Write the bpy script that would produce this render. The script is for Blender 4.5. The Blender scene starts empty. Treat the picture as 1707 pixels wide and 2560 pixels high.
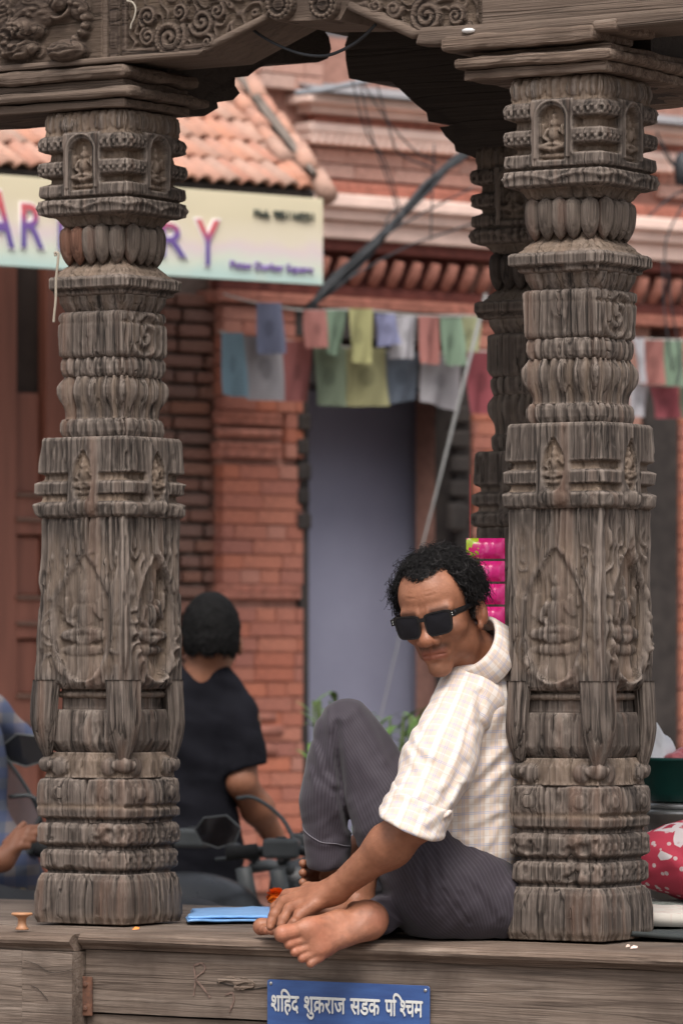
import bpy, bmesh, math, random
import numpy as np
from mathutils import Vector, Matrix

# ------------------------------------------------------------ camera, sky, sun
sc = bpy.context.scene
C = sc.collection
FPX, CX, YH, ZC = 12000.0, 853.5, 1650.0, 0.521      # focal length in photo pixels, horizon row, eye height over the deck
cam = bpy.data.objects.new('camera', bpy.data.cameras.new('camera'))
C.objects.link(cam); sc.camera = cam
cam.location = (0, 0, ZC); cam.rotation_euler = (math.pi/2, 0, 0)
cd = cam.data
cd.sensor_fit = 'VERTICAL'; cd.sensor_height = 36.0; cd.lens = 36.0*FPX/2560
cd.shift_y = (YH-1280)/2560
cd.clip_start = 0.1; cd.clip_end = 500
cd.dof.use_dof = True; cd.dof.focus_distance = 8.98; cd.dof.aperture_fstop = 7.5

SUN_EL, SUN_AZ = math.radians(58), math.radians(2)   # azimuth from -Y (towards the camera), negative = camera left
w = bpy.data.worlds.new('World'); sc.world = w; w.use_nodes = True
nt = w.node_tree; nt.nodes.clear()
sky = nt.nodes.new('ShaderNodeTexSky'); sky.sky_type = 'NISHITA'; sky.sun_disc = False
sky.sun_elevation = SUN_EL; sky.sun_rotation = math.pi + SUN_AZ
sky.dust_density = 6.0; sky.air_density = 1.0; sky.ozone_density = 0.6
hs = nt.nodes.new('ShaderNodeHueSaturation'); hs.inputs['Saturation'].default_value = 0.35
bg = nt.nodes.new('ShaderNodeBackground'); bg.inputs['Strength'].default_value = 0.15
wo = nt.nodes.new('ShaderNodeOutputWorld')
nt.links.new(sky.outputs[0], hs.inputs['Color']); nt.links.new(hs.outputs[0], bg.inputs['Color'])
nt.links.new(bg.outputs[0], wo.inputs['Surface'])
sd = bpy.data.lights.new('sun', 'SUN'); sd.energy = 1.5; sd.angle = math.radians(25); sd.color = (1.0, .955, .90)
so = bpy.data.objects.new('sun', sd); C.objects.link(so)
sdir = Vector((math.sin(SUN_AZ)*math.cos(SUN_EL), -math.cos(SUN_AZ)*math.cos(SUN_EL), math.sin(SUN_EL)))
so.rotation_euler = sdir.to_track_quat('Z', 'Y').to_euler(); so.location = sdir*20
vs = sc.view_settings
vs.view_transform = 'Standard'; vs.look = 'None'; vs.exposure = 0.45; vs.gamma = 1.0; vs.use_curve_mapping = False
sc.cycles.max_bounces = 6; sc.cycles.use_denoising = True

# ------------------------------------------------------------ small helpers
rng = np.random.default_rng(7)
random.seed(7)
R = math.radians

def at(px, py, Y):
    return np.array([(px-CX)/FPX*Y, Y, ZC-(py-YH)/FPX*Y])

def lerp(a, b, t): return a+(b-a)*t
def sstep(e0, e1, x):
    t = np.clip((x-e0)/(e1-e0), 0, 1); return t*t*(3-2*t)

def _h(ix, iy, iz):
    n = (ix.astype(np.int64)*374761393 + iy.astype(np.int64)*668265263 + iz.astype(np.int64)*1274126177) & 0xffffffff
    n = ((n ^ (n >> 13))*1103515245) & 0xffffffff
    n = ((n ^ (n >> 16))*668265263) & 0xffffffff
    return ((n ^ (n >> 15)) & 0xffff)/65535.0
def vnoise(x, y, z=0.0):
    x, y, z = np.broadcast_arrays(np.asarray(x, float), np.asarray(y, float), np.asarray(z, float))
    ix, iy, iz = np.floor(x), np.floor(y), np.floor(z)
    fx, fy, fz = x-ix, y-iy, z-iz
    fx = fx*fx*(3-2*fx); fy = fy*fy*(3-2*fy); fz = fz*fz*(3-2*fz)
    ix, iy, iz = ix.astype(np.int64), iy.astype(np.int64), iz.astype(np.int64)
    r = 0
    for dz in (0, 1):
        wz = fz if dz else 1-fz
        for dy in (0, 1):
            wy = fy if dy else 1-fy
            for dx in (0, 1):
                wx = fx if dx else 1-fx
                r = r + _h(ix+dx, iy+dy, iz+dz)*wx*wy*wz
    return r                                    # 0..1
def fbm(x, y, z=0.0, o=3):
    r = 0; a = .5; t = 0
    for i in range(o):
        r = r + a*vnoise(x*2**i+17*i, y*2**i+5*i, z*2**i); t += a; a *= .5
    return r/t

def mesh_np(name, V, faces):
    """faces: array (n,3) or (n,4), or a list of such arrays"""
    V = np.ascontiguousarray(V, dtype=np.float32)
    if isinstance(faces, np.ndarray): faces = [faces]
    faces = [np.asarray(f, dtype=np.int32) for f in faces if len(f)]
    me = bpy.data.meshes.new(name)
    me.vertices.add(len(V)); me.vertices.foreach_set('co', V.ravel())
    nl = sum(f.size for f in faces); nf = sum(len(f) for f in faces)
    me.loops.add(nl); me.loops.foreach_set('vertex_index', np.concatenate([f.ravel() for f in faces]))
    me.polygons.add(nf)
    tot = np.concatenate([np.full(len(f), f.shape[1], dtype=np.int32) for f in faces])
    st = np.concatenate([[0], np.cumsum(tot)[:-1]]).astype(np.int32)
    me.polygons.foreach_set('loop_start', st); me.polygons.foreach_set('loop_total', tot)
    me.update(calc_edges=True); me.validate()
    return me

def link(name, me, mat=None, parent=None, smooth=False):
    o = bpy.data.objects.new(name, me); C.objects.link(o)
    if parent is not None: o.parent = parent
    if mat is not None and me is not None and not me.materials: me.materials.append(mat)
    if smooth: me.polygons.foreach_set('use_smooth', np.ones(len(me.polygons), dtype=bool))
    return o
def mk(name, V, faces, mat, parent=None, smooth=False):
    return link(name, mesh_np(name, V, faces), mat, parent, smooth)
def pyd(name, V, F, mat, parent=None, smooth=False):
    me = bpy.data.meshes.new(name); me.from_pydata([tuple(map(float, v)) for v in V], [], [tuple(int(i) for i in f) for f in F]); me.update()
    return link(name, me, mat, parent, smooth)
def attr(me, name, data):
    a = me.attributes.new(name, 'FLOAT_VECTOR', 'POINT')
    a.data.foreach_set('vector', np.ascontiguousarray(data, dtype=np.float32).ravel())
def empty(name, loc=(0, 0, 0), rz=0.0):
    o = bpy.data.objects.new(name, None); C.objects.link(o)
    o.location = tuple(float(v) for v in loc); o.rotation_euler = (0, 0, rz); o.empty_display_size = .05
    return o
def tag(o, label=None, cat=None, group=None, kind=None):
    if label: o['label'] = label
    if cat: o['category'] = cat
    if group: o['group'] = group
    if kind: o['kind'] = kind
    return o
def copy_tree(o, parent=None):
    c = o.copy(); C.objects.link(c); c.parent = parent
    for ch in [x for x in o.children]: copy_tree(ch, c)
    return c

class MB:
    """collects simple solids"""
    def __init__(s): s.V = []; s.F = []
    def add(s, V, F):
        n = len(s.V); s.V += [tuple(map(float, v)) for v in V]; s.F += [tuple(int(i)+n for i in f) for f in F]; return s
    def box(s, x0, x1, y0, y1, z0, z1):
        V = [(x, y, z) for x in (x0, x1) for y in (y0, y1) for z in (z0, z1)]
        return s.add(V, [(0, 1, 3, 2), (4, 6, 7, 5), (0, 4, 5, 1), (2, 3, 7, 6), (0, 2, 6, 4), (1, 5, 7, 3)])
    def prism(s, poly, y0, y1):
        """poly in (x,z), extruded along y"""
        n = len(poly); V = [(x, y0, z) for x, z in poly]+[(x, y1, z) for x, z in poly]
        F = [tuple(range(n)), tuple(range(2*n-1, n-1, -1))]+[(i, i+n, (i+1) % n+n, (i+1) % n) for i in range(n)]
        return s.add(V, F)
    def tube(s, pts, rad, n=8, cap=True):
        V, F = tube(pts, rad, n, cap); return s.add(V, F)
    def lathe(s, prof, n=20, c=(0, 0, 0)):
        V = []; F = []
        for r, z in prof:
            for k in range(n):
                a = 2*math.pi*k/n; V.append((c[0]+r*math.cos(a), c[1]+r*math.sin(a), c[2]+z))
        for i in range(len(prof)-1):
            for k in range(n):
                F.append((i*n+k, i*n+(k+1) % n, (i+1)*n+(k+1) % n, (i+1)*n+k))
        F.append(tuple(range(n-1, -1, -1))); F.append(tuple(range((len(prof)-1)*n, len(prof)*n)))
        return s.add(V, F)
    def build(s, name, mat, parent=None, smooth=False, bevel=0.0, seg=2):
        me = bpy.data.meshes.new(name); me.from_pydata(s.V, [], s.F); me.update()
        bm = bmesh.new(); bm.from_mesh(me); bmesh.ops.recalc_face_normals(bm, faces=bm.faces)
        if bevel > 0:
            bmesh.ops.bevel(bm, geom=[e for e in bm.edges if e.is_manifold and e.calc_face_angle(0) > .5], offset=bevel, segments=seg, affect='EDGES', profile=.5)
        bm.to_mesh(me); bm.free()
        return link(name, me, mat, parent, smooth)

def tube(pts, rad, n=8, cap=True):
    pts = [np.array(p, float) for p in pts]
    if np.isscalar(rad): rad = [rad]*len(pts)
    V = []; F = []; up = None
    for i, p in enumerate(pts):
        t = pts[min(i+1, len(pts)-1)]-pts[max(i-1, 0)]; t = t/(np.linalg.norm(t)+1e-12)
        if up is None:
            up = np.array([0, 0, 1.]) if abs(t[2]) < .9 else np.array([1., 0, 0])
        u = up-t*up.dot(t); u /= np.linalg.norm(u)+1e-12; v = np.cross(t, u); up = u
        for k in range(n):
            a = 2*math.pi*k/n; V.append(p+rad[i]*(math.cos(a)*u+math.sin(a)*v))
    for i in range(len(pts)-1):
        for k in range(n):
            F.append((i*n+k, i*n+(k+1) % n, (i+1)*n+(k+1) % n, (i+1)*n+k))
    if cap:
        F.append(tuple(range(n-1, -1, -1))); F.append(tuple(range((len(pts)-1)*n, len(pts)*n)))
    return V, F
def spline(pts, n=8):
    pts = [np.array(p, float) for p in pts]; out = []
    P = [2*pts[0]-pts[1]]+pts+[2*pts[-1]-pts[-2]]
    for i in range(1, len(P)-2):
        for k in range(n):
            t = k/n
            out.append(.5*((2*P[i])+(-P[i-1]+P[i+1])*t+(2*P[i-1]-5*P[i]+4*P[i+1]-P[i+2])*t*t+(-P[i-1]+3*P[i]-3*P[i+1]+P[i+2])*t**3))
    out.append(pts[-1]); return out

# ------------------------------------------------------------ signed distance modelling (people, cloth)
def cone(P, a, b, r1, r2):
    a = np.asarray(a, float); b = np.asarray(b, float); ab = b-a
    t = np.clip(((P-a)@ab)/(ab@ab), 0, 1)
    return np.linalg.norm(P-a-t[..., None]*ab, axis=-1)-(r1+(r2-r1)*t)
def ell(P, c, r, M=None):
    q = P-np.asarray(c, float)
    if M is not None: q = q@np.asarray(M)
    r = np.asarray(r, float); k0 = np.linalg.norm(q/r, axis=-1); k1 = np.linalg.norm(q/(r*r), axis=-1)
    return k0*(k0-1)/(k1+1e-9)
def smin(a, b, k):
    h = np.clip(.5+.5*(b-a)/k, 0, 1); return b+(a-b)*h-k*h*(1-h)
def smax(a, b, k): return -smin(-a, -b, k)
def union(k, *ds):
    d = ds[0]
    for e in ds[1:]: d = smin(d, e, k)
    return d
def nets(f, lo, hi, h):
    lo = np.asarray(lo, float); hi = np.asarray(hi, float)
    n = np.ceil((hi-lo)/h).astype(int)+1
    ax = [lo[i]+h*np.arange(n[i]) for i in range(3)]
    P = np.stack(np.meshgrid(*ax, indexing='ij'), -1)
    B = 5; nb = -(-n//B); bc = np.stack(np.meshgrid(*[lo[i]+h*(np.arange(nb[i])*B+(B-1)/2) for i in range(3)], indexing='ij'), -1)
    dc = f(bc)                                       # coarse pass, then only the blocks near the surface
    act = np.abs(dc) < h*B*1.0+.016
    D = np.repeat(np.repeat(np.repeat(np.where(dc < 0, -1., 1.), B, 0), B, 1), B, 2)[:n[0], :n[1], :n[2]].copy()
    M = np.repeat(np.repeat(np.repeat(act, B, 0), B, 1), B, 2)[:n[0], :n[1], :n[2]]
    ii = np.argwhere(M); pts = P[M]; val = np.empty(len(pts))
    for i0 in range(0, len(pts), 200000): val[i0:i0+200000] = f(pts[i0:i0+200000])
    D[M] = val
    S = D < 0
    c = np.zeros(tuple(n-1), int)
    for dx in (0, 1):
        for dy in (0, 1):
            for dz in (0, 1):
                c += S[dx:n[0]-1+dx, dy:n[1]-1+dy, dz:n[2]-1+dz]
    act = np.argwhere((c > 0) & (c < 8))
    idx = -np.ones(tuple(n-1), int); idx[tuple(act.T)] = np.arange(len(act))
    acc = np.zeros((len(act), 3)); cnt = np.zeros(len(act))
    cor = np.array([[i, j, k] for i in (0, 1) for j in (0, 1) for k in (0, 1)])
    for i in range(8):
        for j in range(i+1, 8):
            if np.abs(cor[i]-cor[j]).sum() != 1: continue
            A = act+cor[i]; B = act+cor[j]
            da = D[tuple(A.T)]; db = D[tuple(B.T)]
            m = (da < 0) != (db < 0)
            t = np.where(m, da/(da-db+1e-20), 0)[:, None]
            acc += np.where(m[:, None], A+(B-A)*t, 0); cnt += m
    V = lo+h*acc/cnt[:, None]
    Q = []
    for a in range(3):
        b, c2 = (a+1) % 3, (a+2) % 3
        sl0 = [slice(None)]*3; sl1 = [slice(None)]*3
        sl0[a] = slice(0, n[a]-1); sl1[a] = slice(1, n[a])
        e = np.argwhere(S[tuple(sl0)] != S[tuple(sl1)])
        e = e[(e[:, b] > 0) & (e[:, c2] > 0) & (e[:, b] < n[b]-1) & (e[:, c2] < n[c2]-1)]
        eb = np.zeros(3, int); eb[b] = 1; ec = np.zeros(3, int); ec[c2] = 1
        q = np.stack([idx[tuple((e-eb-ec).T)], idx[tuple((e-ec).T)], idx[tuple(e.T)], idx[tuple((e-eb).T)]], 1)
        flip = ~S[tuple(e.T)]
        q[flip] = q[flip][:, ::-1]; Q.append(q)
    return V, np.concatenate(Q)
def relax(V, Q, it=2, lam=.5):
    for _ in range(it):
        acc = np.zeros_like(V); cnt = np.zeros(len(V))
        for i in range(4):
            a = Q[:, i]; b = Q[:, (i+1) % 4]
            np.add.at(acc, a, V[b]); np.add.at(cnt, a, 1); np.add.at(acc, b, V[a]); np.add.at(cnt, b, 1)
        V = V+lam*(acc/np.maximum(cnt, 1)[:, None]-V)
    return V

# ------------------------------------------------------------ materials
MATS = {}
def lin(r, g, b):
    f = lambda c: ((c/255+.055)/1.055)**2.4 if c/255 > .04045 else c/255/12.92
    return (f(r), f(g), f(b), 1)
class NT:
    def __init__(s, name):
        s.m = bpy.data.materials.new(name); s.m.use_nodes = True; s.t = s.m.node_tree; s.t.nodes.clear()
        s.out = s.n('ShaderNodeOutputMaterial'); s.b = s.n('ShaderNodeBsdfPrincipled'); s.l(s.b.outputs[0], s.out.inputs['Surface'])
        MATS[name] = s.m
    def n(s, t, **kw):
        x = s.t.nodes.new(t)
        for k, v in kw.items(): setattr(x, k, v)
        return x
    def l(s, a, b): s.t.links.new(a, b)
    def set(s, **kw):
        for k, v in kw.items():
            k = k.replace('_', ' ')
            i = s.b.inputs[k]
            if hasattr(v, 'node') or isinstance(v, bpy.types.NodeSocket): s.l(v, i)
            else: i.default_value = v
        return s
    def coord(s, kind='Object', scale=(1, 1, 1), rot=(0, 0, 0)):
        if kind == 'rand':
            return s.n('ShaderNodeObjectInfo').outputs['Random']
        tc = s.n('ShaderNodeTexCoord'); mp = s.n('ShaderNodeMapping'); mp.inputs['Scale'].default_value = scale; mp.inputs['Rotation'].default_value = rot
        s.l(tc.outputs[kind], mp.inputs['Vector']); return mp.outputs[0]
    def attr(s, name, scale=(1, 1, 1)):
        a = s.n('ShaderNodeAttribute', attribute_name=name); mp = s.n('ShaderNodeMapping'); mp.inputs['Scale'].default_value = scale
        s.l(a.outputs['Vector'], mp.inputs['Vector']); return mp.outputs[0]
    def noise(s, vec, scale=5, detail=4, rough=.55, dist=0.0):
        x = s.n('ShaderNodeTexNoise'); x.inputs['Scale'].default_value = scale; x.inputs['Detail'].default_value = detail
        x.inputs['Roughness'].default_value = rough; x.inputs['Distortion'].default_value = dist
        if vec is not None: s.l(vec, x.inputs['Vector'])
        return x.outputs['Fac']
    def ramp(s, fac, stops, interp='LINEAR'):
        x = s.n('ShaderNodeValToRGB'); e = x.color_ramp.elements; x.color_ramp.interpolation = interp
        while len(e) < len(stops): e.new(.5)
        for i, (p, c) in enumerate(stops):
            e[i].position = p; e[i].color = c if not np.isscalar(c) else (c, c, c, 1)
        s.l(fac, x.inputs['Fac']); return x.outputs['Color']
    def mix(s, fac, a, b, mode='MIX'):
        x = s.n('ShaderNodeMix', data_type='RGBA', blend_type=mode)
        for sock, v in ((x.inputs[0], fac), (x.inputs[6], a), (x.inputs[7], b)):
            if isinstance(v, bpy.types.NodeSocket): s.l(v, sock)
            else: sock.default_value = v
        return x.outputs[2]
    def math(s, op, a, b=None, c=None):
        x = s.n('ShaderNodeMath', operation=op)
        for i, v in enumerate((a, b, c)):
            if v is None: continue
            if isinstance(v, bpy.types.NodeSocket): s.l(v, x.inputs[i])
            else: x.inputs[i].default_value = v
        return x.outputs[0]
    def sep(s, vec):
        x = s.n('ShaderNodeSeparateXYZ'); s.l(vec, x.inputs[0]); return x.outputs
    def bump(s, h, strength=.3, dist=.01):
        x = s.n('ShaderNodeBump'); x.inputs['Strength'].default_value = strength; x.inputs['Distance'].default_value = dist
        s.l(h, x.inputs['Height']); s.l(x.outputs[0], s.b.inputs['Normal']); return s

def plain(name, col, rough=.6, metal=0.0, var=.12, scale=20, bump=0.0, spec=.4, hue=None):
    t = NT(name); v = t.coord('Object'); n = t.noise(v, scale, 4)
    c0 = tuple(c*(1-var) for c in col[:3])+(1,); c1 = tuple(min(1, c*(1+var)) for c in col[:3])+(1,)
    t.set(Base_Color=t.ramp(n, [(.3, c0), (.7, c1)]), Roughness=rough, Metallic=metal)
    t.b.inputs['Specular IOR Level'].default_value = spec
    if bump: t.bump(n, bump, .005)
    return t.m

def wood(name, axis, dark, mid, light, dust=None, fine=1.0, streak=.38, red=None):
    """weathered timber, grain along an object axis"""
    t = NT(name)
    sc1 = [42, 42, 42]; sc1[axis] = 1.8; sc2 = [260, 260, 260]; sc2[axis] = 7; sc4 = [120, 120, 120]; sc4[axis] = 2.2
    v1 = t.coord('Object', sc1); v2 = t.coord('Object', sc2); v3 = t.coord('Object'); v4 = t.coord('Object', sc4)
    n1 = t.noise(v1, 1.0, 5, .65, .8); n2 = t.noise(v2, 1.0, 4, .65, .4); n3 = t.noise(v3, 6, 4, .6); n6 = t.noise(v4, 1.0, 4, .6, .5)
    col = t.ramp(n1, [(.30, dark), (.5, mid), (.70, light)])
    col = t.mix(t.ramp(n6, [(.52, 0), (.68, .28)]), col, light)
    col = t.mix(t.ramp(n2, [(.36, streak), (.56, 0)]), col, tuple(c*.30 for c in dark[:3])+(1,))
    col = t.mix(t.ramp(n6, [(.28, .4), (.40, 0)]), col, tuple(c*.35 for c in dark[:3])+(1,))
    col = t.mix(t.ramp(n3, [(.42, 0), (.66, .72)]), col, tuple(c*.9 for c in dark[:3])+(1,))
    n7 = t.noise(t.coord('Object', [26 if k != axis else .9 for k in range(3)]), 1.0, 3, .5, .3)   # long drying cracks
    cr_ = t.ramp(t.math('ABSOLUTE', t.math('SUBTRACT', n7, .5)), [(.004, .7 if dust is not None else .30), (.020, 0)]); col = t.mix(cr_, col, tuple(c*.2 for c in dark[:3])+(1,))
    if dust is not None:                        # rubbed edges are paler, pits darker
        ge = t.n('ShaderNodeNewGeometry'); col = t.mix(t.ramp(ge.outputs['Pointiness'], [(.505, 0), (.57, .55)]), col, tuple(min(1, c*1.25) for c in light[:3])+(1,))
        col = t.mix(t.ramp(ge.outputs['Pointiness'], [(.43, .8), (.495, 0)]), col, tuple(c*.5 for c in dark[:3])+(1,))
    if red is not None:
        n5 = t.noise(v1, .6, 3, .5); col = t.mix(t.ramp(n5, [(.55, 0), (.75, .5)]), col, red)
    if dust is not None:                        # pale street dust lying in the carving
        a = t.n('ShaderNodeAttribute', attribute_name='dust'); n4 = t.noise(v3, 14, 4)
        f = t.math('MULTIPLY', a.outputs['Fac'], t.ramp(n4, [(.3, .35), (.65, 1)]))
        col = t.mix(f, col, dust)
    t.set(Base_Color=col, Roughness=.82); t.b.inputs['Specular IOR Level'].default_value = .25
    h = t.math('ADD', t.math('MULTIPLY', n2, .7), t.math('ADD', t.math('MULTIPLY', n1, .6), t.math('MULTIPLY', n6, .9)))
    h = t.math('SUBTRACT', h, t.math('MULTIPLY', cr_, .8)); t.bump(h, .8*fine, .005)
    return t.m

# ------------------------------------------------------------ ground
t = NT('paving'); v = t.coord('Object'); br = t.n('ShaderNodeTexBrick'); t.l(v, br.inputs['Vector']); br.inputs['Scale'].default_value = 2.2
br.inputs['Color1'].default_value = (.16, .12, .10, 1); br.inputs['Color2'].default_value = (.22, .15, .12, 1); br.inputs['Mortar'].default_value = (.08, .07, .065, 1)
t.set(Base_Color=t.mix(t.noise(v, 3), br.outputs['Color'], (.13, .12, .11, 1)), Roughness=.9); t.bump(br.outputs['Fac'], -.3, .01)
GZ = -0.95
o = mk('street_ground', [(-120, -60, GZ), (120, -60, GZ), (120, 180, GZ), (-120, 180, GZ)], np.array([[0, 1, 2, 3]]), MATS['paving']); tag(o, 'brick paved street ground behind the wooden platform', kind='structure')

# ------------------------------------------------------------ pavilion frame: a to the right along the front, b inwards, z up
PHI = R(32); PD = np.array([math.cos(PHI), -math.sin(PHI)]); PN = np.array([math.sin(PHI), math.cos(PHI)])
PR0 = np.array([(1450-CX)/FPX*9.0, 9.0])                    # axis of the right front pillar
SPAN, DEPTH = 1.0638, 1.33
def pav(px, py, b):
    """pixel to (a,z) on the vertical plane b = const of the pavilion"""
    k = (px-CX)/FPX
    P0 = PR0+b*PN                                     # P0 + a*PD = (k*Y, Y)
    a = (k*P0[1]-P0[0])/(PD[0]-k*PD[1]); Y = P0[1]+a*PD[1]
    return a, ZC-(py-YH)/FPX*Y
def pw(a, b, z): p = PR0+a*PD+b*PN; return np.array([p[0], p[1], z])
PROT = -PHI

DK, MD, LT = (.034, .027, .023, 1), (.134, .105, .088, 1), (.265, .218, .186, 1)
DUST = (.215, .155, .112, 1)
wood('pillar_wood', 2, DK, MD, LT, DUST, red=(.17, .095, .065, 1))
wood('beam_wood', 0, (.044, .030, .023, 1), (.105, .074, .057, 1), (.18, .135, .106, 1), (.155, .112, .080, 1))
wood('plank_wood', 0, (.085, .058, .043, 1), (.190, .136, .104, 1), (.32, .250, .20, 1), None, 1.0, .4)
wood('old_plank_wood', 0, (.085, .062, .049, 1), (.180, .136, .108, 1), (.26, .207, .17, 1), None, .7, .28)
wood('soot_wood', 0, (.018, .014, .012, 1), (.034, .027, .023, 1), (.06, .048, .04, 1), (.06, .05, .04, 1))  # darker copy of the beam wood, shade under the roof put into its colour
wood('soot_wood_upright', 2, (.06, .048, .041, 1), (.14, .11, .092, 1), (.23, .19, .16, 1), (.20, .155, .12, 1))  # rear pillar timber, about as light as the front pillars

# ---- relief helpers: x across the face in metres, z height
def seg(x, z, ax, az, bx, bz):
    dx, dz = bx-ax, bz-az; t = np.clip(((x-ax)*dx+(z-az)*dz)/(dx*dx+dz*dz+1e-12), 0, 1)
    return np.hypot(x-ax-t*dx, z-az-t*dz)
def dome(d, r, h): return h*np.sqrt(np.clip(1-(d/r)**2, 0, 1))
def blob(x, z, cx, cz, rx, rz, h): return h*np.sqrt(np.clip(1-((x-cx)/rx)**2-((z-cz)/rz)**2, 0, 1))
def limb(x, z, pts, r, h):
    d = np.full_like(x, 9.)
    for (a, b), (c, e) in zip(pts[:-1], pts[1:]): d = np.minimum(d, seg(x, z, a, b, c, e))
    return dome(d, r, h)
def deity(x, z, cx, cz, s, h):
    """seated figure with halo, about 2*s tall"""
    X = (x-cx)/s; Z = (z-cz)/s; r = np.zeros_like(x)
    for f in (blob(X, Z, 0, .62, .19, .24, .8), blob(X, Z, 0, .92, .10, .18, .6), blob(X, Z, 0, .12, .27, .40, 1.0),
              limb(X, Z, [(-.28, .34), (-.48, .0), (-.18, -.18)], .11, .7), limb(X, Z, [(.28, .34), (.52, .1), (.44, .48)], .11, .7),
              limb(X, Z, [(-.1, -.3), (-.58, -.42), (.12, -.56)], .15, .9), limb(X, Z, [(.1, -.3), (.58, -.42), (-.12, -.56)], .15, .9),
              blob(X, Z, 0, -.82, .72, .16, .6), limb(X, Z, [(-.55, .55), (-.62, .1)], .10, .5), limb(X, Z, [(.60, .70), (.66, .35)], .09, .5)):
        r = np.maximum(r, f)
    return r*h
def ogee(x, z, cx, cz, wd, ht):
    """signed distance-ish to a pointed arch opening"""
    Z = np.clip((z-cz)/ht, -1, 1.2)
    half = np.where(Z < 0, wd*np.sqrt(np.clip(1-Z*Z, 0, 1)), wd*np.clip(1-Z, 0, 1)**.75*(1+.25*np.sin(np.pi*np.clip(Z, 0, 1))))
    return np.abs(x-cx)-half

def section(name, zs, hs, relief, parent, mat, nper=64, round_=0.0, lean=None, seed=0, dz=.0025, jag=0.0, grain=.0012):
    """a tier of a square carved pillar: zs/hs give the half width profile; relief(s,x,z,face) pushes the face out"""
    z0, z1 = zs[0], zs[-1]; nz = max(3, int((z1-z0)/dz)+1)
    z = np.linspace(z0, z1, nz); h = np.interp(z, zs, hs)
    s = (np.arange(nper)+.0)/nper*2-1
    rows = []; dus = []
    for k in range(4):
        S, Z = np.meshgrid(s, z); H = np.repeat(h[:, None], nper, 1); X = S*H
        D, du = relief(S, X, Z, k) if relief is not None else (np.zeros_like(X), np.zeros_like(X))
        so = seed*13.7+k*5.1
        th = np.arctan(S)+k*1.5708
        g1 = fbm(S*H*95+so, Z*3.6+so, so, 3); g2 = vnoise(S*H*300+so, Z*14, so); pit = np.clip(fbm(S*H*70+so, Z*26+so, so+7, 2)-.62, 0, 1)
        lump = fbm(S*H*18+so, Z*9, so+3, 2)-.5
        crack = np.clip(.34-np.abs(vnoise(S*H*45+so*2, Z*1.3, so+9)-.5)*3.2, 0, 1)*np.clip(vnoise(S*7+so, Z*4, so)*2-.7, 0, 1)
        D = D+grain*(1.35*(g1-.5)+.9*(g2-.5))*2+.005*lump-crack*.014*(grain/.0012)-pit*.020
        if jag: D = D-jag*np.clip(fbm(S*H*30+so, Z*22, so+5)-.55, 0, 1)
        p = 10 if round_ == 0 else max(1.6, 8*(1-round_)+1.2)
        nx = np.sign(S)*np.abs(S)**p
        # corner rounding
        cr = 1-(.045+.35*round_)*np.abs(S)**(6 if round_ < .4 else 3)
        x = (X+nx*D)*cr; y = (H+D)*cr
        c, sn = [(1, 0), (0, 1), (-1, 0), (0, -1)][k]
        # face 0 looks to -y (the street), then +x, +y, -x
        wx = x*c+y*sn; wy = x*sn-y*c
        rows.append(np.stack([wx, wy, Z], -1)); dus.append(du)
    P = np.concatenate(rows, 1); n = P.shape[1]; DU = np.concatenate(dus, 1)
    if lean is not None: P = lean(P)
    V = P.reshape(-1, 3)
    i, j = np.meshgrid(np.arange(nz-1), np.arange(n), indexing='ij')
    Q = np.stack([i*n+j, i*n+(j+1) % n, (i+1)*n+(j+1) % n, (i+1)*n+j], -1).reshape(-1, 4)
    cb = V[:n].mean(0); ct = V[-n:].mean(0); V = np.vstack([V, cb, ct]); nb = len(V)-2
    jj = np.arange(n)
    T = np.concatenate([np.stack([np.full(n, nb), (jj+1) % n, jj], -1), np.stack([np.full(n, nb+1), (nz-1)*n+jj, (nz-1)*n+(jj+1) % n], -1)])
    me = mesh_np(name, V, [Q, T])
    a = me.attributes.new('dust', 'FLOAT', 'POINT'); a.data.foreach_set('value', np.concatenate([np.clip(DU, 0, 1).ravel(), [0, 0]]).astype(np.float32))
    return link(name, me, mat, parent, True)

def mould(z, stops):
    zz, vv = zip(*stops); return np.interp(z, zz, vv)

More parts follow.
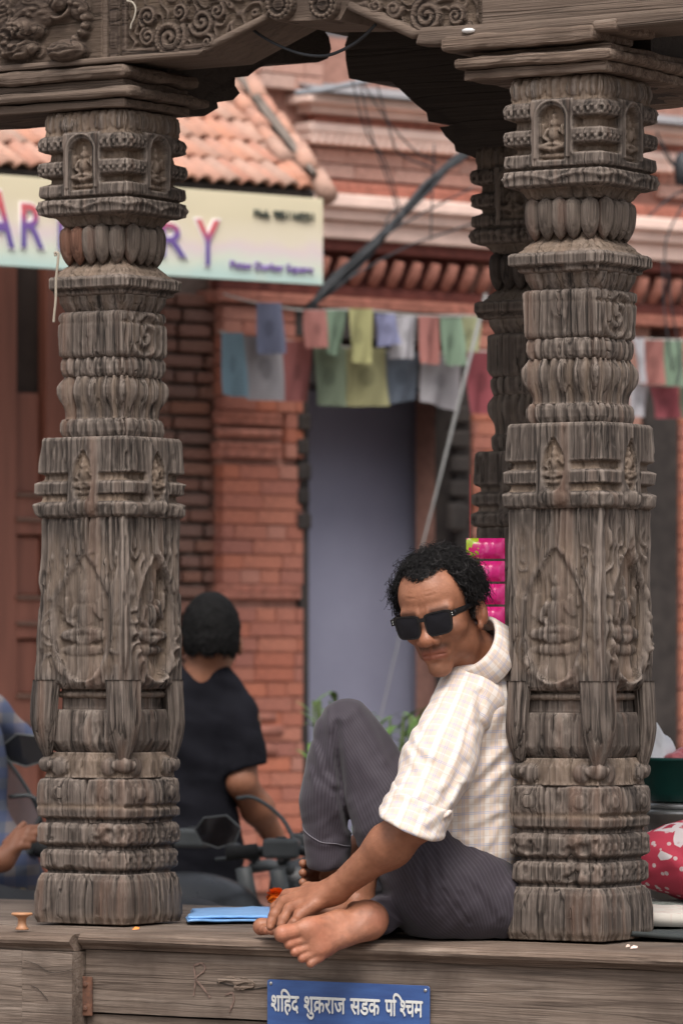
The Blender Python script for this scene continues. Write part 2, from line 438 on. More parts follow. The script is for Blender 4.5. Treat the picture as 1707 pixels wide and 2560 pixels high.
def make_pillar(loc, seed, label, mat, taper=0.0, worn=0.6, detail=1.0):
    root = empty('carved_pillar', loc, PROT); tag(root, label, 'pillar', 'carved timber pillars of the pavilion')
    dz = .0025/detail; npf = int(64*detail)
    def lean(P):
        P = P.copy()
        if taper:
            z = P[..., 2]; f = np.interp(z, [0, .45, .80, 1.0, 1.24, 1.3], [1, 1, .45, .15, .0, 0])
            P[..., 0] = P[..., 0]-taper*f*np.clip(-P[..., 0]/.10, 0, 1.2)
            P[..., 0] = np.where((z > 1.235) & (z < 1.285), np.maximum(P[..., 0], -.082+.004*np.sin(P[..., 1]*90)), P[..., 0])
        return P
    kw = dict(parent=root, mat=mat, nper=npf, lean=lean, dz=dz)
    fade = lambda k: (1-.75*worn if k in (0,) else 1.0)
    Z0 = lambda X: np.zeros_like(X)
    # base with splits
    def r_base(S, X, Z, k):
        d = -.006*np.exp(-((X+.022*(1 if seed % 2 else -.2)+.003*np.sin(Z*40))/.0022)**2)*1.6
        d = d-.004*np.exp(-((X-.06+.004*np.sin(Z*25))/.0018)**2)-.006*sstep(.02, 0, Z)*vnoise(X*160, Z*20, seed)
        return d, sstep(.03, 0, Z)*.5
    section('base_block', [0, .012, .055, .085, .098], [.103, .105, .104, .100, .093], r_base, seed=seed, **kw)
    def r_band(S, X, Z, k):
        ch = fbm(X*28+seed, Z*30, seed+k, 3)
        return -.012*np.exp(-((X+.022*(1 if seed % 2 else -.2)+.002*np.sin(Z*60))/.0022)**2)-.010*np.clip(ch-.56, 0, 1)*4*(1 if k == 0 else .4)+.0015*np.sign(np.sin(X*260))*(k == 1)*(np.abs(Z % .05-.025) < .006), Z0(X)
    section('lower_band', [.096, .104, .107, .112, .138, .145, .147], [.088, .088, .094, .0975, .0975, .093, .087], r_band, seed=seed+1, jag=.006, **kw)
    section('middle_band', [.146, .152, .156, .160, .190, .197, .200], [.088, .088, .096, .1005, .1005, .096, .088], r_band, seed=seed+2, jag=.006, **kw)
    def r_low(S, X, Z, k):
        f = fade(k)
        d = -.007*np.exp(-((Z-.232)/.004)**2)*(1 if k else .3)
        leaf = limb(X, Z, [(0, .20), (0, .29)], .03, .008)*sstep(.300, .25, Z)
        for sx in (-.055, .055):
            d = d+blob(X, Z, sx, .258, .026, .02, .008*f)-.004*np.exp(-(np.hypot(X-sx, Z-.258)-.016)**2/.00001)*f
        d = d+leaf*f-.010*np.exp(-((X+.022*(1 if seed % 2 else -.2))/.002)**2)
        return d, np.exp(-((Z-.232)/.006)**2)*.7
    section('carved_block', [.199, .206, .211, .232, .275, .284, .289], [.088, .088, .099, .1015, .1005, .098, .088], r_low, seed=seed+3, jag=.008, **kw)
    def r_neck(S, X, Z, k):
        d = blob(X, Z, -.055, .311, .02, .02, .010)+blob(X, Z, .055, .311, .02, .02, .010)+blob(X, Z, -.085, .316, .02, .018, .012)+blob(X, Z, .085, .316, .02, .018, .012)
        tri = np.clip(.034*(1-(Z-.287)/.09)-np.abs(X), 0, .012)
        return d+tri*.8, sstep(.008, 0, d)*.6
    section('neck_course', [.288, .295, .322, .338], [.092, .090, .089, .082], r_neck, seed=seed+4, **kw)
    def r_petal(S, X, Z, k):
        ph = S*2.5*np.pi/2
        d = .010*np.abs(np.cos(ph))*sstep(.335, .36, Z)
        return d, Z0(X)
    section('swelling_course', [.336, .342, .362, .400, .417, .423], [.076, .081, .086, .085, .082, .078], r_petal, round_=.10, seed=seed+5, **kw)
    section('slot_core', [.422, .445, .468], [.076, .075, .076], None, round_=.02, seed=seed+6, parent=root, mat=mat, nper=npf//2, dz=.005)
    def r_lip(S, X, Z, k): return .004*np.sin(Z*300)*0+.003*vnoise(X*90, Z*20, seed), np.ones_like(X)*.5
    section('slot_lip', [.446, .449, .456, .459], [.078, .083, .084, .079], r_lip, seed=seed+7, parent=root, mat=mat, nper=npf, dz=.004)
    # hanging claw tongues on the four corners
    tg = random.Random(seed)
    for q, (cx, cy) in enumerate(((1, -1), (1, 1), (-1, 1), (-1, -1))):
        n = 56; m = 40; tip = .318+tg.uniform(-.010, .014)-(.02 if q == 1 else 0)
        V = []; F = []
        for i in range(m):
            t_ = i/(m-1); z = .482+(tip-.482)*t_
            wd = .034*(1-.05*t_)*(1-max(0, (t_-.45)/.55)**1.5*.82); th = .021*(1-.1*t_)*(1-max(0, (t_-.5)/.5)**2*.75)
            rad = .1185+.0060*math.sin(min(1, t_*1.6)*math.pi*.5)-.014*max(0, t_-.5)
            for k in range(n):
                an = 2*math.pi*k/n
                u = wd*np.sign(math.cos(an))*abs(math.cos(an))**.7; v_ = th*np.sign(math.sin(an))*abs(math.sin(an))**.8
                g = 1+.16*(vnoise(an*6+q*9+seed, z*14, seed)-.5)+.13*(vnoise(an*16+q*9+seed, z*7, seed+4)-.5)
                u *= g; v_ *= g
                rr = rad+v_
                dx, dy = cx*.7071, cy*.7071
                V.append((dx*rr-dy*u, dy*rr+dx*u, z))
        for i in range(m-1):
            for k in range(n): F.append((i*n+k, i*n+(k+1) % n, (i+1)*n+(k+1) % n, (i+1)*n+k))
        F.append(tuple(range(n))); F.append(tuple(range(m*n-1, (m-1)*n-1, -1)))
        P = lean(np.array(V)); ob = pyd('hanging_tongue', P, F, mat, root, True)
    # tall shaft with arched niche on each face
    def r_shaft(S, X, Z, k):
        f = fade(k)*(.9 if k != 1 else 1.15); ef = .25+.75*f
        cz = .605
        og = ogee(X, Z, 0, cz, .060, .125)
        rec = -.017*ef*sstep(.006, -.006, og)
        rim = .007*f*np.exp(-((og-.012)/.007)**2)*sstep(.80, .76, Z)
        fig = deity(X, Z, 0, cz-.005, .072, .017*ef)*sstep(.004, -.004, og)
        petals = .005*f*np.abs(np.sin(np.arctan2(X, Z-cz)*9))*np.exp(-((np.hypot(X, (Z-cz)*.7)-.082)/.010)**2)*sstep(cz+.01, cz-.02, Z)
        ero = fbm(X*34, Z*7, seed+k*3, 3); ek = sstep(.66-.18*(k == 0)*worn, .42-.18*(k == 0)*worn, ero); rec = rec*(.5+.5*ek)*1.25; fig = fig*(.35+.65*ek)*1.2; rim = rim*(.4+.6*ek)
        orn = np.clip(np.sin(fbm(X*30+seed, Z*12, seed+k*2, 2)*30)-.15, 0, 1); zone = sstep(.004, .016, og)*sstep(.48, .52, Z)*sstep(.79, .72, Z)*sstep(.88, .76, np.abs(S))
        rim = rim+(.0045*orn-.003*(1-orn))*zone*(1.0 if k == 1 else .35)
        fr = .004*(fbm(X*60, Z*16, seed+k, 3)-.5)*(.5+sstep(.54, .48, Z))*2.0-.0025*np.clip(fbm(X*110, Z*3.5, seed+k+2, 2)-.55, 0, 1)*6*(k == 0)
        spl = -.010*np.exp(-((X-.006+.004*np.sin(Z*30+k))/.0016)**2)*(k == 0)*sstep(.70, .80, Z)
        # frayed lower lip
        lip = -.010*sstep(.478, .466, Z)*vnoise(X*120, 3, seed+k)
        return rec+rim+fig+petals+fr+spl+lip, np.clip(np.clip(-rec/.017, 0, 1)*.8*(1-np.clip(fig/.008, 0, 1))+.4*zone*(1-orn), 0, 1)
    section('shaft', [.464, .470, .480, .55, .70, .795, .804], [.098, .103, .1045, .104, .102, .1015, .100], r_shaft, seed=seed+8, jag=.004, grain=.0017, **kw)
    # block above the shaft: mouldings broken by a small niche
    def r_ub(S, X, Z, k):
        f = fade(k); ef = .3+.7*f
        nic = sstep(.040, .034, np.abs(X))
        m_ = mould(Z, [(.80, 0), (.808, .006), (.83, .008), (.836, -.006), (.846, -.008), (.850, .006), (.872, .008), (.877, -.007), (.888, -.008), (.892, .005), (.915, .004), (.95, .002), (.96, .001)])
        d = m_*ef*(1-nic)+nic*.006*ef
        ar = ogee(X, Z, 0, .885, .022, .05); inn = sstep(.003, -.003, ar)
        d = d-inn*.012*ef+inn*deity(X, Z, 0, .882, .036, .012*ef)
        d = d+blob(X, Z, .0, .822, .034, .016, .007*ef)+blob(X, Z, -.075, .812, .02, .018, .007*f)+blob(X, Z, .075, .812, .02, .018, .007*f)
        d = d+.006*(fbm(X*50, Z*12, seed+k+4, 3)-.5)*2*worn
        return d, np.clip(sstep(.0, -.006, m_)*(1-nic)+inn*.8, 0, 1)*.8
    section('upper_block', [.803, .809, .83, .88, .94, .957, .962], [.100, .1035, .1045, .1015, .1020, .1020, .099], r_ub, seed=seed+9, jag=.005, grain=.0015, **kw)
    def r_ring(S, X, Z, k): return .002*np.sin(S*22+Z*60), Z0(X)
    section('lower_ring', [.960, .966, .975, .990, .997, .999], [.072, .0765, .079, .078, .0745, .072], r_ring, round_=.03, seed=seed+10, **kw)
    def r_vase(S, X, Z, k):
        ph = np.abs(np.cos(S*np.pi*2)); zt = 1.012+.010*ph
        return .009*sstep(zt-.012, zt+.03, Z)*ph*sstep(1.082, 1.06, Z)+.002*np.cos(S*np.pi*8)*sstep(1.02, 1.04, Z), (1-ph)*.6
    section('vase_course', [.998, 1.003, 1.02, 1.05, 1.075, 1.083], [.072, .0705, .0715, .0740, .0740, .072], r_vase, round_=.04, seed=seed+11, grain=.0016, **kw)
    section('upper_ring', [1.082, 1.088, 1.098, 1.112, 1.118, 1.121], [.073, .077, .079, .078, .075, .073], r_ring, round_=.03, seed=seed+12, grain=.0016, **kw)
    def r_b2(S, X, Z, k):
        f = 0.15 if k == 0 else 1.0
        sw = np.sin(np.hypot(X-.0, Z-1.165)*260+2*np.arctan2(Z-1.165, X))
        d = f*(.003*sw*sstep(.07, .05, np.abs(X))-.004*np.exp(-((Z-1.19)/.003)**2))
        return d, np.clip(-d/.004, 0, 1)*.5
    section('middle_block', [1.120, 1.125, 1.132, 1.165, 1.203, 1.209, 1.212], [.074, .079, .081, .081, .081, .079, .073], r_b2, round_=.0, seed=seed+13, grain=.0019, **kw)
    def r_n2(S, X, Z, k):
        fan = np.abs(np.sin(S*np.pi*2.0)); return .006*sstep(.2, .8, fan)*(0.3 if k == 0 else 1), (1-fan)*.5
    section('fan_course', [1.210, 1.216, 1.230, 1.243], [.066, .070, .0765, .079], r_n2, round_=.0, seed=seed+14, **kw)
    def r_pl(S, X, Z, k):
        brk = sstep(.2, .3, fbm(S*2.1+seed, 2.2, seed+k, 2))
        return (-.010*sstep(1.258, 1.252, Z))*brk+.002*np.sin(X*500)*(k == 1)*(np.abs(Z-1.262) < .007), Z0(X)
    section('abacus_plate', [1.242, 1.245, 1.252, 1.258, 1.276, 1.280], [.088, .099, .100, .1045, .1045, .098], r_pl, seed=seed+15, jag=.003, **kw)
    section('flared_course', [1.279, 1.283, 1.288, 1.292, 1.300, 1.308, 1.32], [.092, .091, .084, .083, .074, .064, .058], lambda S, X, Z, k: (.002*np.abs(np.sin(S*np.pi*4)), np.ones_like(X)*.7), round_=.15, seed=seed+16, **kw)
    section('petal_core', [1.318, 1.35, 1.384], [.060, .066, .070], None, round_=.4, seed=seed+17, parent=root, mat=mat, nper=npf//2, dz=.006)
    npet = 18
    for q in range(npet):
        th = 2*math.pi*(q+.5)/npet
        # squircle path
        c_, s_ = math.cos(th), math.sin(th); rr = 1/((abs(c_)**4.2+abs(s_)**4.2)**(1/4.2))
        px_, py_ = .0765*rr*c_, .0765*rr*s_; no = np.array([np.sign(c_)*abs(c_)**1.8, np.sign(s_)*abs(s_)**1.8]); no /= np.linalg.norm(no); ta = np.array([-no[1], no[0]])
        n = 12; m = 12; V = []; F = []; hgt = 1+tg.uniform(-.04, .03); rw = tg.uniform(.94, 1.05)
        for i in range(m):
            t_ = i/(m-1); z = 1.303+.079*hgt*t_
            e = math.sqrt(max(.02, 1-(2*t_-1)**4)) if t_ > .5 else (math.sin(t_*math.pi)**.62 if t_ > 0 else .08)
            for k in range(n):
                an = 2*math.pi*k/n
                u = .0178*rw*e*math.cos(an); v_ = .0165*e*math.sin(an)+.006*(t_-.3)
                V.append((px_+no[0]*v_+ta[0]*u, py_+no[1]*v_+ta[1]*u, z))
        for i in range(m-1):
            for k in range(n): F.append((i*n+k, i*n+(k+1) % n, (i+1)*n+(k+1) % n, (i+1)*n+k))
        F.append(tuple(range(n-1, -1, -1))); F.append(tuple(range((m-1)*n, m*n)))
        pyd('lotus_petal', V, F, (MATS['petal_wood'] if mat.name == 'pillar_wood' else mat) if not (taper and q in (11, 12)) else MATS['pillar_wood_bare'], root, True)
    def r_nk(S, X, Z, k): return .003*np.abs(np.sin(S*np.pi*3)), np.ones_like(X)*.6
    section('capital_neck', [1.380, 1.386, 1.394, 1.402], [.072, .076, .081, .090], r_nk, round_=.05, seed=seed+18, **kw)
    # capital: scalloped band, three mouldings with a niche on every face, frieze
    def r_cap(S, X, Z, k):
        nic = sstep(.047, .043, np.abs(X)); cor = sstep(.068, .073, np.abs(X))
        m_ = mould(Z, [(1.40, .0), (1.405, .006), (1.430, .006), (1.434, -.006), (1.438, .004), (1.444, .006), (1.460, .004), (1.466, -.016), (1.474, -.017), (1.477, -.004), (1.481, .005), (1.497, .007), (1.506, .004), (1.510, -.015), (1.524, -.017), (1.527, -.003), (1.531, .005), (1.547, .007), (1.556, .003), (1.560, -.006), (1.60, -.007)])
        d = m_
        pan = nic*sstep(1.436, 1.44, Z)*sstep(1.566, 1.560, Z)
        d = d*(1-pan)+pan*.006
        dent = .0022*np.sign(np.sin(X*420))*(((Z > 1.486) & (Z < 1.494)) | ((Z > 1.536) & (Z < 1.544)))*(1-pan)
        ar = np.maximum(np.abs(X)-.026, 0) ; top = 1.525+.024*np.sqrt(np.clip(1-(X/.026)**2, 0, 1))
        inn = sstep(.001, -.002, np.abs(X)-.0265)*sstep(top+.002, top-.002, Z)*sstep(1.448, 1.452, Z)
        d = d-inn*.017+inn*deity(X, Z, .0, 1.492, .042, .017)
        d = d+.004*np.exp(-((np.hypot(X, np.maximum(Z-1.525, 0))-.034)/.003)**2)*(Z > 1.452)
        # scalloped garland on the lowest band
        gar = np.abs(np.sin(X*26)); zc = 1.412+.012*gar
        low = sstep(1.436, 1.43, Z)
        d = d+low*(.004*np.exp(-((Z-zc)/.005)**2)-.005*sstep(zc, zc-.008, Z)*0+.0015*np.sin(X*330))
        # frieze of worn leaves
        fr = sstep(1.562, 1.566, Z)
        for q in range(-2, 3):
            d = d+fr*(blob(X, Z, q*.042, 1.583, .021, .018, .007)*(1 if q % 2 else .7)-.006*np.exp(-((np.abs(X-q*.042)-.009)/.003)**2))
        d = d+.004*(fbm(X*45, Z*40, seed+k, 3)-.5)*2*fr
        d = d+dent
        dust = np.clip(sstep(.001, -.010, d), 0, 1)
        return d, np.maximum(dust, inn*.8)
    section('capital', [1.400, 1.404, 1.43, 1.50, 1.56, 1.60, 1.606], [.098, .1045, .1045, .1055, .1055, .1055, .100], r_cap, seed=seed+19, parent=root, mat=mat, nper=int(npf*1.35), dz=dz*.85, jag=.003, grain=.0008)
    return root
wood('petal_wood', 2, (.075, .058, .048, 1), (.155, .122, .10, 1), (.24, .195, .165, 1), None, red=(.17, .085, .06, 1))
wood('pillar_wood_bare', 2, (.12, .06, .04, 1), (.19, .09, .06, 1), (.25, .15, .11, 1), None)
lp = pw(-SPAN, 0, 0); rp = pw(0, 0, 0)
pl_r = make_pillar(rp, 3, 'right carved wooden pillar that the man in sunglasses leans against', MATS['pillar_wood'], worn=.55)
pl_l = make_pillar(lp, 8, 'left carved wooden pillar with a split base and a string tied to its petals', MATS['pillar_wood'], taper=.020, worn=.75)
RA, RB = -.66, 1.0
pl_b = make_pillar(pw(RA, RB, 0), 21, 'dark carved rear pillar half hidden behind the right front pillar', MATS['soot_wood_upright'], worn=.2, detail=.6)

# ------------------------------------------------------------ pavilion beams, brackets, roof, platform
def pavs(px, py, a):
    """pixel to (b,z) on the vertical plane a = const"""
    k = (px-CX)/FPX; P0 = PR0+a*PD
    b = (k*P0[1]-P0[0])/(PN[0]-k*PN[1]); Y = P0[1]+b*PN[1]
    return b, ZC-(py-YH)/FPX*Y
def frame(name, label=None, cat=None, group=None, a=0, b=0, z=0):
    e = empty(name, pw(a, b, z), PROT); tag(e, label, cat, group); return e
def cap_faces(poly): return poly

def relief_panel(name, parent, mat, x0, x1, z0, z1, y, f, res=.0026, thick=.012, mask=None):
    """carved board in the plane y=const, height f(x,z) towards -y; mask>0 keeps a cell"""
    nx = int((x1-x0)/res)+1; nz = int((z1-z0)/res)+1
    X, Z = np.meshgrid(np.linspace(x0, x1, nx), np.linspace(z0, z1, nz))
    H, du = f(X, Z)
    H = H+.0012*(fbm(X*40, Z*220, 1.5, 2)-.5)*2
    V = np.stack([X, y-H, Z], -1).reshape(-1, 3)
    i, j = np.meshgrid(np.arange(nz-1), np.arange(nx-1), indexing='ij')
    Q = np.stack([i*nx+j, i*nx+j+1, (i+1)*nx+j+1, (i+1)*nx+j], -1).reshape(-1, 4)
    if mask is not None:
        M = mask(X, Z).reshape(-1) > 0; Q = Q[M[Q].all(1)]
    else:                                            # close the rim back to the board behind
        rim = np.concatenate([np.arange(nx), np.arange(1, nz)*nx+nx-1, (nz-1)*nx+np.arange(nx-2, -1, -1), np.arange(nz-2, 0, -1)*nx])
        B = V[rim].copy(); B[:, 1] = y+thick; n0 = len(V); V = np.vstack([V, B]); m = len(rim); q = np.arange(m)
        Q = np.concatenate([Q, np.stack([rim[(q+1) % m], rim[q], n0+q, n0+(q+1) % m], -1)])
    me = mesh_np(name, V, Q)
    a = me.attributes.new('dust', 'FLOAT', 'POINT'); dd = np.zeros(len(V), np.float32); dd[:du.size] = np.clip(du, 0, 1).ravel(); a.data.foreach_set('value', dd)
    return link(name, me, mat, parent, True)

def spiral_pts(cx, cz, r, turns, dirn=1, ph=0.0, n=46):
    t_ = np.linspace(0, 1, n); rr = r*(1-.88*t_); an = ph+dirn*turns*2*np.pi*t_
    return list(zip(cx+rr*np.cos(an), cz+rr*np.sin(an)))
def dpoly(X, Z, pts):
    d = np.full_like(X, 9.)
    for (a, b), (c, e) in zip(pts[:-1], pts[1:]): d = np.minimum(d, seg(X, Z, a, b, c, e))
    return d

BW = MATS['beam_wood']; SW = MATS['soot_wood']; PW = MATS['plank_wood']; OPW = MATS['old_plank_wood']
ZB = 1.70
# front beam: a cusped arch board, carved panels on its face
fb = frame('carved_front_beam', 'dark carved front beam with scroll panels and rosette ends across both pillars', 'beam')
FB = -.10
arch = [(-1.75, ZB), (pav(470, 150, FB)[0], ZB), pav(492, 134, FB), pav(560, 97, FB), pav(664, 40, FB), pav(690, 52, FB), pav(850, 50, FB), pav(870, 14, FB),
        pav(1030, 84, FB), (pav(1046, 110, FB)[0], ZB-.012), (.65, ZB-.004), (.65, 2.02), (-1.75, 2.02)]
MB().prism(arch, FB, .10).build('arch_board', BW, fb)
MB().prism([(-1.75, 1.925), (.65, 1.925), (.65, 1.965), (-1.75, 1.965)], FB-.03, FB-.001).build('upper_fillet', BW, fb, bevel=.006)
def gp(px, py): return pav(px, py, FB-.012)
ax = lambda px: gp(px, 80)[0]
az = lambda py, px=400: gp(px, py)[1]
def f_scroll(X, Z):
    h = np.zeros_like(X); 
    # big coil and its companions, traced as spirals
    for (px, py, rp, tn, dr, ph, wd) in ((425, 95, 46, 2.2, -1, .6, .010), (372, 92, 22, 1.6, 1, 2.2, .007), (505, 55, 34, 1.7, 1, 3.4, .009), (372, 42, 26, 1.7, -1, 4.0, .008), (545, 28, 20, 1.4, -1, 1.0, .007), (450, 30, 22, 1.5, 1, 5.0, .007), (520, 105, 18, 1.4, -1, 2, .006)):
        c = gp(px, py); d = dpoly(X, Z, spiral_pts(c[0], c[1], rp*.00082, tn, dr, ph)); h = np.maximum(h, dome(d, wd*.75, .014))
    c = gp(425, 95); d = np.hypot(X-c[0], Z-c[1]); an = np.arctan2(Z-c[1], X-c[0])
    h = h+.004*np.abs(np.sin(an*11))*np.exp(-((d-.026)/.006)**2)
    for k in range(14):
        q = gp(330+k*16, 128-2*(k % 2)); h = np.maximum(h, blob(X, Z, q[0], q[1], .006, .006, .008))
    h = np.maximum(h, .011*np.clip(np.sin(fbm(X*26, Z*26, 2.2, 2)*34)-.1, 0, 1)*(h < .004))+.004*(fbm(X*70, Z*70, 2.2, 3)-.5)
    bx0, bx1 = gp(312, 70)[0], gp(562, 70)[0]; bz0 = ZB+.012
    rim = sstep(.010, .004, np.minimum(X-bx0, Z-bz0)); h = np.maximum(h, rim*.011)
    return h, sstep(.008, .0, h)*.75
m0 = [gp(470, 138), gp(492, 132), gp(565, 93), gp(664, 40)]
def diag(X, Z):
    zz = np.interp(X, [p[0] for p in m0], [p[1] for p in m0]); return Z-zz+.002
relief_panel('scroll_panel', fb, BW, gp(308, 70)[0], gp(664, 40)[0], ZB+.006, 1.92, FB-.004, f_scroll, mask=diag)
def f_strip(X, Z):
    c = .5*(gp(262, 70)[0]+gp(304, 70)[0]); h = .006*sstep(.016, .013, np.abs(X-c))
    h = h+.004*np.abs(np.sin(Z*75))*sstep(.010, .006, np.abs(X-c)); return h, sstep(.006, .0, h)*.6
relief_panel('beaded_strip', fb, BW, gp(262, 70)[0], gp(304, 70)[0], ZB+.004, 1.92, FB-.002, f_strip)
def f_beast(X, Z):
    h = np.zeros_like(X)
    def G(px, py): return gp(px, py)
    S_ = .00082
    e = G(150, 8); d = np.hypot(X-e[0], Z-e[1]); h = np.maximum(h, blob(X, Z, e[0], e[1], .022, .018, .030)); h = np.maximum(h, .020*np.exp(-((d-.030)/.006)**2))
    for (px, py, rx, rz, hh) in ((90, 30, 70, 45, .030), (60, 75, 70, 36, .040), (172, 128, 58, 30, .048), (50, 120, 62, 32, .036), (110, 5, 60, 30, .020), (15, 40, 40, 60, .022), (200, 20, 30, 30, .02)):
        c = G(px, py); h = np.maximum(h, blob(X, Z, c[0], c[1], rx*S_, rz*S_, hh))
    c = G(72, 68); d = dpoly(X, Z, spiral_pts(c[0], c[1], 34*S_, 1.7, 1, 1.0)); h = h+dome(d, .007, .007)
    for k in range(7):                                  # row of curls along the jaw
        a_ = -1.1+k*.42; c = (G(178, 55)[0]+46*S_*math.cos(a_), G(178, 55)[1]+46*S_*math.sin(a_)); h = np.maximum(h, blob(X, Z, c[0], c[1], .012, .010, .024))
    for (px, py, r_) in ((20, 12, 18), (40, 40, 14), (25, 98, 15), (95, 128, 14), (60, 150, 12), (15, 140, 14)):
        c = G(px, py); d = dpoly(X, Z, spiral_pts(c[0], c[1], r_*S_, 1.4, -1, px)); h = h+dome(d, .005, .006)
    c = G(118, 105); gap = seg(X, Z, *G(140, 82), *G(112, 150)); h = h*(1-.85*sstep(.008, .003, gap))
    h = h+.003*np.sin(fbm(X*14, Z*24, 3)*40)*sstep(.01, .03, h)
    return h, sstep(.012, 0, h)*.5
relief_panel('beast_head_panel', fb, BW, gp(-90, 70)[0], gp(250, 70)[0], ZB-.012, 1.92, FB-.004, f_beast)
def f_right(X, Z):
    h = np.zeros_like(X)
    for (px, py, rp, tn, dr, ph, wd) in ((1068, 40, 44, 2.1, 1, 1.6, .010), (985, 22, 22, 1.5, -1, 0, .008), (1140, 40, 24, 1.6, -1, 2, .008), (940, 15, 18, 1.4, 1, 3, .007)):
        c = gp(px, py); d = dpoly(X, Z, spiral_pts(c[0], c[1], rp*.00078, tn, dr, ph)); h = np.maximum(h, dome(d, wd*.8, .014))
    h = np.maximum(h, .010*np.clip(np.sin(fbm(X*26, Z*26, 4.2, 2)*34)-.1, 0, 1)*(h < .004))+.005*(fbm(X*60, Z*60, 4.2, 3)-.5); return h, sstep(.008, 0, h)*.7
m1 = [gp(870, 12), gp(950, 42), gp(1034, 84), gp(1046, 100), gp(1190, 100)]
relief_panel('scroll_panel', fb, BW, gp(872, 20)[0], gp(1195, 20)[0], ZB+.003, 1.92, FB-.004, f_right, mask=lambda X, Z: Z-np.interp(X, [p[0] for p in m1], [p[1] for p in m1])+.004)
# raised rims along the two diagonals
for pts, r_ in (([gp(478, 134), gp(505, 124), gp(570, 90), gp(668, 38)], .008), ([gp(872, 14), gp(950, 44), gp(1032, 82), gp(1060, 78)], .012)):
    MB().tube([(p[0], FB-.008, p[1]) for p in pts], [r_*.7, r_, r_, r_*.8], 8).build('arch_rim', BW, fb, True)
# plain plank on the right part of the beam with a frayed lower rim
MB().prism([(gp(1205, 60)[0], ZB+.006), (gp(1500, 60)[0], ZB+.010), (.65, ZB+.008), (.65, 1.92), (gp(1205, 60)[0], 1.92)], FB-.016, FB-.001).build('face_plank', PW if False else BW, fb, bevel=.004)
tv, tf = [], []
MB().prism([(gp(1046, 100)[0], ZB-.020), (gp(1100, 100)[0], ZB-.024), (.65, ZB-.012), (.65, ZB+.014), (gp(1300, 80)[0], ZB+.008), (gp(1060, 90)[0], ZB+.012)], FB-.030, FB+.02).build('lower_fillet', BW, fb, bevel=.007, seg=3)
MB().prism([(-1.75, ZB-.008), (gp(500, 140)[0], ZB-.006), (gp(520, 140)[0], ZB+.006), (-1.75, ZB+.006)], FB-.020, FB+.02).build('lower_fillet', BW, fb, bevel=.005, seg=2)
# rosette cylinder ends
for px, py in ((702, 12), (812, 12)):
    c = gp(px, py); Rr = .030; n = 48; V = []; F = []
    rad = [.30, .36, .40, .60, .66, .80, .86, .97, 1.0, 1.0]; dep = [.010, .011, .006, .007, .011, .012, .007, .009, .004, -.06]
    V.append((c[0], FB-.012-.012, c[1]))
    for i, (r_, d_) in enumerate(zip(rad, dep)):
        for k in range(n):
            an = 2*math.pi*k/n; s_ = abs(math.sin(an*8)); dd = d_+(.004*s_ if .6 < r_ < .98 else 0)
            V.append((c[0]+Rr*r_*math.cos(an), FB-.012-dd, c[1]+Rr*r_*math.sin(an)))
    for k in range(n): F.append((0, 1+(k+1) % n, 1+k))
    for i in range(len(rad)-1):
        for k in range(n): F.append((1+i*n+k, 1+i*n+(k+1) % n, 1+(i+1)*n+(k+1) % n, 1+(i+1)*n+k))
    pyd('rosette', V, [f[::-1] for f in F], BW, fb, True)

# capital planks under the beams
def bracket(label, a0, specs, mat):
    e = frame('bracket_planks', label, 'bracket', 'bracket planks on the pillar heads', a=a0)
    for (x0, x1, y0, y1, z0, z1, bv) in specs:
        o = MB().box(x0, x1, y0, y1, z0, z1).build('plank', mat, e, bevel=bv, seg=2)
        bm = bmesh.new(); bm.from_mesh(o.data)
        bmesh.ops.subdivide_edges(bm, edges=[g for g in bm.edges if g.calc_length() > .1], cuts=24, use_grid_fill=True)
        for v_ in bm.verts:
            q = v_.co; n_ = float(fbm(np.array(q.x*22+a0*9), np.array(q.y*22), np.array(q.z*60), 3))-.5
            v_.co.z += n_*.010; v_.co.y += n_*.006*(1 if q.y < 0 else 0)
        bm.to_mesh(o.data); bm.free()
    return e
la = lambda px, y=170: pav(px, y, -.13)[0]
bracket('two weathered bracket planks on top of the right pillar', 0,
        [(la(1148), .118, -.115, .5, 1.608, 1.626, .004), (la(1132), .135, -.132, .5, 1.627, 1.648, .008), (la(1160), .12, -.10, .5, 1.649, 1.660, .003), (la(1106), .105, -.140, .02, 1.662, 1.690, .008), (la(1480), .150, -.135, .02, 1.676, 1.700, .006)], MATS['plank_wood'])
lb = lambda px, y=200: pav(px, y, -.13)[0]+SPAN
bracket('dark layered bracket planks on top of the left pillar', -SPAN,
        [(-.8, .105, -.112, .12, 1.608, 1.625, .004), (-.8, .128, -.128, .16, 1.627, 1.646, .008), (-.8, .10, -.11, .12, 1.647, 1.662, .003), (-.28, .118, -.130, .14, 1.663, 1.690, .012)], MATS['beam_wood'])
# side beam from the left pillar to the rear pillar, its two cusped brackets almost meeting
sb = frame('side_beam', 'sooty side beam with stepped cusped brackets running back from the left pillar', 'beam', a=-SPAN)
SA = .09
def sp(px, py): return pavs(px, py, -SPAN+SA)
def prism_b(poly, x0, x1):
    m = MB(); n = len(poly); V = [(x0, y, z) for y, z in poly]+[(x1, y, z) for y, z in poly]
    return m.add(V, [tuple(range(n)), tuple(range(2*n-1, n-1, -1))]+[(i, i+n, (i+1) % n+n, (i+1) % n) for i in range(n)])
left = [(.06, 1.608), sp(512, 290), sp(546, 270), sp(543, 256), sp(583, 250), sp(600, 233), sp(588, 214), sp(588, 194), sp(620, 191), sp(641, 174), sp(668, 160), sp(795, 156), sp(820, 146), sp(828, 122), sp(822, 92), sp(806, 70), (sp(806, 70)[0], 1.90), (.06, 1.90)]
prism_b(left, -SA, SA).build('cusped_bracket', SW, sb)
QB = RB-.09
def qp(px, py): return pav(px, py, QB)
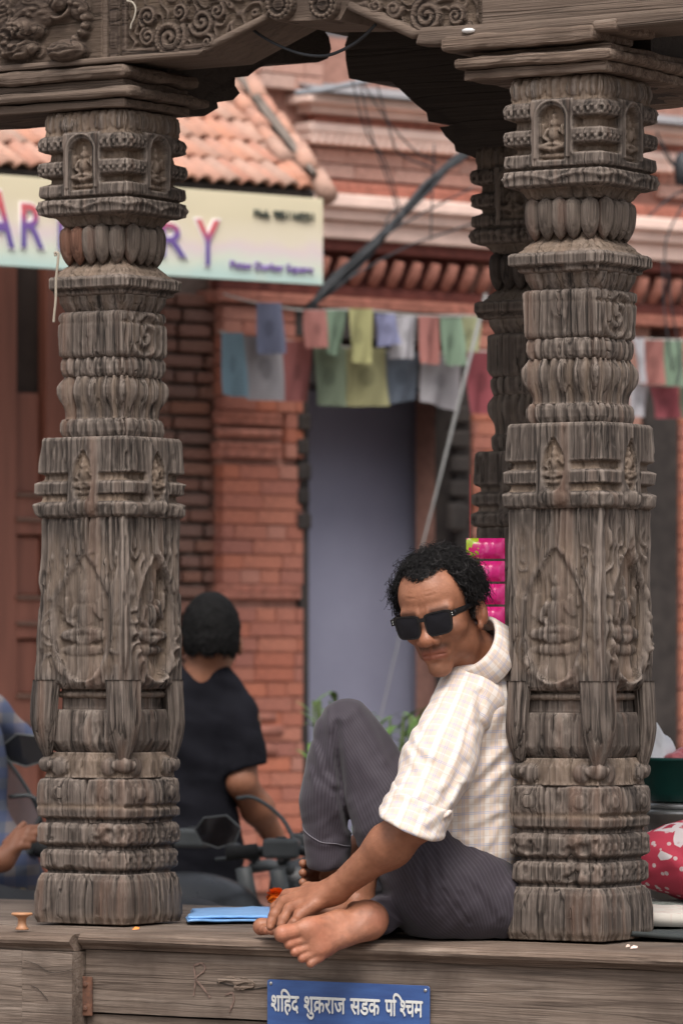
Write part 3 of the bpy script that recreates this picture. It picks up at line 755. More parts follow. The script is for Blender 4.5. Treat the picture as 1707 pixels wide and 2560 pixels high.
right = [qp(872, 82), qp(862, 112), qp(864, 150), qp(872, 196), qp(905, 203), qp(978, 204), qp(1004, 228), qp(1040, 262), qp(1066, 282), qp(1070, 304), qp(1138, 312), qp(1098, 318), qp(1112, 340), qp(1135, 362), qp(1138, 378), qp(1180, 392), qp(1196, 400), (RA+.1, qp(1196, 402)[1]), (RA+.1, 1.94), (qp(872, 82)[0], 1.94)]
rb_ = frame('rear_beam', 'dark rear beam with a stepped cusped bracket seen under the front arch', 'beam')
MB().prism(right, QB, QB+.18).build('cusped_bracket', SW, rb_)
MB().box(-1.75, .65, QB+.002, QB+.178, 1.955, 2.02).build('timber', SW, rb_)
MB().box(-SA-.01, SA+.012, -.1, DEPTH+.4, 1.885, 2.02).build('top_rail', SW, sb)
rs_ = frame('side_beam', 'dark side beam running back from the right pillar', 'beam')
poly = [(.11, 1.608), (.42, 1.608), (.46, 1.66), (.62, 1.70), (.70, 1.78), (DEPTH+.1, 1.78), (DEPTH+.1, 2.019), (.11, 2.019)]
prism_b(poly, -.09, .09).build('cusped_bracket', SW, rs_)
# roof (above the picture): boards and tiled slopes
rf = frame('pavilion_roof', 'low tiled pavilion roof above the beams', 'roof')
MB().box(-1.75, .75, -.2, DEPTH+.3, 2.03, 2.07).build('ceiling', SW, rf)
m = MB(); x0, x1, y0, y1 = -2.1, 1.1, -.26, DEPTH+.5; mx, my = (x0+x1)/2, (y0+y1)/2
m.add([(x0, y0, 2.08), (x1, y0, 2.08), (x1, y1, 2.08), (x0, y1, 2.08), (x0+.9, my, 2.75), (x1-.9, my, 2.75)], [(0, 1, 5, 4), (1, 2, 5), (2, 3, 4, 5), (3, 0, 4), (0, 3, 2, 1)])
m.build('tile_slope', plain('roof_tile_far', (.25, .11, .07), .9), rf)

# ---- platform
plat = frame('wooden_platform', 'weathered wooden platform with a rounded front ledge', 'platform')
EB = -.36
def rough_plank(o, amp=.003, seed=0, fx=5, fy=40):
    me = o.data; n = len(me.vertices); co = np.empty(n*3, np.float32); me.vertices.foreach_get('co', co); co = co.reshape(-1, 3)
    no = fbm(co[:, 0]*fx+seed, co[:, 1]*fy+seed, co[:, 2]*fy, 3)-.5
    co[:, 2] += amp*2*no; co[:, 1] += amp*1.6*(fbm(co[:, 0]*fx*1.7+seed+9, co[:, 2]*fy*2, seed, 3)-.5)
    me.vertices.foreach_set('co', co.ravel()); me.update()
def bar_x(name, prof, x0, x1, nx, mat, parent, amp=.003, seed=0):
    """a bar along x whose cross-section prof is a list of (y,z)"""
    n = len(prof); V = [(lerp(x0, x1, i/nx), y, z) for i in range(nx+1) for y, z in prof]
    F = [(i*n+k, (i+1)*n+k, (i+1)*n+(k+1) % n, i*n+(k+1) % n) for i in range(nx) for k in range(n)]
    F += [tuple(range(n)), tuple(range((nx+1)*n-1, nx*n-1, -1))]
    o = pyd(name, V, F, mat, parent, False); rough_plank(o, amp, seed)
    bm = bmesh.new(); bm.from_mesh(o.data); bmesh.ops.recalc_face_normals(bm, faces=bm.faces); bm.to_mesh(o.data); bm.free()
    return o
EL = -.315; XL = pav(178, 2400, EL)[0]; EB = -.29
edge = [(-.115, -.004), (EB+.02, -.004), (EB+.008, -.006), (EB, -.012), (EB-.003, -.018), (EB, -.024), (EB+.010, -.030), (EB+.014, -.036), (-.115, -.036)]
bar_x('ledge_plank', edge, XL, 1.1, 150, PW, plat, .0022, 3)
edge2 = [(y+(EL-EB+.004 if y < -.2 else 0), z-.004) for y, z in edge]
bar_x('ledge_plank', edge2, -2.0, XL-.004, 50, PW, plat, .003, 8)
yb = -.112; k = 0
while yb < 1.45:
    y1 = yb+.19+.02*(k % 3); xs = -2.0 if y1 < .72 else -.92
    bar_x('deck_plank', [(yb, -.005), (y1-.005, -.005), (y1-.005, -.035), (yb, -.035)], xs, 1.1, 60, OPW, plat, .002, k*3.1)
    if y1 < .72: BACK = y1
    yb = y1; k += 1
Z1 = pav(400, 2546, EB)[1]
bar_x('front_board', [(EB+.022, -.037), (EB+.022, Z1+.004), (EB+.055, Z1+.004), (EB+.055, -.037)], XL+.002, 1.1, 120, OPW, plat, .0016, 5)
bar_x('front_board', [(EB+.028, Z1), (EB+.026, Z1-.2), (EB+.06, Z1-.2), (EB+.06, Z1)], XL+.002, 1.1, 80, OPW, plat, .002, 6)
# end block at the left, two timbers with a joint
XJ = pav(52, 2400, EL)[0]
bar_x('end_block', [(EL+.004, -.042), (EL+.002, -.5), (EB+.2, -.5), (EB+.2, -.042)], XJ+.0015, XL, 12, OPW, plat, .002, 11)
bar_x('end_block', [(EL+.008, -.042), (EL+.007, -.5), (EB+.2, -.5), (EB+.2, -.042)], -2.0, XJ-.0015, 40, OPW, plat, .002, 12)
MB().box(-2.0, 1.1, EB+.07, BACK-.02, GZ, -.04).build('plinth_core', plain('plinth_brick', (.16, .09, .07), .9, var=.3), plat)
MB().box(-.9, 1.1, BACK-.019, 1.44, GZ, -.04).build('plinth_core', MATS['plinth_brick'], plat)
rust = NT('rust'); v = rust.coord('Object'); n = rust.noise(v, 60, 5); rust.set(Base_Color=rust.ramp(n, [(.35, (.07, .035, .025, 1)), (.6, (.16, .07, .04, 1)), (.8, (.20, .14, .11, 1))]), Roughness=.85); rust.bump(n, .6, .003)
x0, zt = pav(204, 2440, EB+.02); x1, zb = pav(234, 2540, EB+.02)
mst = MB().box(x0, x1, EB+.014, EB+.019, zb, zt).build('iron_strap', MATS['rust'], plat, bevel=.0015)
for zz in (zt-.015, zb+.015):
    MB().lathe([(.0055, 0), (.0055, .0015), (.003, .0035)], 10).build('nail', MATS['rust'], mst).matrix_local = Matrix.Translation(((x0+x1)/2, EB+.013, zz)) @ Matrix.Rotation(R(90), 4, 'X')
# split in the board, faded red paint scrawl
redp = plain('faded_red_paint', (.17, .112, .09), .9, var=.4, scale=90)
def strip(name, px, w_, y, mat, parent, thick=.0012):
    P = [np.array(pav(a_, b_, y)) for a_, b_ in px]; P = spline(P, 5) if len(P) > 2 else P
    V = []; F = []
    for i, p in enumerate(P):
        d = P[min(i+1, len(P)-1)]-P[max(i-1, 0)]; d /= np.linalg.norm(d)+1e-9; nrm = np.array([-d[1], d[0]])
        wv = w_*(.6+.8*random.random()) if not isinstance(w_, tuple) else lerp(w_[0], w_[1], i/(len(P)-1))
        for s_ in (-1, 1):
            q = p+s_*nrm*wv/2; V += [(q[0], y, q[1]), (q[0], y+thick, q[1])]
    for i in range(len(P)-1):
        o = i*4; F += [(o, o+4, o+6, o+2), (o+1, o+3, o+7, o+5), (o, o+1, o+5, o+4), (o+2, o+6, o+7, o+3)]
    return pyd(name, V, F, mat, parent)
for pts in ([(484, 2412), (488, 2450), (484, 2490)], [(484, 2414), (505, 2408), (512, 2424), (490, 2446), (508, 2470), (525, 2494)], [(562, 2488), (580, 2482), (584, 2500), (574, 2530)]):
    strip('paint_mark', pts, .0036, EB+.0195, redp, plat)
crk = plain('dark_crack', (.02, .016, .013), .95)
strip('splinter', [(545, 2452), (575, 2446), (590, 2456), (612, 2450), (630, 2462), (600, 2470), (585, 2466)], .0075, EB+.0175, PW, plat, .004)
strip('crack_line', [(542, 2456), (580, 2464), (615, 2474), (668, 2468)], .0016, EB+.0200, crk, plat)
for pts in ([(60, 2400), (95, 2412), (130, 2432), (182, 2424)], [(78, 2465), (95, 2472), (120, 2500)]):
    strip('crack_line', pts, 0.0007, EL+.0006 if pts[0][0] < 186 else EB+.0200, crk, plat)

# ---- blue street sign
bl = NT('sign_blue'); v = bl.coord('Object', (3, 3, 18)); n = bl.noise(v, 3, 4); bl.set(Base_Color=bl.ramp(n, [(.3, (.030, .065, .20, 1)), (.7, (.045, .105, .29, 1))]), Roughness=.45); bl.bump(n, .1, .002)
SY = EB+.010
c0 = pav(668, 2448, SY); c1 = pav(1073, 2466, SY)
sg = frame('street_sign', 'blue metal street sign with white Devanagari lettering on the platform front', 'sign', a=c0[0], b=SY, z=c0[1])
SWd = c1[0]-c0[0]; 
tilt = math.atan2((c1[1]-c0[1]), SWd); SH = .16
def rrect(w_, h_, r_, n=5):
    P = []
    for cx, cz, a0 in ((w_-r_, -r_, 0), (r_, -r_, 90), (r_, -h_+r_, 180), (w_-r_, -h_+r_, 270)):
        for k in range(n+1): a_ = R(a0+90*k/n); P.append((cx+r_*math.cos(a_), cz+r_*math.sin(a_)))
    return P
MB().prism(rrect(SWd, SH, .006), 0, .003).build('plate', bl.m, sg, bevel=.0006, seg=1)
wp = plain('sign_white', (.62, .62, .60), .6, var=.1, scale=120)
def text_mesh(body, size, ext=0.0, bold=0.0, shear=0.0):
    cu = bpy.data.curves.new('lettering', 'FONT'); cu.body = body; cu.size = size; cu.extrude = ext; cu.offset = bold; cu.shear = shear; cu.resolution_u = 4
    ob = bpy.data.objects.new('lettering', cu); C.objects.link(ob); bpy.context.view_layer.update()
    me = bpy.data.meshes.new_from_object(ob.evaluated_get(bpy.context.evaluated_depsgraph_get())); bpy.data.objects.remove(ob)
    return me

def clip_x(me, xmax):
    bm = bmesh.new(); bm.from_mesh(me)
    bmesh.ops.bisect_plane(bm, geom=bm.verts[:]+bm.edges[:]+bm.faces[:], plane_co=(xmax, 0, 0), plane_no=(1, 0, 0), clear_outer=True)
    bm.to_mesh(me); bm.free(); return me
def place_letters(me, name, x, z, w_, h0, mat, parent, y=-.0012):
    """scale a flat lettering mesh (x,y) so that it is w_ wide, stand it up at x,z"""
    n = len(me.vertices); co = np.empty(n*3, np.float32); me.vertices.foreach_get('co', co); co = co.reshape(-1, 3)
    x0, x1 = co[:, 0].min(), co[:, 0].max(); k = w_/(x1-x0); ky = h0 if h0 else k
    out = np.stack([(co[:, 0]-x0)*k, -co[:, 2]*1.0, co[:, 1]*ky], -1); me.vertices.foreach_set('co', out.astype(np.float32).ravel()); me.update()
    if not me.materials: me.materials.append(mat)
    else: me.materials[0] = mat
    o = link(name, me, None, parent); o.location = (x, y, z); return o
def join_meshes(parts):
    bm = bmesh.new()
    for me, dx in parts:
        n = len(bm.verts); bm.from_mesh(me); bm.verts.ensure_lookup_table()
        for v_ in bm.verts[n:]: v_.co.x += dx
    me = bpy.data.meshes.new('lettering'); bm.to_mesh(me); bm.free(); return me
def wid(me): 
    n = len(me.vertices); co = np.empty(n*3, np.float32); me.vertices.foreach_get('co', co); return co[0::3].min(), co[0::3].max()
BO = .022
def T(s_):
    cp = []
    for q, (dx, dy) in enumerate(((0, 0), (BO, 0), (-BO, 0), (0, BO), (0, -BO))):
        m_ = text_mesh(s_, 1.0, 0.0, 0.0)
        for v_ in m_.vertices: v_.co.x += dx; v_.co.y += dy; v_.co.z += .0003*q
        cp.append((m_, 0))
    return join_meshes(cp)
def seq(*ms):
    x = 0; out = []
    for m_, gap in ms:
        a_, b_ = wid(m_); out.append((m_, x-a_)); x += b_-a_+gap
    return join_meshes(out)
kra = T('\u0915'); ka, kb = wid(kra)
st = bpy.data.meshes.new('s'); st.from_pydata([(ka+.02, .06, 0), (ka+.08, .00, 0), (ka+.30, .20, 0), (ka+.24, .26, 0)], [], [(0, 1, 2, 3)]); kra = join_meshes([(kra, 0), (st, 0)])
sha = T('\u0936'); sa_, sb_ = wid(sha); halfsha = clip_x(T('\u0936'), lerp(sa_, sb_, .66))
words = [(seq((T('\u0936'), -.05), (T('\u093f\u0939\u0926'), 0)), 679, 749),
         (seq((T('\u0936\u0941'), -.04), (kra, -.05), (T('\u0930\u093e\u091c'), 0)), 761, 865),
         (T('\u0938\u0921\u0915'), 876, 951),
         (seq((T('\u092a'), -.09), (T('\u093f'), -.18), (halfsha, -.08), (T('\u091a\u092e'), 0)), 963, 1058)]
for me_, p0, p1 in words:
    xa, za = pav(p0, lerp(2488, 2503, (p0-679)/379), SY); xb, _ = pav(p1, 2500, SY)
    kz = .0335                                           # headline sits about .62 above the baseline of the glyphs
    place_letters(me_, 'lettering', xa-c0[0], za-c0[1]-.029, xb-xa, .046, wp, sg)
for q, (rx, rz) in enumerate(((.0085, -.0075), (SWd-.0085, -.0085))):
    MB().lathe([(.0036, 0), (.0034, .0012), (.002, .0022)], 12).build('rivet', plain('rivet_metal', (.45, .45, .45), .4, .8) if q == 0 else MATS['rivet_metal'], sg, True).matrix_local = Matrix.Translation((rx, 0, rz)) @ Matrix.Rotation(R(90), 4, 'X')

# ------------------------------------------------------------ the brick house across the lane (recedes to the right)
PSI = R(38); FE = np.array([math.cos(PSI), math.sin(PSI)]); FW = np.array([math.sin(PSI), -math.cos(PSI)]); FO = np.array([0, 18.5])
def fx(px, py, w_=0.0):
    k = (px-CX)/FPX; P0 = FO+w_*FW; u = (k*P0[1]-P0[0])/(FE[0]-k*FE[1]); Y = P0[1]+u*FE[1]
    return u, ZC-(py-YH)/FPX*Y
def fw(u, w_, z): p = FO+u*FE+w_*FW; return np.array([p[0], p[1], z])
def fframe(name, label=None, cat=None, group=None): e = empty(name, (FO[0], FO[1], 0), PSI); tag(e, label, cat, group); return e
U = lambda px, w_=0.0: fx(px, 1200, w_)[0]
ZZ = lambda py, px=900, w_=0.0: fx(px, py, w_)[1]

def brick_mat(name, cols, mort=False, rough=.85):
    t = NT(name); r_ = t.coord('rand'); v = t.coord('Object'); n = t.noise(v, 9, 5); n2 = t.noise(v, 60, 3)
    c = t.ramp(r_, [(i/(len(cols)-1), q) for i, q in enumerate(cols)])
    c = t.mix(t.ramp(n, [(.4, 0), (.75, .5)]), c, (.10, .05, .045, 1)); c = t.mix(t.ramp(n2, [(.5, 0), (.8, .18)]), c, (.42, .26, .20, 1))
    t.set(Base_Color=c, Roughness=rough); t.b.inputs['Specular IOR Level'].default_value = .2; t.bump(n2, .35, .004); return t.m
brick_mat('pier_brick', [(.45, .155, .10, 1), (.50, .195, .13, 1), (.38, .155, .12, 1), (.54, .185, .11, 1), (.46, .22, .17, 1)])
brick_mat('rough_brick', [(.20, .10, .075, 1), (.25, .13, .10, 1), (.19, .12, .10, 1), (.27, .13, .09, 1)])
brick_mat('upper_brick', [(.52, .30, .24, 1), (.56, .34, .275, 1), (.52, .29, .23, 1), (.56, .38, .32, 1)])
mortar = plain('mortar', (.22, .17, .145), .95, var=.25, scale=30)
mortar2 = plain('brick_mortar', (.34, .18, .14), .95, var=.2, scale=30)
mould_m = plain('pink_moulding', (.78, .57, .49), .85, var=.12, scale=8, bump=.2)
mould_r = plain('red_moulding', (.40, .165, .12), .85, var=.3, scale=30, bump=.4)
mould_d = plain('dark_red_wood', (.13, .035, .026), .8, var=.3, scale=20)
grey_m = plain('grey_metal_roofing', (.22, .22, .23), .6, var=.2, scale=6)

_bm = {}
def brick_mesh(mat, bev=.006):
    key = (mat.name, bev)
    if key not in _bm:
        o = MB().box(-.5, .5, -.5, .5, -.5, .5); me = bpy.data.meshes.new('brick'); me.from_pydata(o.V, [], o.F)
        bm = bmesh.new(); bm.from_mesh(me); bmesh.ops.recalc_face_normals(bm, faces=bm.faces)
        bmesh.ops.bevel(bm, geom=bm.edges[:], offset=bev*8, segments=1, affect='EDGES'); bm.to_mesh(me); bm.free(); me.materials.append(mat); _bm[key] = me
    return _bm[key]
def lay_bricks(parent, x0, x1, z0, z1, y, mat, bl=.19, bh=.057, joint=.006, depth=.06, jit=.003, bev=.006, name='brick', seed=1):
    rr = random.Random(seed); me = brick_mesh(mat, bev); nrow = int((z1-z0)/bh); n = 0
    for r_ in range(nrow):
        z = z0+(r_+.5)*bh; x = x0-(bl*.5 if r_ % 2 else 0)-rr.random()*bl*.25
        while x < x1:
            L = bl*rr.choice((.5, 1, 1, .8)); a_, b_ = max(x, x0), min(x+L, x1)
            if b_-a_ > .02:
                o = bpy.data.objects.new(name, me); C.objects.link(o); o.parent = parent
                o.location = ((a_+b_)/2, y-rr.uniform(0, jit), z+rr.uniform(-.001, .001)); o.scale = (b_-a_-joint, depth, bh-joint*rr.uniform(.8, 1.3)); n += 1
            x += L
    return n
bh_ = fframe('brick_house', 'red brick house across the lane with carved doorway and stepped pink cornice', 'house')
GZF = GZ
def fbox(name, px0, px1, py0, py1, w0, w1, mat, parent=None, pxz=900, bev=.0, ref=None):
    """box between pixel columns px0..px1 and rows py0..py1 with its front face at w1 and back at w0"""
    wr = w1 if ref is None else ref
    u0, u1 = U(px0, wr), U(px1, wr); zt, zb = fx(pxz, py0, wr)[1], fx(pxz, py1, wr)[1]
    return MB().box(u0, u1, -w1, -w0, zb, zt).build(name, mat, parent if parent is not None else bh_, bevel=bev)
# --- main pier with flush bricks
pier = fbox('pier', 548, 752, 600, 3400, -.35, -.012, mortar2, pxz=650)
n1 = lay_bricks(pier, U(548), U(750), ZZ(2230, 650), ZZ(1498, 650), .008, MATS['pier_brick'], joint=.004, jit=.004, seed=3)
n2 = lay_bricks(pier, U(548), U(750), ZZ(1462, 650), ZZ(1146, 650), .008, MATS['pier_brick'], joint=.004, jit=.004, seed=4)
n3 = lay_bricks(pier, U(548), U(750), ZZ(1030, 650), ZZ(760, 650), .008, MATS['pier_brick'], joint=.004, jit=.004, seed=5)
n4 = lay_bricks(pier, U(706), U(750), ZZ(1146, 700), ZZ(1030, 700), .008, MATS['pier_brick'], joint=.004, seed=6)
def frieze(name, px0, px1, py0, py1, w0, w1, mat, parent, pxz, tooth=.018, drop=.35):
    """carved terracotta band: roll above, row of scallops hanging below"""
    u0, u1 = U(px0, w1), U(px1, w1); zt, zb = fx(pxz, py0, w1)[1], fx(pxz, py1, w1)[1]; n = max(3, int((u1-u0)/tooth)); h = zt-zb
    m = MB(); m.box(u0, u1, -w1, -w0, zb+h*drop, zt)
    for i in range(n):
        c = u0+(i+.5)*(u1-u0)/n; r_ = (u1-u0)/n*.48
        P = [(c-r_, zb+h*drop+.001), (c-r_*.8, zb+h*drop*.4), (c, zb), (c+r_*.8, zb+h*drop*.4), (c+r_, zb+h*drop+.001)]
        m.prism(P, -w1-.004, -w0)
        m.box(c-r_*.5, c+r_*.5, -w1-.008, -w1+.001, zb+h*.55, zb+h*.85)
    return m.build(name, mat, parent)
frieze('carved_band', 548, 706, 1030, 1062, -.012, .028, mould_r, pier, 630)
ur0, ur1 = U(548, .05), U(708, .05); zr = ZZ(1083, 630, .05)
MB().tube([(ur0, -.030, zr), (ur1, -.030, zr)], .016, 12).build('roll_moulding', mould_r, pier, True)
frieze('carved_band', 548, 702, 1108, 1146, -.012, .036, mould_r, pier, 630)
frieze('carved_band', 548, 752, 1462, 1498, -.012, .022, mould_r, pier, 650)
for (a_, b_, c_, d_) in ((548, 690, 1782, 1806), (548, 705, 1812, 1842), (548, 690, 1860, 1890)):
    zr = ZZ((c_+d_)/2, 650, .04); MB().tube([(U(a_, .03), -.020, zr), (U(b_, .03), -.020, zr)], (d_-c_)*.00075, 10).build('roll_moulding', mould_r, pier, True)
# --- recessed rough pier to its left
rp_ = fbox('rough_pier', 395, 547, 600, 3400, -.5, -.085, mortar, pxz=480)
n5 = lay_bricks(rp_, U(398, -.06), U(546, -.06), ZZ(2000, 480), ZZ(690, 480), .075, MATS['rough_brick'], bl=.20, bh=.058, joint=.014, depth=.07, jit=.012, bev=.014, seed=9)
# --- doorway: dark jambs, bluish plaster inside
plb = NT('blue_plaster'); v = plb.coord('Object'); n = plb.noise(v, 2.5, 4); plb.set(Base_Color=plb.ramp(n, [(.3, (.25, .255, .35, 1)), (.7, (.31, .315, .42, 1))]), Roughness=.9)
dkw = plain('dark_door_wood', (.035, .028, .025), .75, var=.4, scale=14, bump=.3)
MB().box(U(752)-.3, U(1178)+1.2, .46, .50, GZ, ZZ(600, 900)).build('inner_wall', plb.m, bh_)
MB().box(U(752)-.05, U(752)+.012, .02, .46, GZ, ZZ(600, 900)).build('inner_return', dkw, bh_)  # dark colour stands in for shade on the left inside the doorway
MB().box(U(740), U(1178)+1.0, .06, .46, ZZ(960, 900), ZZ(815, 900)).build('lintel', dkw, bh_)  # set low and deep to darken the top of the opening
jl = fbox('door_jamb', 750, 772, 820, 3400, -.12, .012, dkw, pxz=760)
jr = fbox('door_jamb', 1140, 1176, 820, 3400, -.12, .012, dkw, pxz=1130)
for k in range(5):
    y0 = 1015+k*62
    fbox('jamb_block', 1134-(k % 2)*4, 1176, y0, y0+40, .0, .035+.01*(k % 2), dkw, pxz=1130, bev=.008)
    fbox('jamb_block', 748, 780-(k % 2)*4, y0+20, y0+60, .0, .035, dkw, pxz=760, bev=.008)
fbox('jamb_block', 1128, 1172, 1255, 1330, .0, .06, dkw, pxz=1130, bev=.02)
fbox('lintel', 740, 1180, 780, 850, -.1, .03, dkw, pxz=960)
# --- brick to the right of the doorway, second doorway behind the right pillar
pr = fbox('pier', 1174, 1622, 600, 3400, -.35, -.012, mortar2, pxz=1400)
n6 = lay_bricks(pr, U(1175), U(1330), ZZ(1560, 1230), ZZ(770, 1230), .008, MATS['pier_brick'], joint=.004, jit=.004, seed=12)
fbox('door_jamb', 1612, 1692, 900, 3400, -.3, .012, dkw, pxz=1650)
pr2 = fbox('pier', 1692, 3400, 600, 3400, -.35, -.012, mortar2, pxz=1700)
n7 = lay_bricks(pr2, U(1692), U(1900), ZZ(1900, 1700), ZZ(770, 1700), .008, MATS['pier_brick'], joint=.004, jit=.004, seed=13)
# --- cornice over the doors
frieze('carved_band', 545, 3400, 744, 772, -.1, .05, mould_r, bh_, 900, .026, .3)
fbox('soffit_board', 545, 3400, 630, 745, -.1, -.02, mould_d, pxz=900)
fbox('cornice_rail', 545, 3400, 716, 744, -.02, .03, mould_d, pxz=900, bev=.006)
fbox('cornice_rail', 545, 3400, 598, 630, -.02, .10, mould_d, pxz=900, bev=.006)
bk = MB().add(*tube([(0, 0, 0), (0, -.03, .02), (0, -.06, .055), (0, -.085, .10)], [.012, .020, .024, .020], 8)).build('cornice_bracket', mould_r, bh_, True)
u0, u1 = U(600, .02), U(1720, .05); zk = ZZ(716, 900, .03); nb = 26
for k in range(nb):
    o = bk if k == 0 else bk.copy()
    if k: C.objects.link(o)
    o.location = (lerp(u0, u1, k/(nb-1)), .0, zk-.002)
for (a_, b_, w_) in ((487, 521, .20), (521, 553, .165), (556, 600, .13)):
    fbox('cornice_step', 770, 3400, a_, b_-1, -.02, w_, mould_m, pxz=900, bev=.008)
frieze('carved_band', 770, 3400, 456, 486, -.05, .10, mould_r, bh_, 900, .03, .15)
uw = fbox('upper_wall', 560, 3400, 100, 460, -.3, .028, mortar2, pxz=900)
lay_bricks(uw, U(740), U(1240), ZZ(456, 900), ZZ(366, 900), -.030, MATS['upper_brick'], joint=.004, jit=.004, seed=15)
lay_bricks(uw, U(1620), U(1740), ZZ(500, 1680), ZZ(300, 1680), -.030, MATS['upper_brick'], joint=.004, jit=.004, seed=16)
frieze('carved_band', 775, 3400, 336, 366, .02, .12, mould_m, bh_, 900, .036, .4)
fbox('cornice_step', 775, 3400, 314, 337, .02, .13, mould_m, pxz=900, bev=.006)
fbox('cornice_rail', 785, 3400, 290, 315, .02, .07, mould_r, pxz=900)
fbox('cornice_step', 778, 3400, 265, 290, .02, .12, mould_m, pxz=900, bev=.006)
fbox('cornice_step', 772, 3400, 240, 264, .02, .17, mould_m, pxz=900, bev=.006)
fbox('upper_storey', 600, 798, -150, 240, -.4, .05, MATS['upper_brick'], pxz=900)
lay_bricks(uw, U(640, .06), U(798, .06), ZZ(236, 760), ZZ(120, 760), -.06, MATS['upper_brick'], joint=.004, seed=17)
fbox('window_recess', 798, 3400, -150, 180, -.4, -.1, plain('grey_shutter', (.16, .16, .17), .7, var=.3, scale=4), pxz=900)
m = MB(); ua, ub = U(790, .2), U(3400, .2); m.add([(ua, -.22, ZZ(239, 900, .2)), (ub, -.22, ZZ(239, 900, .2)), (ub, .35, ZZ(150, 900)), (ua, .35, ZZ(150, 900)), (ua, -.22, ZZ(236, 900, .2)), (ub, -.22, ZZ(236, 900, .2)), (ub, .35, ZZ(146, 900)), (ua, .35, ZZ(146, 900))], [(0, 1, 2, 3), (4, 7, 6, 5), (0, 4, 5, 1), (1, 5, 6, 2), (2, 6, 7, 3), (3, 7, 4, 0)]).build('metal_roofing', grey_m, bh_)
# --- shop on the left: panelled door far back under the awning
brd = NT('brown_door_wood'); v = brd.coord('Object', (12, 12, 1)); n = brd.noise(v, 2, 4); brd.set(Base_Color=brd.ramp(n, [(.3, (.19, .070, .046, 1)), (.7, (.28, .105, .070, 1))]), Roughness=.5)
WD = -.30
dr = fframe('panelled_door', 'brown panelled wooden door of the shop at the left edge', 'door')
def dbox(name, px0, px1, py0, py1, w0, w1, mat, bev=.004): return fbox(name, px0, px1, py0, py1, w0, w1, mat, dr, 60, bev, ref=WD)
dbox('stile', -120, 44, 560, 3000, WD-.06, WD, brd.m); dbox('stile', 118, 200, 560, 3000, WD-.06, WD, brd.m)
ys = [560, 980, 1236, 1340, 1492, 1600, 1738, 1850, 3000]
for k in range(0, len(ys)-1, 2):
    if k: dbox('rail', 44, 118, ys[k], ys[k+1]-4, WD-.05, WD-.004, brd.m); dbox('bead', 40, 122, ys[k]-3, ys[k]+7, WD-.02, WD+.018, plain('door_bead', (.17, .10, .075), .6) if 'door_bead' not in MATS else MATS['door_bead']); dbox('bead', 40, 122, ys[k+1]-46, ys[k+1]-36, WD-.02, WD+.018, MATS['door_bead'])
    dbox('panel', 48, 114, ys[k+1], ys[k+2] if k+2 < len(ys) else 3000, WD-.05, WD-.03, brd.m, .012)
fbox('shop_back_wall', -2600, 400, -200, 3400, WD-.4, WD-.07, plain('shop_dark', (.06, .045, .04), .9), pxz=100)
# --- awning roof with tiles
aw = fframe('tiled_awning', 'terracotta tiled awning roof with a wooden hip plank over the shop board', 'roof')
WE, WT, HOFF = 1.05, .10, -.22
ze = fx(700, 470, WE)[1]; uhip = U(790, WE)
zt_ = fx(630, 130, WT)[1]; 
rise = zt_-ze; run = WE-WT; slen = math.hypot(rise, run); sdir_ = np.array([0, run/slen, rise/slen]); snor = np.array([0, -rise/slen, run/slen])
tmat = NT('terracotta_tile'); r_ = tmat.coord('rand'); v = tmat.coord('Object'); n = tmat.noise(v, 20, 4)
tmat.set(Base_Color=tmat.mix(tmat.ramp(n, [(.45, 0), (.8, .6)]), tmat.ramp(r_, [(0, (.42, .20, .14, 1)), (.3, (.48, .28, .21, 1)), (.55, (.36, .24, .19, 1)), (.8, (.50, .23, .15, 1)), (1, (.44, .32, .26, 1))]), (.25, .17, .14, 1)), Roughness=.9); tmat.bump(n, .3, .004)
def tile_mesh(wd, ln, th=.012):
    V = []; F = []; n = 8
    for s_ in (0, 1):
        for i in range(n+1):
            a_ = i/n; x = wd*(a_-.5)*1.12; hgt = .021*math.sin(a_*math.pi)**.8-.004+.012*(1-s_)
            p = np.array([x, 0, 0])+sdir_*(ln*s_)+snor*hgt; V.append(p); V.append(p-snor*th)
    for i in range(n):
        a_, b_, c_, d_ = 2*i, 2*i+2, 2*(n+1)+2*i+2, 2*(n+1)+2*i
        F += [(a_, b_, c_, d_), (a_+1, d_+1, c_+1, b_+1), (a_, a_+1, b_+1, b_), (d_, c_, c_+1, d_+1)]
    F += [(0, 2*(n+1), 2*(n+1)+1, 1), (2*n, 2*n+1, 4*n+3, 4*n+2)]
    me = bpy.data.meshes.new('tile'); me.from_pydata([tuple(p) for p in V], [], F); me.materials.append(tmat.m); me.polygons.foreach_set('use_smooth', [True]*len(me.polygons)); return me
TW, nrows = .064, 7; TL = slen/nrows; tme = tile_mesh(TW, TL*1.28); rr = random.Random(4)
MB().add([tuple(np.array([U(-260, WE), -WE, ze])-snor*.012), tuple(np.array([uhip, -WE, ze])-snor*.012), tuple(np.array([uhip-HOFF, -WT, zt_])-snor*.012), tuple(np.array([U(-260, WE), -WT, zt_])-snor*.012)] +
         [tuple(np.array([U(-260, WE), -WE, ze])-snor*.04), tuple(np.array([uhip, -WE, ze])-snor*.04), tuple(np.array([uhip-HOFF, -WT, zt_])-snor*.04), tuple(np.array([U(-260, WE), -WT, zt_])-snor*.04)],
         [(0, 1, 2, 3), (7, 6, 5, 4), (0, 4, 5, 1), (1, 5, 6, 2), (2, 6, 7, 3), (3, 7, 4, 0)]).build('roof_boards', dkw, aw)
cnt = 0
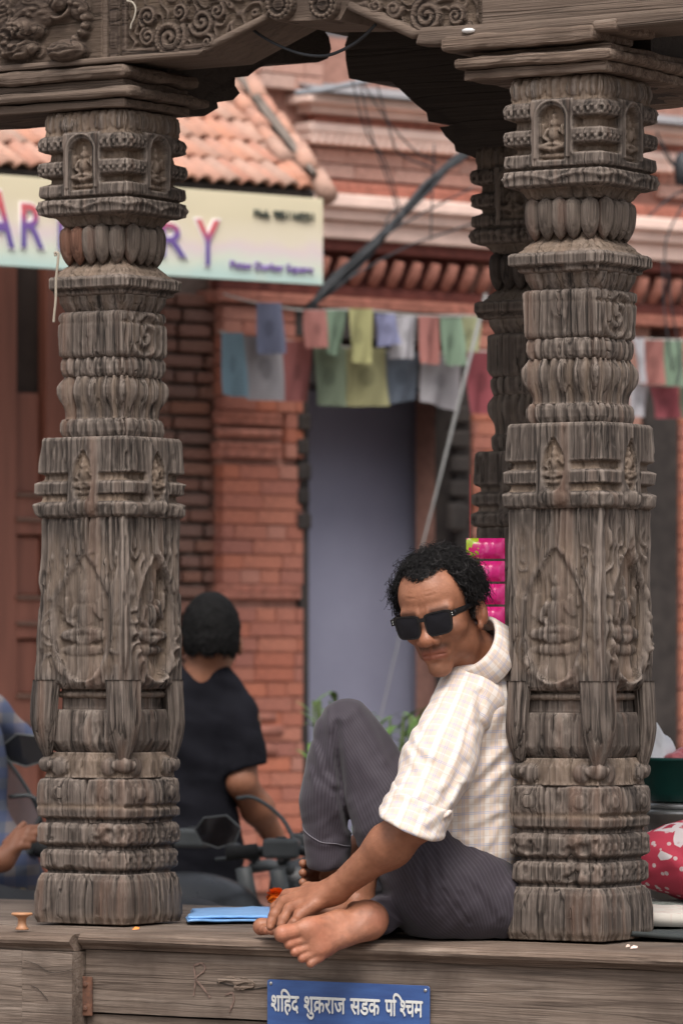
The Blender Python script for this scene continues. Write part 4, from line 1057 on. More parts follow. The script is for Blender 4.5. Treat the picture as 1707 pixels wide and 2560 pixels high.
for r_i in range(nrows):
    base = np.array([0, -WE, ze])+sdir_*(TL*r_i)
    uh = uhip-HOFF*(r_i/nrows)-.03; u = U(-60, WE)+(TW*.5 if r_i % 2 else 0)+.035*r_i*0
    while u < uh:
        o = bpy.data.objects.new('tile', tme); C.objects.link(o); o.parent = aw
        o.location = (u+rr.uniform(-.004, .004), base[1], base[2]+rr.uniform(0, .006)); o.rotation_euler = (0, rr.uniform(-.05, .05), rr.uniform(.06, .16)); u += TW; cnt += 1
# hip: ridge tiles, weathered plank, tiles of the far slope
h0 = np.array([uhip, -WE, ze+.02]); h1 = np.array([uhip-HOFF, -WT, zt_+.03])
for k in range(9):
    p = lerp(h0, h1, (k+.2)/9); q = lerp(h0, h1, (k+1.25)/9)
    jx = np.array([rr.uniform(-.03, .02), 0, rr.uniform(-.015, .02)])
    MB().tube([p+np.array([-.04, 0, .0])+jx, q+np.array([-.05, 0, .0])+jx], [.034, .026], 10).build('ridge_tile', tmat.m, aw, True)
    if k < 7: MB().tube([p+np.array([.075, 0, -.03])+jx*1.5, q+np.array([.09, 0, -.02])+jx*1.5], [.040, .034], 10).build('ridge_tile', tmat.m, aw, True)
d_ = h1-h0
MB().add(*tube([h0+d_*.10+np.array([.03, -.02, -.015]), h0+d_*.45+np.array([.015, 0, .01]), h0+d_*.85+np.array([.03, 0, .0])], [.012, .024, .018], 5)).build('hip_plank', plain('grey_old_wood', (.17, .14, .12), .9, var=.4, scale=12), aw)
MB().box(U(-260, WE), uhip-.01, -WE+.02, -WE+.10, ze-.050, ze-.02).build('eave_board', dkw, aw)
for upx in (560, 120): MB().box(U(upx, WE)-.02, U(upx, WE)+.02, -WE+.1, .1, ze-.10, ze-.06).build('eave_arm', dkw, aw)
# --- shop sign board
WS = 1.10
sbm = NT('sign_print'); v = sbm.coord('Object'); s3 = sbm.sep(v); n = sbm.noise(v, 3, 3, .5, .6); n2 = sbm.noise(v, 6, 2)
zs_t, zs_b = fx(808, 497, WS)[1], fx(808, 713, WS)[1]
g = sbm.math('ADD', sbm.math('DIVIDE', sbm.math('SUBTRACT', s3[2], zs_b), zs_t-zs_b), sbm.math('MULTIPLY', sbm.math('SUBTRACT', n, .5), .5))
sbm.set(Base_Color=sbm.mix(sbm.ramp(n2, [(.5, 0), (.8, .25)]), sbm.ramp(g, [(.02, (.42, .56, .52, 1)), (.2, (.56, .60, .50, 1)), (.36, (.62, .52, .52, 1)), (.5, (.64, .57, .45, 1)), (.8, (.61, .54, .38, 1)), (1, (.64, .57, .40, 1))]), (.70, .60, .42, 1)), Roughness=.45)
bd = fframe('shop_sign_board', 'long printed yellow and green shop board hanging under the tiled awning', 'sign')
us0, us1 = U(-420, WS), fx(808, 600, WS)[0]
MB().box(us0, us1, -WS, -WS+.02, zs_b, zs_t).build('panel', sbm.m, bd, bevel=.002, seg=1)
ltm = NT('letter_print'); v = ltm.coord('Object'); s3 = ltm.sep(v)
def flat_text(body, u, z, width, height, mats, outline=None, y=-WS):
    me = text_mesh(body, 1.0, .004, .008 if outline is not None else 0.0); a_, b_ = wid(me)
    n = len(me.vertices); co = np.empty(n*3, np.float32); me.vertices.foreach_get('co', co); co = co.reshape(-1, 3); y0, y1 = co[:, 1].min(), co[:, 1].max()
    if outline is not None:
        mo = text_mesh(body, 1.0, .002, .038); no = len(mo.vertices); c2 = np.empty(no*3, np.float32); mo.vertices.foreach_get('co', c2); c2 = c2.reshape(-1, 3)
        k = width/(b_-a_); kz = height/(y1-y0); c3 = np.stack([(c2[:, 0]-a_)*k, -c2[:, 2], (c2[:, 1]-y0)*kz], -1); mo.vertices.foreach_set('co', c3.astype(np.float32).ravel()); mo.update(); mo.materials.clear(); mo.materials.append(outline)
        ob = link('letter_outline', mo, None, bd); ob.location = (u, y-.0025, z)
    k = width/(b_-a_); kz = height/(y1-y0); c3 = np.stack([(co[:, 0]-a_)*k, -co[:, 2], (co[:, 1]-y0)*kz], -1); me.vertices.foreach_set('co', c3.astype(np.float32).ravel()); me.update(); me.materials.clear(); me.materials.append(mats)
    ob = link('lettering', me, None, bd); ob.location = (u, y-.0055, z); return ob
zl0, zl1 = fx(520, 668, WS)[1], fx(520, 545, WS)[1]
gg = ltm.math('DIVIDE', s3[2], zl1-zl0); ltm.set(Base_Color=ltm.ramp(gg, [(.1, (.11, .075, .26, 1)), (.45, (.15, .08, .28, 1)), (.7, (.48, .09, .11, 1)), (1, (.55, .12, .12, 1))]), Roughness=.5)
wo_ = plain('letter_white', (.75, .74, .76), .5, var=.05)
blk = plain('print_dark', (.05, .06, .05), .6); vio = plain('print_violet', (.22, .14, .38), .6)
H_ = zl1-zl0
def letters(word, px0, px1, y0, y1): 
    a_, z0 = fx(px0, y1, WS); b_, z1 = fx(px0, y0, WS); c_ = fx(px1, y1, WS)[0]; flat_text(word, a_, z0, c_-a_, z1-z0, ltm.m, wo_)
letters('A', -42, 34, 475, 615); letters('R', 52, 108, 508, 618); letters('T', 122, 176, 515, 622); letters('GALLE', 190, 388, 520, 645); letters('R', 398, 464, 556, 640); letters('Y', 488, 546, 548, 662)
a_, z0 = fx(634, 544, WS); b_ = fx(782, 544, WS)[0]; flat_text('Mob. 9851160251', a_, z0, b_-a_, .030, blk)
a_, z0 = fx(574, 668, WS); b_ = fx(780, 668, WS)[0]; flat_text('Patan Durbar Square', a_, z0-.012, b_-a_, .036, vio)

# --- prayer flags on two strings
def flag_mat(name, col, dark=.55):
    t = NT(name); v = t.attr('uvp'); s_ = t.sep(v); n = t.noise(t.coord('Object'), 12, 4)
    st = t.math('GREATER_THAN', t.math('SINE', t.math('MULTIPLY', s_[1], 120.0)), .35)
    mt = t.math('LESS_THAN', t.math('ADD', t.math('POWER', t.math('MULTIPLY', t.math('SUBTRACT', s_[0], .5), 5.0), 2.0), t.math('POWER', t.math('MULTIPLY', t.math('SUBTRACT', s_[1], .5), 5.5), 2.0)), t.math('MULTIPLY', n, 1.6))
    mg = t.math('MULTIPLY', t.math('GREATER_THAN', s_[0], .12), t.math('LESS_THAN', s_[0], .88))
    f = t.math('MULTIPLY', t.math('MAXIMUM', t.math('MULTIPLY', st, .42), t.math('MULTIPLY', mt, .55)), mg)
    dk = tuple(c*.35 for c in col[:3])+(1,)
    t.set(Base_Color=t.mix(f, t.mix(t.ramp(n, [(.3, 0), (.7, .3)]), col, tuple(c*.7 for c in col[:3])+(1,)), dk), Roughness=.9)
    tr = t.n('ShaderNodeBsdfTranslucent'); tr.inputs['Color'].default_value = col; mx = t.n('ShaderNodeMixShader'); mx.inputs[0].default_value = .25
    t.l(t.b.outputs[0], mx.inputs[1]); t.l(tr.outputs[0], mx.inputs[2]); t.l(mx.outputs[0], t.out.inputs['Surface']); return t.m
FC = dict(blue=(.24, .27, .42, 1), red=(.42, .12, .11, 1), green=(.24, .36, .24, 1), yellow=(.52, .50, .20, 1), violet=(.26, .27, .46, 1), white=(.58, .56, .60, 1), coral=(.50, .18, .15, 1), pale=(.48, .50, .26, 1), sky=(.25, .42, .52, 1), grey=(.45, .42, .44, 1), crimson=(.40, .07, .09, 1), olive=(.36, .34, .15, 1), moss=(.22, .28, .18, 1), slate=(.16, .20, .26, 1))
FM = {k: flag_mat('flag_'+k, tuple(.92*(.84*x+.16*sum(c[:3])/3) for x in c[:3])+(1,)) for k, c in FC.items()}
strm = plain('string_white', (.45, .43, .40), .8)
def garland(label, wf, flags, string):
    g_ = fframe('prayer_flag_string', label, 'flags', 'strings of prayer flags')
    pts = [np.array([fx(a_, b_, wf)[0], -wf, fx(a_, b_, wf)[1]]) for a_, b_ in string]
    MB().tube(spline(pts, 6), .004, 5).build('string', strm, g_)
    for q, (x0, x1, y0, y1, col, tw, lift) in enumerate(flags):
        nx, nz = 12, 14; V = []; uv = []
        for j in range(nz+1):
            for i in range(nx+1):
                s_, t_ = i/nx, j/nz
                px_ = lerp(x0, x1, s_)+tw*t_*(.5); py_ = lerp(y0, y1, t_)+lift*s_*t_
                u_, z_ = fx(px_, py_, wf)
                yy = -wf-.006+(.018*math.sin(s_*5+q*1.7)+.010*math.sin(s_*9+q+t_*3))*t_**.8-.02*t_*math.sin(q*2.1)
                V.append((u_, yy, z_)); uv.append((s_, t_, 0))
        F = [(j*(nx+1)+i, j*(nx+1)+i+1, (j+1)*(nx+1)+i+1, (j+1)*(nx+1)+i) for j in range(nz) for i in range(nx)]
        n = len(V); V2 = V+[(a_, b_+.0015, c_) for a_, b_, c_ in V]; F2 = F+[tuple(k+n for k in f[::-1]) for f in F]
        o = pyd('flag', V2, F2, FM[col], g_, True); attr(o.data, 'uvp', np.array(uv+uv))
    return g_
garland('upper string of small prayer flags over the doorway', .40, [(640, 700, 757, 885, 'blue', 6, 0), (757, 812, 775, 870, 'coral', 4, 0), (815, 862, 775, 884, 'green', 0, 8), (870, 928, 772, 904, 'yellow', -6, 6), (936, 985, 785, 868, 'violet', 6, -8), (985, 1038, 790, 896, 'white', 4, 0), (1043, 1094, 790, 908, 'coral', 4, 4), (1098, 1150, 795, 914, 'green', 0, 0), (1153, 1200, 792, 880, 'pale', 0, 0), (1245, 1300, 805, 910, 'violet', 0, 0), (1580, 1606, 845, 958, 'white', 2, 0), (1608, 1655, 850, 962, 'coral', 4, 0), (1657, 1704, 852, 965, 'green', 4, 0)],
        [(560, 735), (640, 757), (760, 776), (900, 775), (1050, 790), (1200, 793), (1400, 830), (1600, 848), (1760, 850)])
garland('lower string of large prayer flags hanging across the doorway', .32, [(552, 606, 832, 985, 'sky', 8, 10), (606, 700, 845, 1000, 'grey', 14, 4), (706, 778, 852, 1004, 'red', 6, 0), (782, 862, 868, 1012, 'moss', 0, 4), (862, 960, 870, 1016, 'olive', -4, 0), (960, 1048, 880, 1012, 'slate', -6, -14), (1050, 1150, 890, 1004, 'grey', -12, 24), (1160, 1240, 880, 1034, 'crimson', 2, 2), (1250, 1330, 890, 1030, 'moss', 0, 0), (1570, 1616, 962, 1042, 'white', 2, 0), (1620, 1692, 966, 1046, 'crimson', 4, 0), (1696, 1760, 966, 1046, 'moss', 4, 0)],
        [(548, 828), (606, 842), (700, 850), (860, 868), (1050, 884), (1240, 882), (1400, 930), (1616, 962), (1780, 964)])
# --- cables
cbm = plain('black_cable', (.028, .030, .034), .55, var=.2)
cb = fframe('cable_bundle', 'thick bundle of black electric cables slanting down across the cornice', 'cable')
rc = random.Random(5)
for k in range(16):
    o_ = lambda s_: rc.uniform(-s_, s_)
    pts = [(772+o_(6), 765+o_(8)), (850+o_(16), 690+o_(14)), (955+o_(7), 592+o_(9)), (1060+o_(8), 470+o_(8)), (1146+o_(6), 396+o_(5)), (1260+o_(6), 290+o_(6))]
    P = [np.array([fx(a_, b_, .9)[0], -.9+o_(.02), fx(a_, b_, .9)[1]]) for a_, b_ in pts]
    MB().tube(spline(P, 6), .0055, 5).build('cable', cbm, cb, True)
for pts in ([(880, 200), (915, 330), (960, 400), (1000, 520)], [(905, 205), (960, 290), (1030, 370), (1096, 410)], [(940, 200), (975, 330), (1000, 385), (1080, 420)], [(955, 590), (1080, 520), (1180, 470)], [(830, 720), (1010, 620), (1180, 560)], [(950, 600), (975, 535), (1010, 520), (1000, 560), (960, 590)], [(1085, 360), (1080, 480), (1076, 600)], [(900, 210), (930, 340), (985, 500), (990, 540)]):
    P = [np.array([fx(a_, b_, .95)[0], -.95, fx(a_, b_, .95)[1]]) for a_, b_ in pts]; MB().tube(spline(P, 8), .0036, 4).build('wire', cbm, cb, True)
hp = fframe('hose_pipe', 'grey drooping pipe below the upper roofing', 'pipe')
P = [np.array([fx(a_, b_, .6)[0], -.6, fx(a_, b_, .6)[1]]) for a_, b_ in [(740, 232), (800, 226), (870, 212), (950, 198), (1010, 190)]]
MB().tube(spline(P, 6), .011, 8).build('pipe', plain('grey_pipe', (.25, .26, .28), .5), hp, True)
rod = fframe('leaning_rod', 'thin grey rod leaning across the doorway', 'rod')
MB().tube([np.array([fx(a_, b_, .7)[0], -.7+dd, fx(a_, b_, .7)[1]]) for a_, b_, dd in ((1214, 735, .0), (1150, 990, .0), (1090, 1230, 0), (1020, 1500, 0), (950, 1800, 0), (905, 2000, 0))], [.0075, .0068, .0045, .0022, .002, .002], 8).build('rod', plain('rod_grey', (.22, .22, .215), .5), rod, True)
wr = fframe('wire_tangle', 'loose tangle of thin wires right of the right pillar', 'wire')
for pts in ([(1640, 330), (1670, 400), (1720, 440)], [(1650, 350), (1690, 420), (1730, 470)], [(1620, 540), (1680, 490), (1730, 470)], [(1660, 660), (1664, 600), (1690, 540), (1720, 500)], [(1668, 660), (1676, 760), (1700, 900), (1692, 960)], [(1655, 650), (1660, 780), (1680, 930)]):
    P = [np.array([fx(a_, b_, .9)[0], -.9, fx(a_, b_, .9)[1]]) for a_, b_ in pts]; MB().tube(spline(P, 8), .0045, 4).build('wire', cbm, wr, True)
bx_ = fframe('street_lamp', 'black lamp housing at the right edge among wires', 'lamp')
a_, z_ = fx(1706, 425, .9); MB().lathe([(.012, -.06), (.03, -.055), (.036, 0), (.03, .05), (.012, .07)], 12, (a_, -.9, z_)).build('housing', cbm, bx_, True)

# ------------------------------------------------------------ the seated man
def skin_mat(name, base, warm):
    t = NT(name); v = t.coord('Object'); n = t.noise(v, 35, 4); n2 = t.noise(v, 260, 3); a = t.n('ShaderNodeAttribute', attribute_name='tint')
    c = t.mix(t.ramp(n, [(.3, 0), (.7, .5)]), base, warm); c = t.mix(1.0, c, a.outputs['Color'], 'MULTIPLY')
    t.set(Base_Color=c, Roughness=.48); t.b.inputs['Specular IOR Level'].default_value = .38
    t.b.inputs['Subsurface Weight'].default_value = .05; t.b.inputs['Subsurface Radius'].default_value = (.012, .005, .003); t.b.inputs['Subsurface Scale'].default_value = .6
    n3 = t.noise(v, 900, 2); t.l(t.ramp(t.noise(v, 70, 3), [(.3, .36), (.7, .58)]), t.b.inputs['Roughness']); t.bump(t.math('ADD', t.math('MULTIPLY', n3, .35), t.math('ADD', t.math('MULTIPLY', n2, .6), n)), .38, .003); return t.m
skin_mat('skin', (.295, .125, .070, 1), (.225, .088, .047, 1))
def add_tint(me, T_):
    a = me.attributes.new('tint', 'FLOAT_COLOR', 'POINT'); d = np.ones((len(me.vertices), 4), np.float32); d[:, :3] = T_; a.data.foreach_set('color', d.ravel())

MF = np.array([-math.cos(PHI), math.sin(PHI), 0]); ML = np.array([-math.sin(PHI), -math.cos(PHI), 0]); UP = np.array([0, 0, 1.])
man_base = at(1140, 2340, 9.1); man_base[2] = 0
man = empty('person', man_base); tag(man, 'man in dark sunglasses and pale checked shirt sitting barefoot against the right pillar', 'person')
def manpart(name, V, Q, mat, parent=None, smooth=True):
    return mk(name, V-man_base, Q, mat, parent if parent is not None else man, smooth)
def MQ(P, o): q = P-o; return np.stack([q@MF, q@ML, q[..., 2]], -1)

# --- head, in its own frame: face towards -y
HS = .90
Rm = lambda ax_, d: np.array(Matrix.Rotation(R(d), 3, ax_))
HM = Rm('Y', -9)@Rm('Z', -24)@Rm('X', 9)
nose = at(1064, 1606, 8.90); HC = nose-HM@(np.array([0, -.113, -.032])*HS)
def tohead(P): return ((P-HC)@HM)/HS
def fromhead(p): return HC+(np.asarray(p)*HS)@HM.T
def head_sdf(p):
    x = np.abs(p[..., 0]); q = p.copy(); q[..., 0] = x
    d = ell(p, (0, .016, .042), (.0765, .098, .090))
    pt_ = p.copy(); pt_[..., 0] = p[..., 0]/np.interp(p[..., 2], [-.12, -.07, -.01, .02], [.58, .76, .98, 1])
    d = smin(d, ell(pt_, (0, -.034, -.026), (.0610, .056, .080))*.9, .028)
    d = smin(d, ell(p, (0, -.030, .055), (.064, .060, .055)), .03)                       # forehead
    d = smin(d, ell(q, (.046, -.050, -.020), (.020, .026, .018)), .022)                  # cheekbones
    d = smin(d, ell(q, (.041, -.008, -.066), (.018, .038, .024)), .028)                  # jaw angle
    d = smin(d, ell(p, (0, -.068, -.097), (.026, .021, .019)), .022)                     # chin
    d = smin(d, cone(q, (.010, -.088, .024), (.048, -.074, .026), .010, .010), .014)     # brow ridge
    d = smax(d, -ell(q, (.031, -.096, .002), (.018, .016, .012)), .012)                  # eye hollows
    d = smin(d, ell(q, (.030, -.076, .002), (.0135, .0125, .0125)), .004)
    d = smin(d, cone(p, (0, -.086, .010), (0, -.106, -.026), .0085, .0130), .010)        # nose
    d = smin(d, ell(p, (0, -.108, -.031), (.0165, .0130, .0130)), .006)
    d = smin(d, ell(q, (.0170, -.095, -.034), (.0100, .0130, .0100)), .005)
    d = smax(d, -ell(q, (.0070, -.103, -.041), (.0042, .0065, .0042)), .003)
    d = smin(d, ell(p, (0, -.076, -.062), (.031, .021, .025)), .014)                     # muzzle
    d = smax(d, -cone(q, (.024, -.088, -.042), (.033, -.078, -.062), .0012, .0010), .010)
    lip = -.0655-.0020*np.cos(np.clip(x/.024, 0, 1)*np.pi)*-1
    zz = q.copy(); zz[..., 2] = p[..., 2]+.45*x*x*10*.1
    d = smin(d, cone(zz, (0, -.0940, -.0570), (.0245, -.0835, -.0615), .0052, .0028), .003)
    d = smin(d, cone(zz, (0, -.0920, -.0700), (.0210, -.0830, -.0670), .0064, .0032), .003)
    d = smax(d, -cone(zz, (0, -.1005, -.0634), (.0300, -.0850, -.0645), .0022, .0016), .0022)  # mouth line
    d = smax(d, -ell(p, (0, -.094, -.081), (.020, .007, .005)), .007)
    d = smax(d, -cone(q, (.0055, -.100, .020), (.006, -.096, .040), .0016, .0008), .004)  # frown lines
    for zf in (.058, .068, .078): d = smax(d, -cone(q, (0, -.0985+.10*(zf-.055), zf), (.035, -.086+.10*(zf-.055), zf+.003), .0011, .0005), .0035)
    # ears
    e = ell(q, (.080, .016, -.004), (.0085, .019, .032), Rm('Z', -22)@Rm('X', 12)); e = smax(e, -ell(q, (.088, .010, .002), (.006, .010, .017)), .004)
    d = smin(d, e, .006)
    d = smin(d, ell(q, (.079, .004, -.033), (.006, .008, .009)), .005)
    return d
neck_lo = at(1222, 1672, 9.09)
def head_world(P):
    d = head_sdf(tohead(P))*HS
    n1 = cone(P, fromhead((0, .022, -.060)), neck_lo, .050, .058)
    n2 = cone(P, fromhead((.052, .020, -.040)), fromhead((.010, -.02, -.17)), .009, .008)
    d = smin(d, smin(n1, n2, .02), .022)
    return d
lo = HC-np.array([.125, .14, .20]); hi = HC+np.array([.15, .16, .135])
Vh, Qh = nets(head_world, lo, hi, .0021)
keep_ = None
ph = tohead(Vh)
th_ = np.ones((len(Vh), 3))
def paint(mask, col): 
    global th_
    th_ = th_*(1-mask[:, None])+th_*np.array(col)*mask[:, None]
xx, yy_, zz_ = np.abs(ph[:, 0]), ph[:, 1], ph[:, 2]
front = sstep(-.03, -.06, yy_)
paint(front*sstep(.020, .014, np.abs(zz_+.063)+np.clip(xx-.012, 0, 1)*.35)*sstep(.006, .0, np.abs(zz_+.063)-.008)*sstep(.032, .024, xx)*1.0, (.86, .66, .70))      # lips
paint(front*sstep(.040, .030, xx)*np.exp(-((zz_+.048)/.0065)**2)*sstep(.001, .006, xx)*.9, (.40, .42, .46))                                  # moustache shadow
paint(front*np.exp(-((zz_+.097)/.016)**2)*sstep(.034, .018, xx)*.6, (.70, .78, .86))                                                              # grey chin stubble
paint(sstep(.02, .05, xx)*sstep(-.02, -.06, zz_)*sstep(-.14, -.11, zz_)*sstep(.05, -.02, yy_)*.35, (.66, .68, .72))
paint(front*np.exp(-((zz_-.027-.02*xx)/.006)**2)*sstep(.012, .018, xx)*sstep(.056, .050, xx)*.85, (.22, .2, .2))                                # brows
paint(sstep(.06, .075, xx)*sstep(.03, -.01, np.abs(yy_-.016))*.5, (.9, .72, .66))                                                                  # ears
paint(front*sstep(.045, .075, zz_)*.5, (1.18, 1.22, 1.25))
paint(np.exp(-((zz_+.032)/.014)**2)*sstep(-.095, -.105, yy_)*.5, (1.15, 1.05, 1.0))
meshes = [(Vh, Qh, th_)]

# --- left arm and hand
shL = at(1150, 1748, 8.97); elL = at(1048, 2052, 8.80); wrL = at(838, 2226, 8.92)
elI = lerp(elL, shL, .55)
kn = {'i': at(717, 2238, 8.985), 'm': at(712, 2254, 8.955), 'r': at(724, 2272, 8.925), 'p': at(748, 2288, 8.900)}
tips = {'i': [at(690, 2268, 9.00), at(682, 2292, 9.0), at(684, 2306, 8.995)], 'm': [at(688, 2286, 8.955), at(679, 2306, 8.95), at(676, 2318, 8.945)],
        'r': [at(709, 2298, 8.915), at(704, 2312, 8.91), at(706, 2322, 8.908)], 'p': [at(735, 2306, 8.885), at(726, 2315, 8.885), at(722, 2324, 8.887)]}
fr = {'i': .0098, 'm': .0102, 'r': .0095, 'p': .0084}
def arm_sdf(P):
    d = cone(P, elI, elL, .028, .033)
    mid = lerp(elL, wrL, .35)
    d = smin(d, cone(P, elL, mid, .034, .0375), .02); d = smin(d, cone(P, mid, wrL, .0375, .0235), .03)
    h = cone(P, wrL, at(800, 2240, 8.93), .0225, .021)
    for k in 'imrp':
        h = smin(h, cone(P, lerp(wrL, kn[k], .28), kn[k], .0165, .0118), .012)
    for k in 'imrp':
        r_ = fr[k]; c = [kn[k]]+tips[k]; f_ = cone(P, c[0], c[1], r_*1.12, r_*.98)
        f_ = smin(f_, cone(P, c[1], c[2], r_*.98, r_*.9), .004); f_ = smin(f_, cone(P, c[2], c[3], r_*.9, r_*.72), .004)
        f_ = smin(f_, ell(P, c[1], (r_*1.12,)*3), .003)
        h = smin(h, f_, .0035)
    th = smin(cone(P, at(812, 2225, 8.95), at(770, 2222, 9.0), .016, .013), cone(P, at(770, 2222, 9.0), at(738, 2242, 9.02), .0125, .0095), .006)
    h = smin(h, th, .008)
    d = smin(d, h, .02)
    for k, a_, b_ in (('m', .15, .9), ('r', .2, .9), ('i', .15, .9)):              # tendons
        d = smin(d, cone(P, lerp(wrL, kn[k], a_)+np.array([0, -.0135, .010]), lerp(wrL, kn[k], b_)+np.array([0, -.006, .006]), .0022, .0026), .008)
    d = d-.0012*(fbm(P[..., 0]*70, P[..., 1]*70, P[..., 2]*70, 2)-.5)
    return d
allp = np.array([elI, elL, wrL]+list(kn.values())+[q for t_ in tips.values() for q in t_])
Va, Qa = nets(arm_sdf, allp.min(0)-.055, allp.max(0)+.055, .0022)
ta_ = np.ones((len(Va), 3)); w_h = sstep(.13, .03, np.linalg.norm(Va-at(740, 2270, 8.94), axis=1)); ta_ = ta_*(1-w_h[:, None]*.35)+np.array([1.08, .98, .95])*w_h[:, None]*.35
for k in 'imrp':
    w_ = sstep(.010, .004, np.linalg.norm(Va-(tips[k][2]+tips[k][1])/2-np.array([0, -.006, .003]), axis=1)); ta_ = ta_*(1-w_[:, None]*.3)+ta_*np.array([1.3, 1.3, 1.3])*w_[:, None]*.3
    w_ = sstep(.012, .004, np.linalg.norm(Va-tips[k][0], axis=1))*.4; ta_ = ta_*(1-w_[:, None]*.35)
meshes.append((Va, Qa, ta_))

# --- feet
def foot_sdf(p):
    d = ell(p, (-.004, 0, .030), (.034, .030, .031))
    d = smin(d, cone(p, (.0, -.004, .040), (.095, -.004, .030), .033, .026), .022)
    d = smin(d, cone(p, (.0, -.012, .020), (.12, -.022, .015), .020, .015), .015)
    d = smin(d, cone(p, (.06, .014, .034), (.135, .020, .020), .024, .020), .018)
    d = smin(d, ell(p, (.128, .018, .017), (.030, .024, .017)), .014)
    d = smin(d, ell(p, (.118, -.014, .014), (.034, .028, .014)), .014)
    d = smax(d, -ell(p, (.055, .034, -.006), (.045, .022, .014)), .016)
    toes = [((.150, .026, .015), (.184, .028, .0145), .0145, .0172), ((.150, .004, .013), (.178, .0055, .011), .0085, .0100), ((.146, -.012, .012), (.171, -.0115, .010), .0082, .0094), ((.138, -.027, .011), (.160, -.0275, .0095), .0080, .0090), ((.124, -.038, .010), (.146, -.0415, .009), .0080, .0088)]
    for a_, b_, r1, r2 in toes:
        d = smin(d, cone(p, a_, b_, r1, r2), .0045)
    d = smin(d, cone(p, (-.002, 0, .05), (-.016, 0, .13), .031, .030), .025)
    d = smin(d, ell(p, (.004, .026, .072), (.012, .010, .013)), .010); d = smin(d, ell(p, (.0, -.026, .064), (.012, .010, .013)), .010)
    return d-.0010*(fbm(p[..., 0]*60, p[..., 1]*60, p[..., 2]*60, 2)-.5)
FSc = .97
def place_foot(T_, z_, mirror, origin, cut=None):
    x_ = np.array(T_, float); x_ /= np.linalg.norm(x_); z_ = np.array(z_, float); z_ -= x_*z_.dot(x_); z_ /= np.linalg.norm(z_); y_ = np.cross(z_, x_)
    if mirror: y_ = -y_
    M = np.stack([x_, y_, z_], 1)
    V, Q = nets(foot_sdf, (-.06, -.065, -.015), (.22, .065, .135), .0021)
    if mirror: Q = Q[:, ::-1]
    tint = np.ones((len(V), 3)); sole = sstep(.018, .004, V[:, 2]-np.where((V[:, 0] > -.02) & (V[:, 0] < .11), .008, 0))
    tint = tint*(1-sole[:, None])+sole[:, None]*np.array([1.30, 1.32, 1.42])
    red = sole*np.maximum(np.exp(-((V[:, 0]-.115)/.02)**2), np.maximum(np.exp(-(np.hypot(V[:, 0]+.01, V[:, 1])/.022)**2), sstep(.15, .17, V[:, 0])))
    tint = tint*(1-red[:, None]*.5)+tint*np.array([1.12, .95, .92])*red[:, None]*.5
    dirt = sstep(.45, .65, fbm(V[:, 0]*55, V[:, 1]*55, V[:, 2]*55, 3))*sole*.45; tint = tint*(1-dirt[:, None])+tint*np.array([.62, .66, .70])*dirt[:, None]
    return origin+(V*FSc)@M.T, Q, tint
# right foot, sole to the street, hanging over the ledge
hr = at(936, 2300, 8.90)
Tr = at(727, 2368, 8.83)-hr
Vr, Qr, tr_ = place_foot(Tr, (.10, 1, .12), False, hr+np.array([.0, -.018, .0]))
meshes.append((Vr, Qr, tr_))
hl = at(888, 2318, 9.02); hl[2] = .004
tl = at(652, 2330, 9.03); tl[2] = .004
Vl, Ql, tl_ = place_foot(tl-hl, (0, 0, 1), True, hl)
meshes.append((Vl, Ql, tl_))
# --- right hand clasping the shin from behind: forearm and fingers
def rh_sdf(P):
    w_ = at(845, 2178, 9.17); d = cone(P, at(985, 2030, 9.32), w_, .034, .023)
    for k, (y0, y1) in enumerate(((2160, 2158), (2180, 2182), (2200, 2206), (2220, 2228))):
        a_, b_, c_ = at(800, y0, 9.19), at(764, y0+2, 9.14), at(757, y1, 9.085); d = smin(d, cone(P, w_, a_, .018, .012), .012)
        f_ = smin(cone(P, a_, b_, .0105, .0095), cone(P, b_, c_, .0095, .0080), .004); d = smin(d, f_, .003)
    return d
Vg, Qg = nets(rh_sdf, at(740, 2260, 9.05)-np.array([.02, .02, .02]), at(1020, 2000, 9.38)+np.array([.02, .02, .02]), .003)
meshes.append((Vg, Qg, np.ones((len(Vg), 3))*.9))
off = 0; VV = []; QQ = []; TT = []
for V_, Q_, T_ in meshes: VV.append(V_); QQ.append(Q_+off); TT.append(T_); off += len(V_)
body = manpart('body', np.vstack(VV), np.vstack(QQ), MATS['skin']); VA = np.vstack(VV); TA = np.vstack(TT); mo = fbm(VA[:, 0]*45, VA[:, 1]*45, VA[:, 2]*45, 3)-.5; mo2 = fbm(VA[:, 0]*160, VA[:, 1]*160, VA[:, 2]*160, 2)-.5
add_tint(body.data, TA*(1+.50*mo[:, None]*np.array([.8, 1.0, 1.1])+.22*mo2[:, None]))

# --- hair: curls grown from the scalp
hrm = NT('black_hair'); v = hrm.coord('Object'); n = hrm.noise(v, 120, 2); a = hrm.n('ShaderNodeAttribute', attribute_name='tint')
hrm.set(Base_Color=hrm.mix(1.0, (.010, .009, .009, 1), a.outputs['Color'], 'MULTIPLY'), Roughness=.5); hrm.b.inputs['Specular IOR Level'].default_value = .22
def hair_mask(p):
    x, y, z = p[:, 0], p[:, 1], p[:, 2]; ax_ = np.abs(x)
    ang = np.arctan2(ax_, -y+.01)                                    # 0 front
    line = np.interp(ang, [0, .22, .45, .75, .95, 1.15, 1.35, 1.6, 2.0, 2.6, 3.2], [.090, .094, .104, .100, .052, .010, -.016, -.008, -.035, -.06, -.07])
    m = z > line
    ear = (ax_ > .070) & (np.abs(y-.016) < .026) & (z < .022)
    return m & ~ear & (np.abs(head_sdf(p)) < .004)
rs = np.random.default_rng(11)
cand = np.where(hair_mask(ph))[0]
pick = rs.choice(cand, 7500)
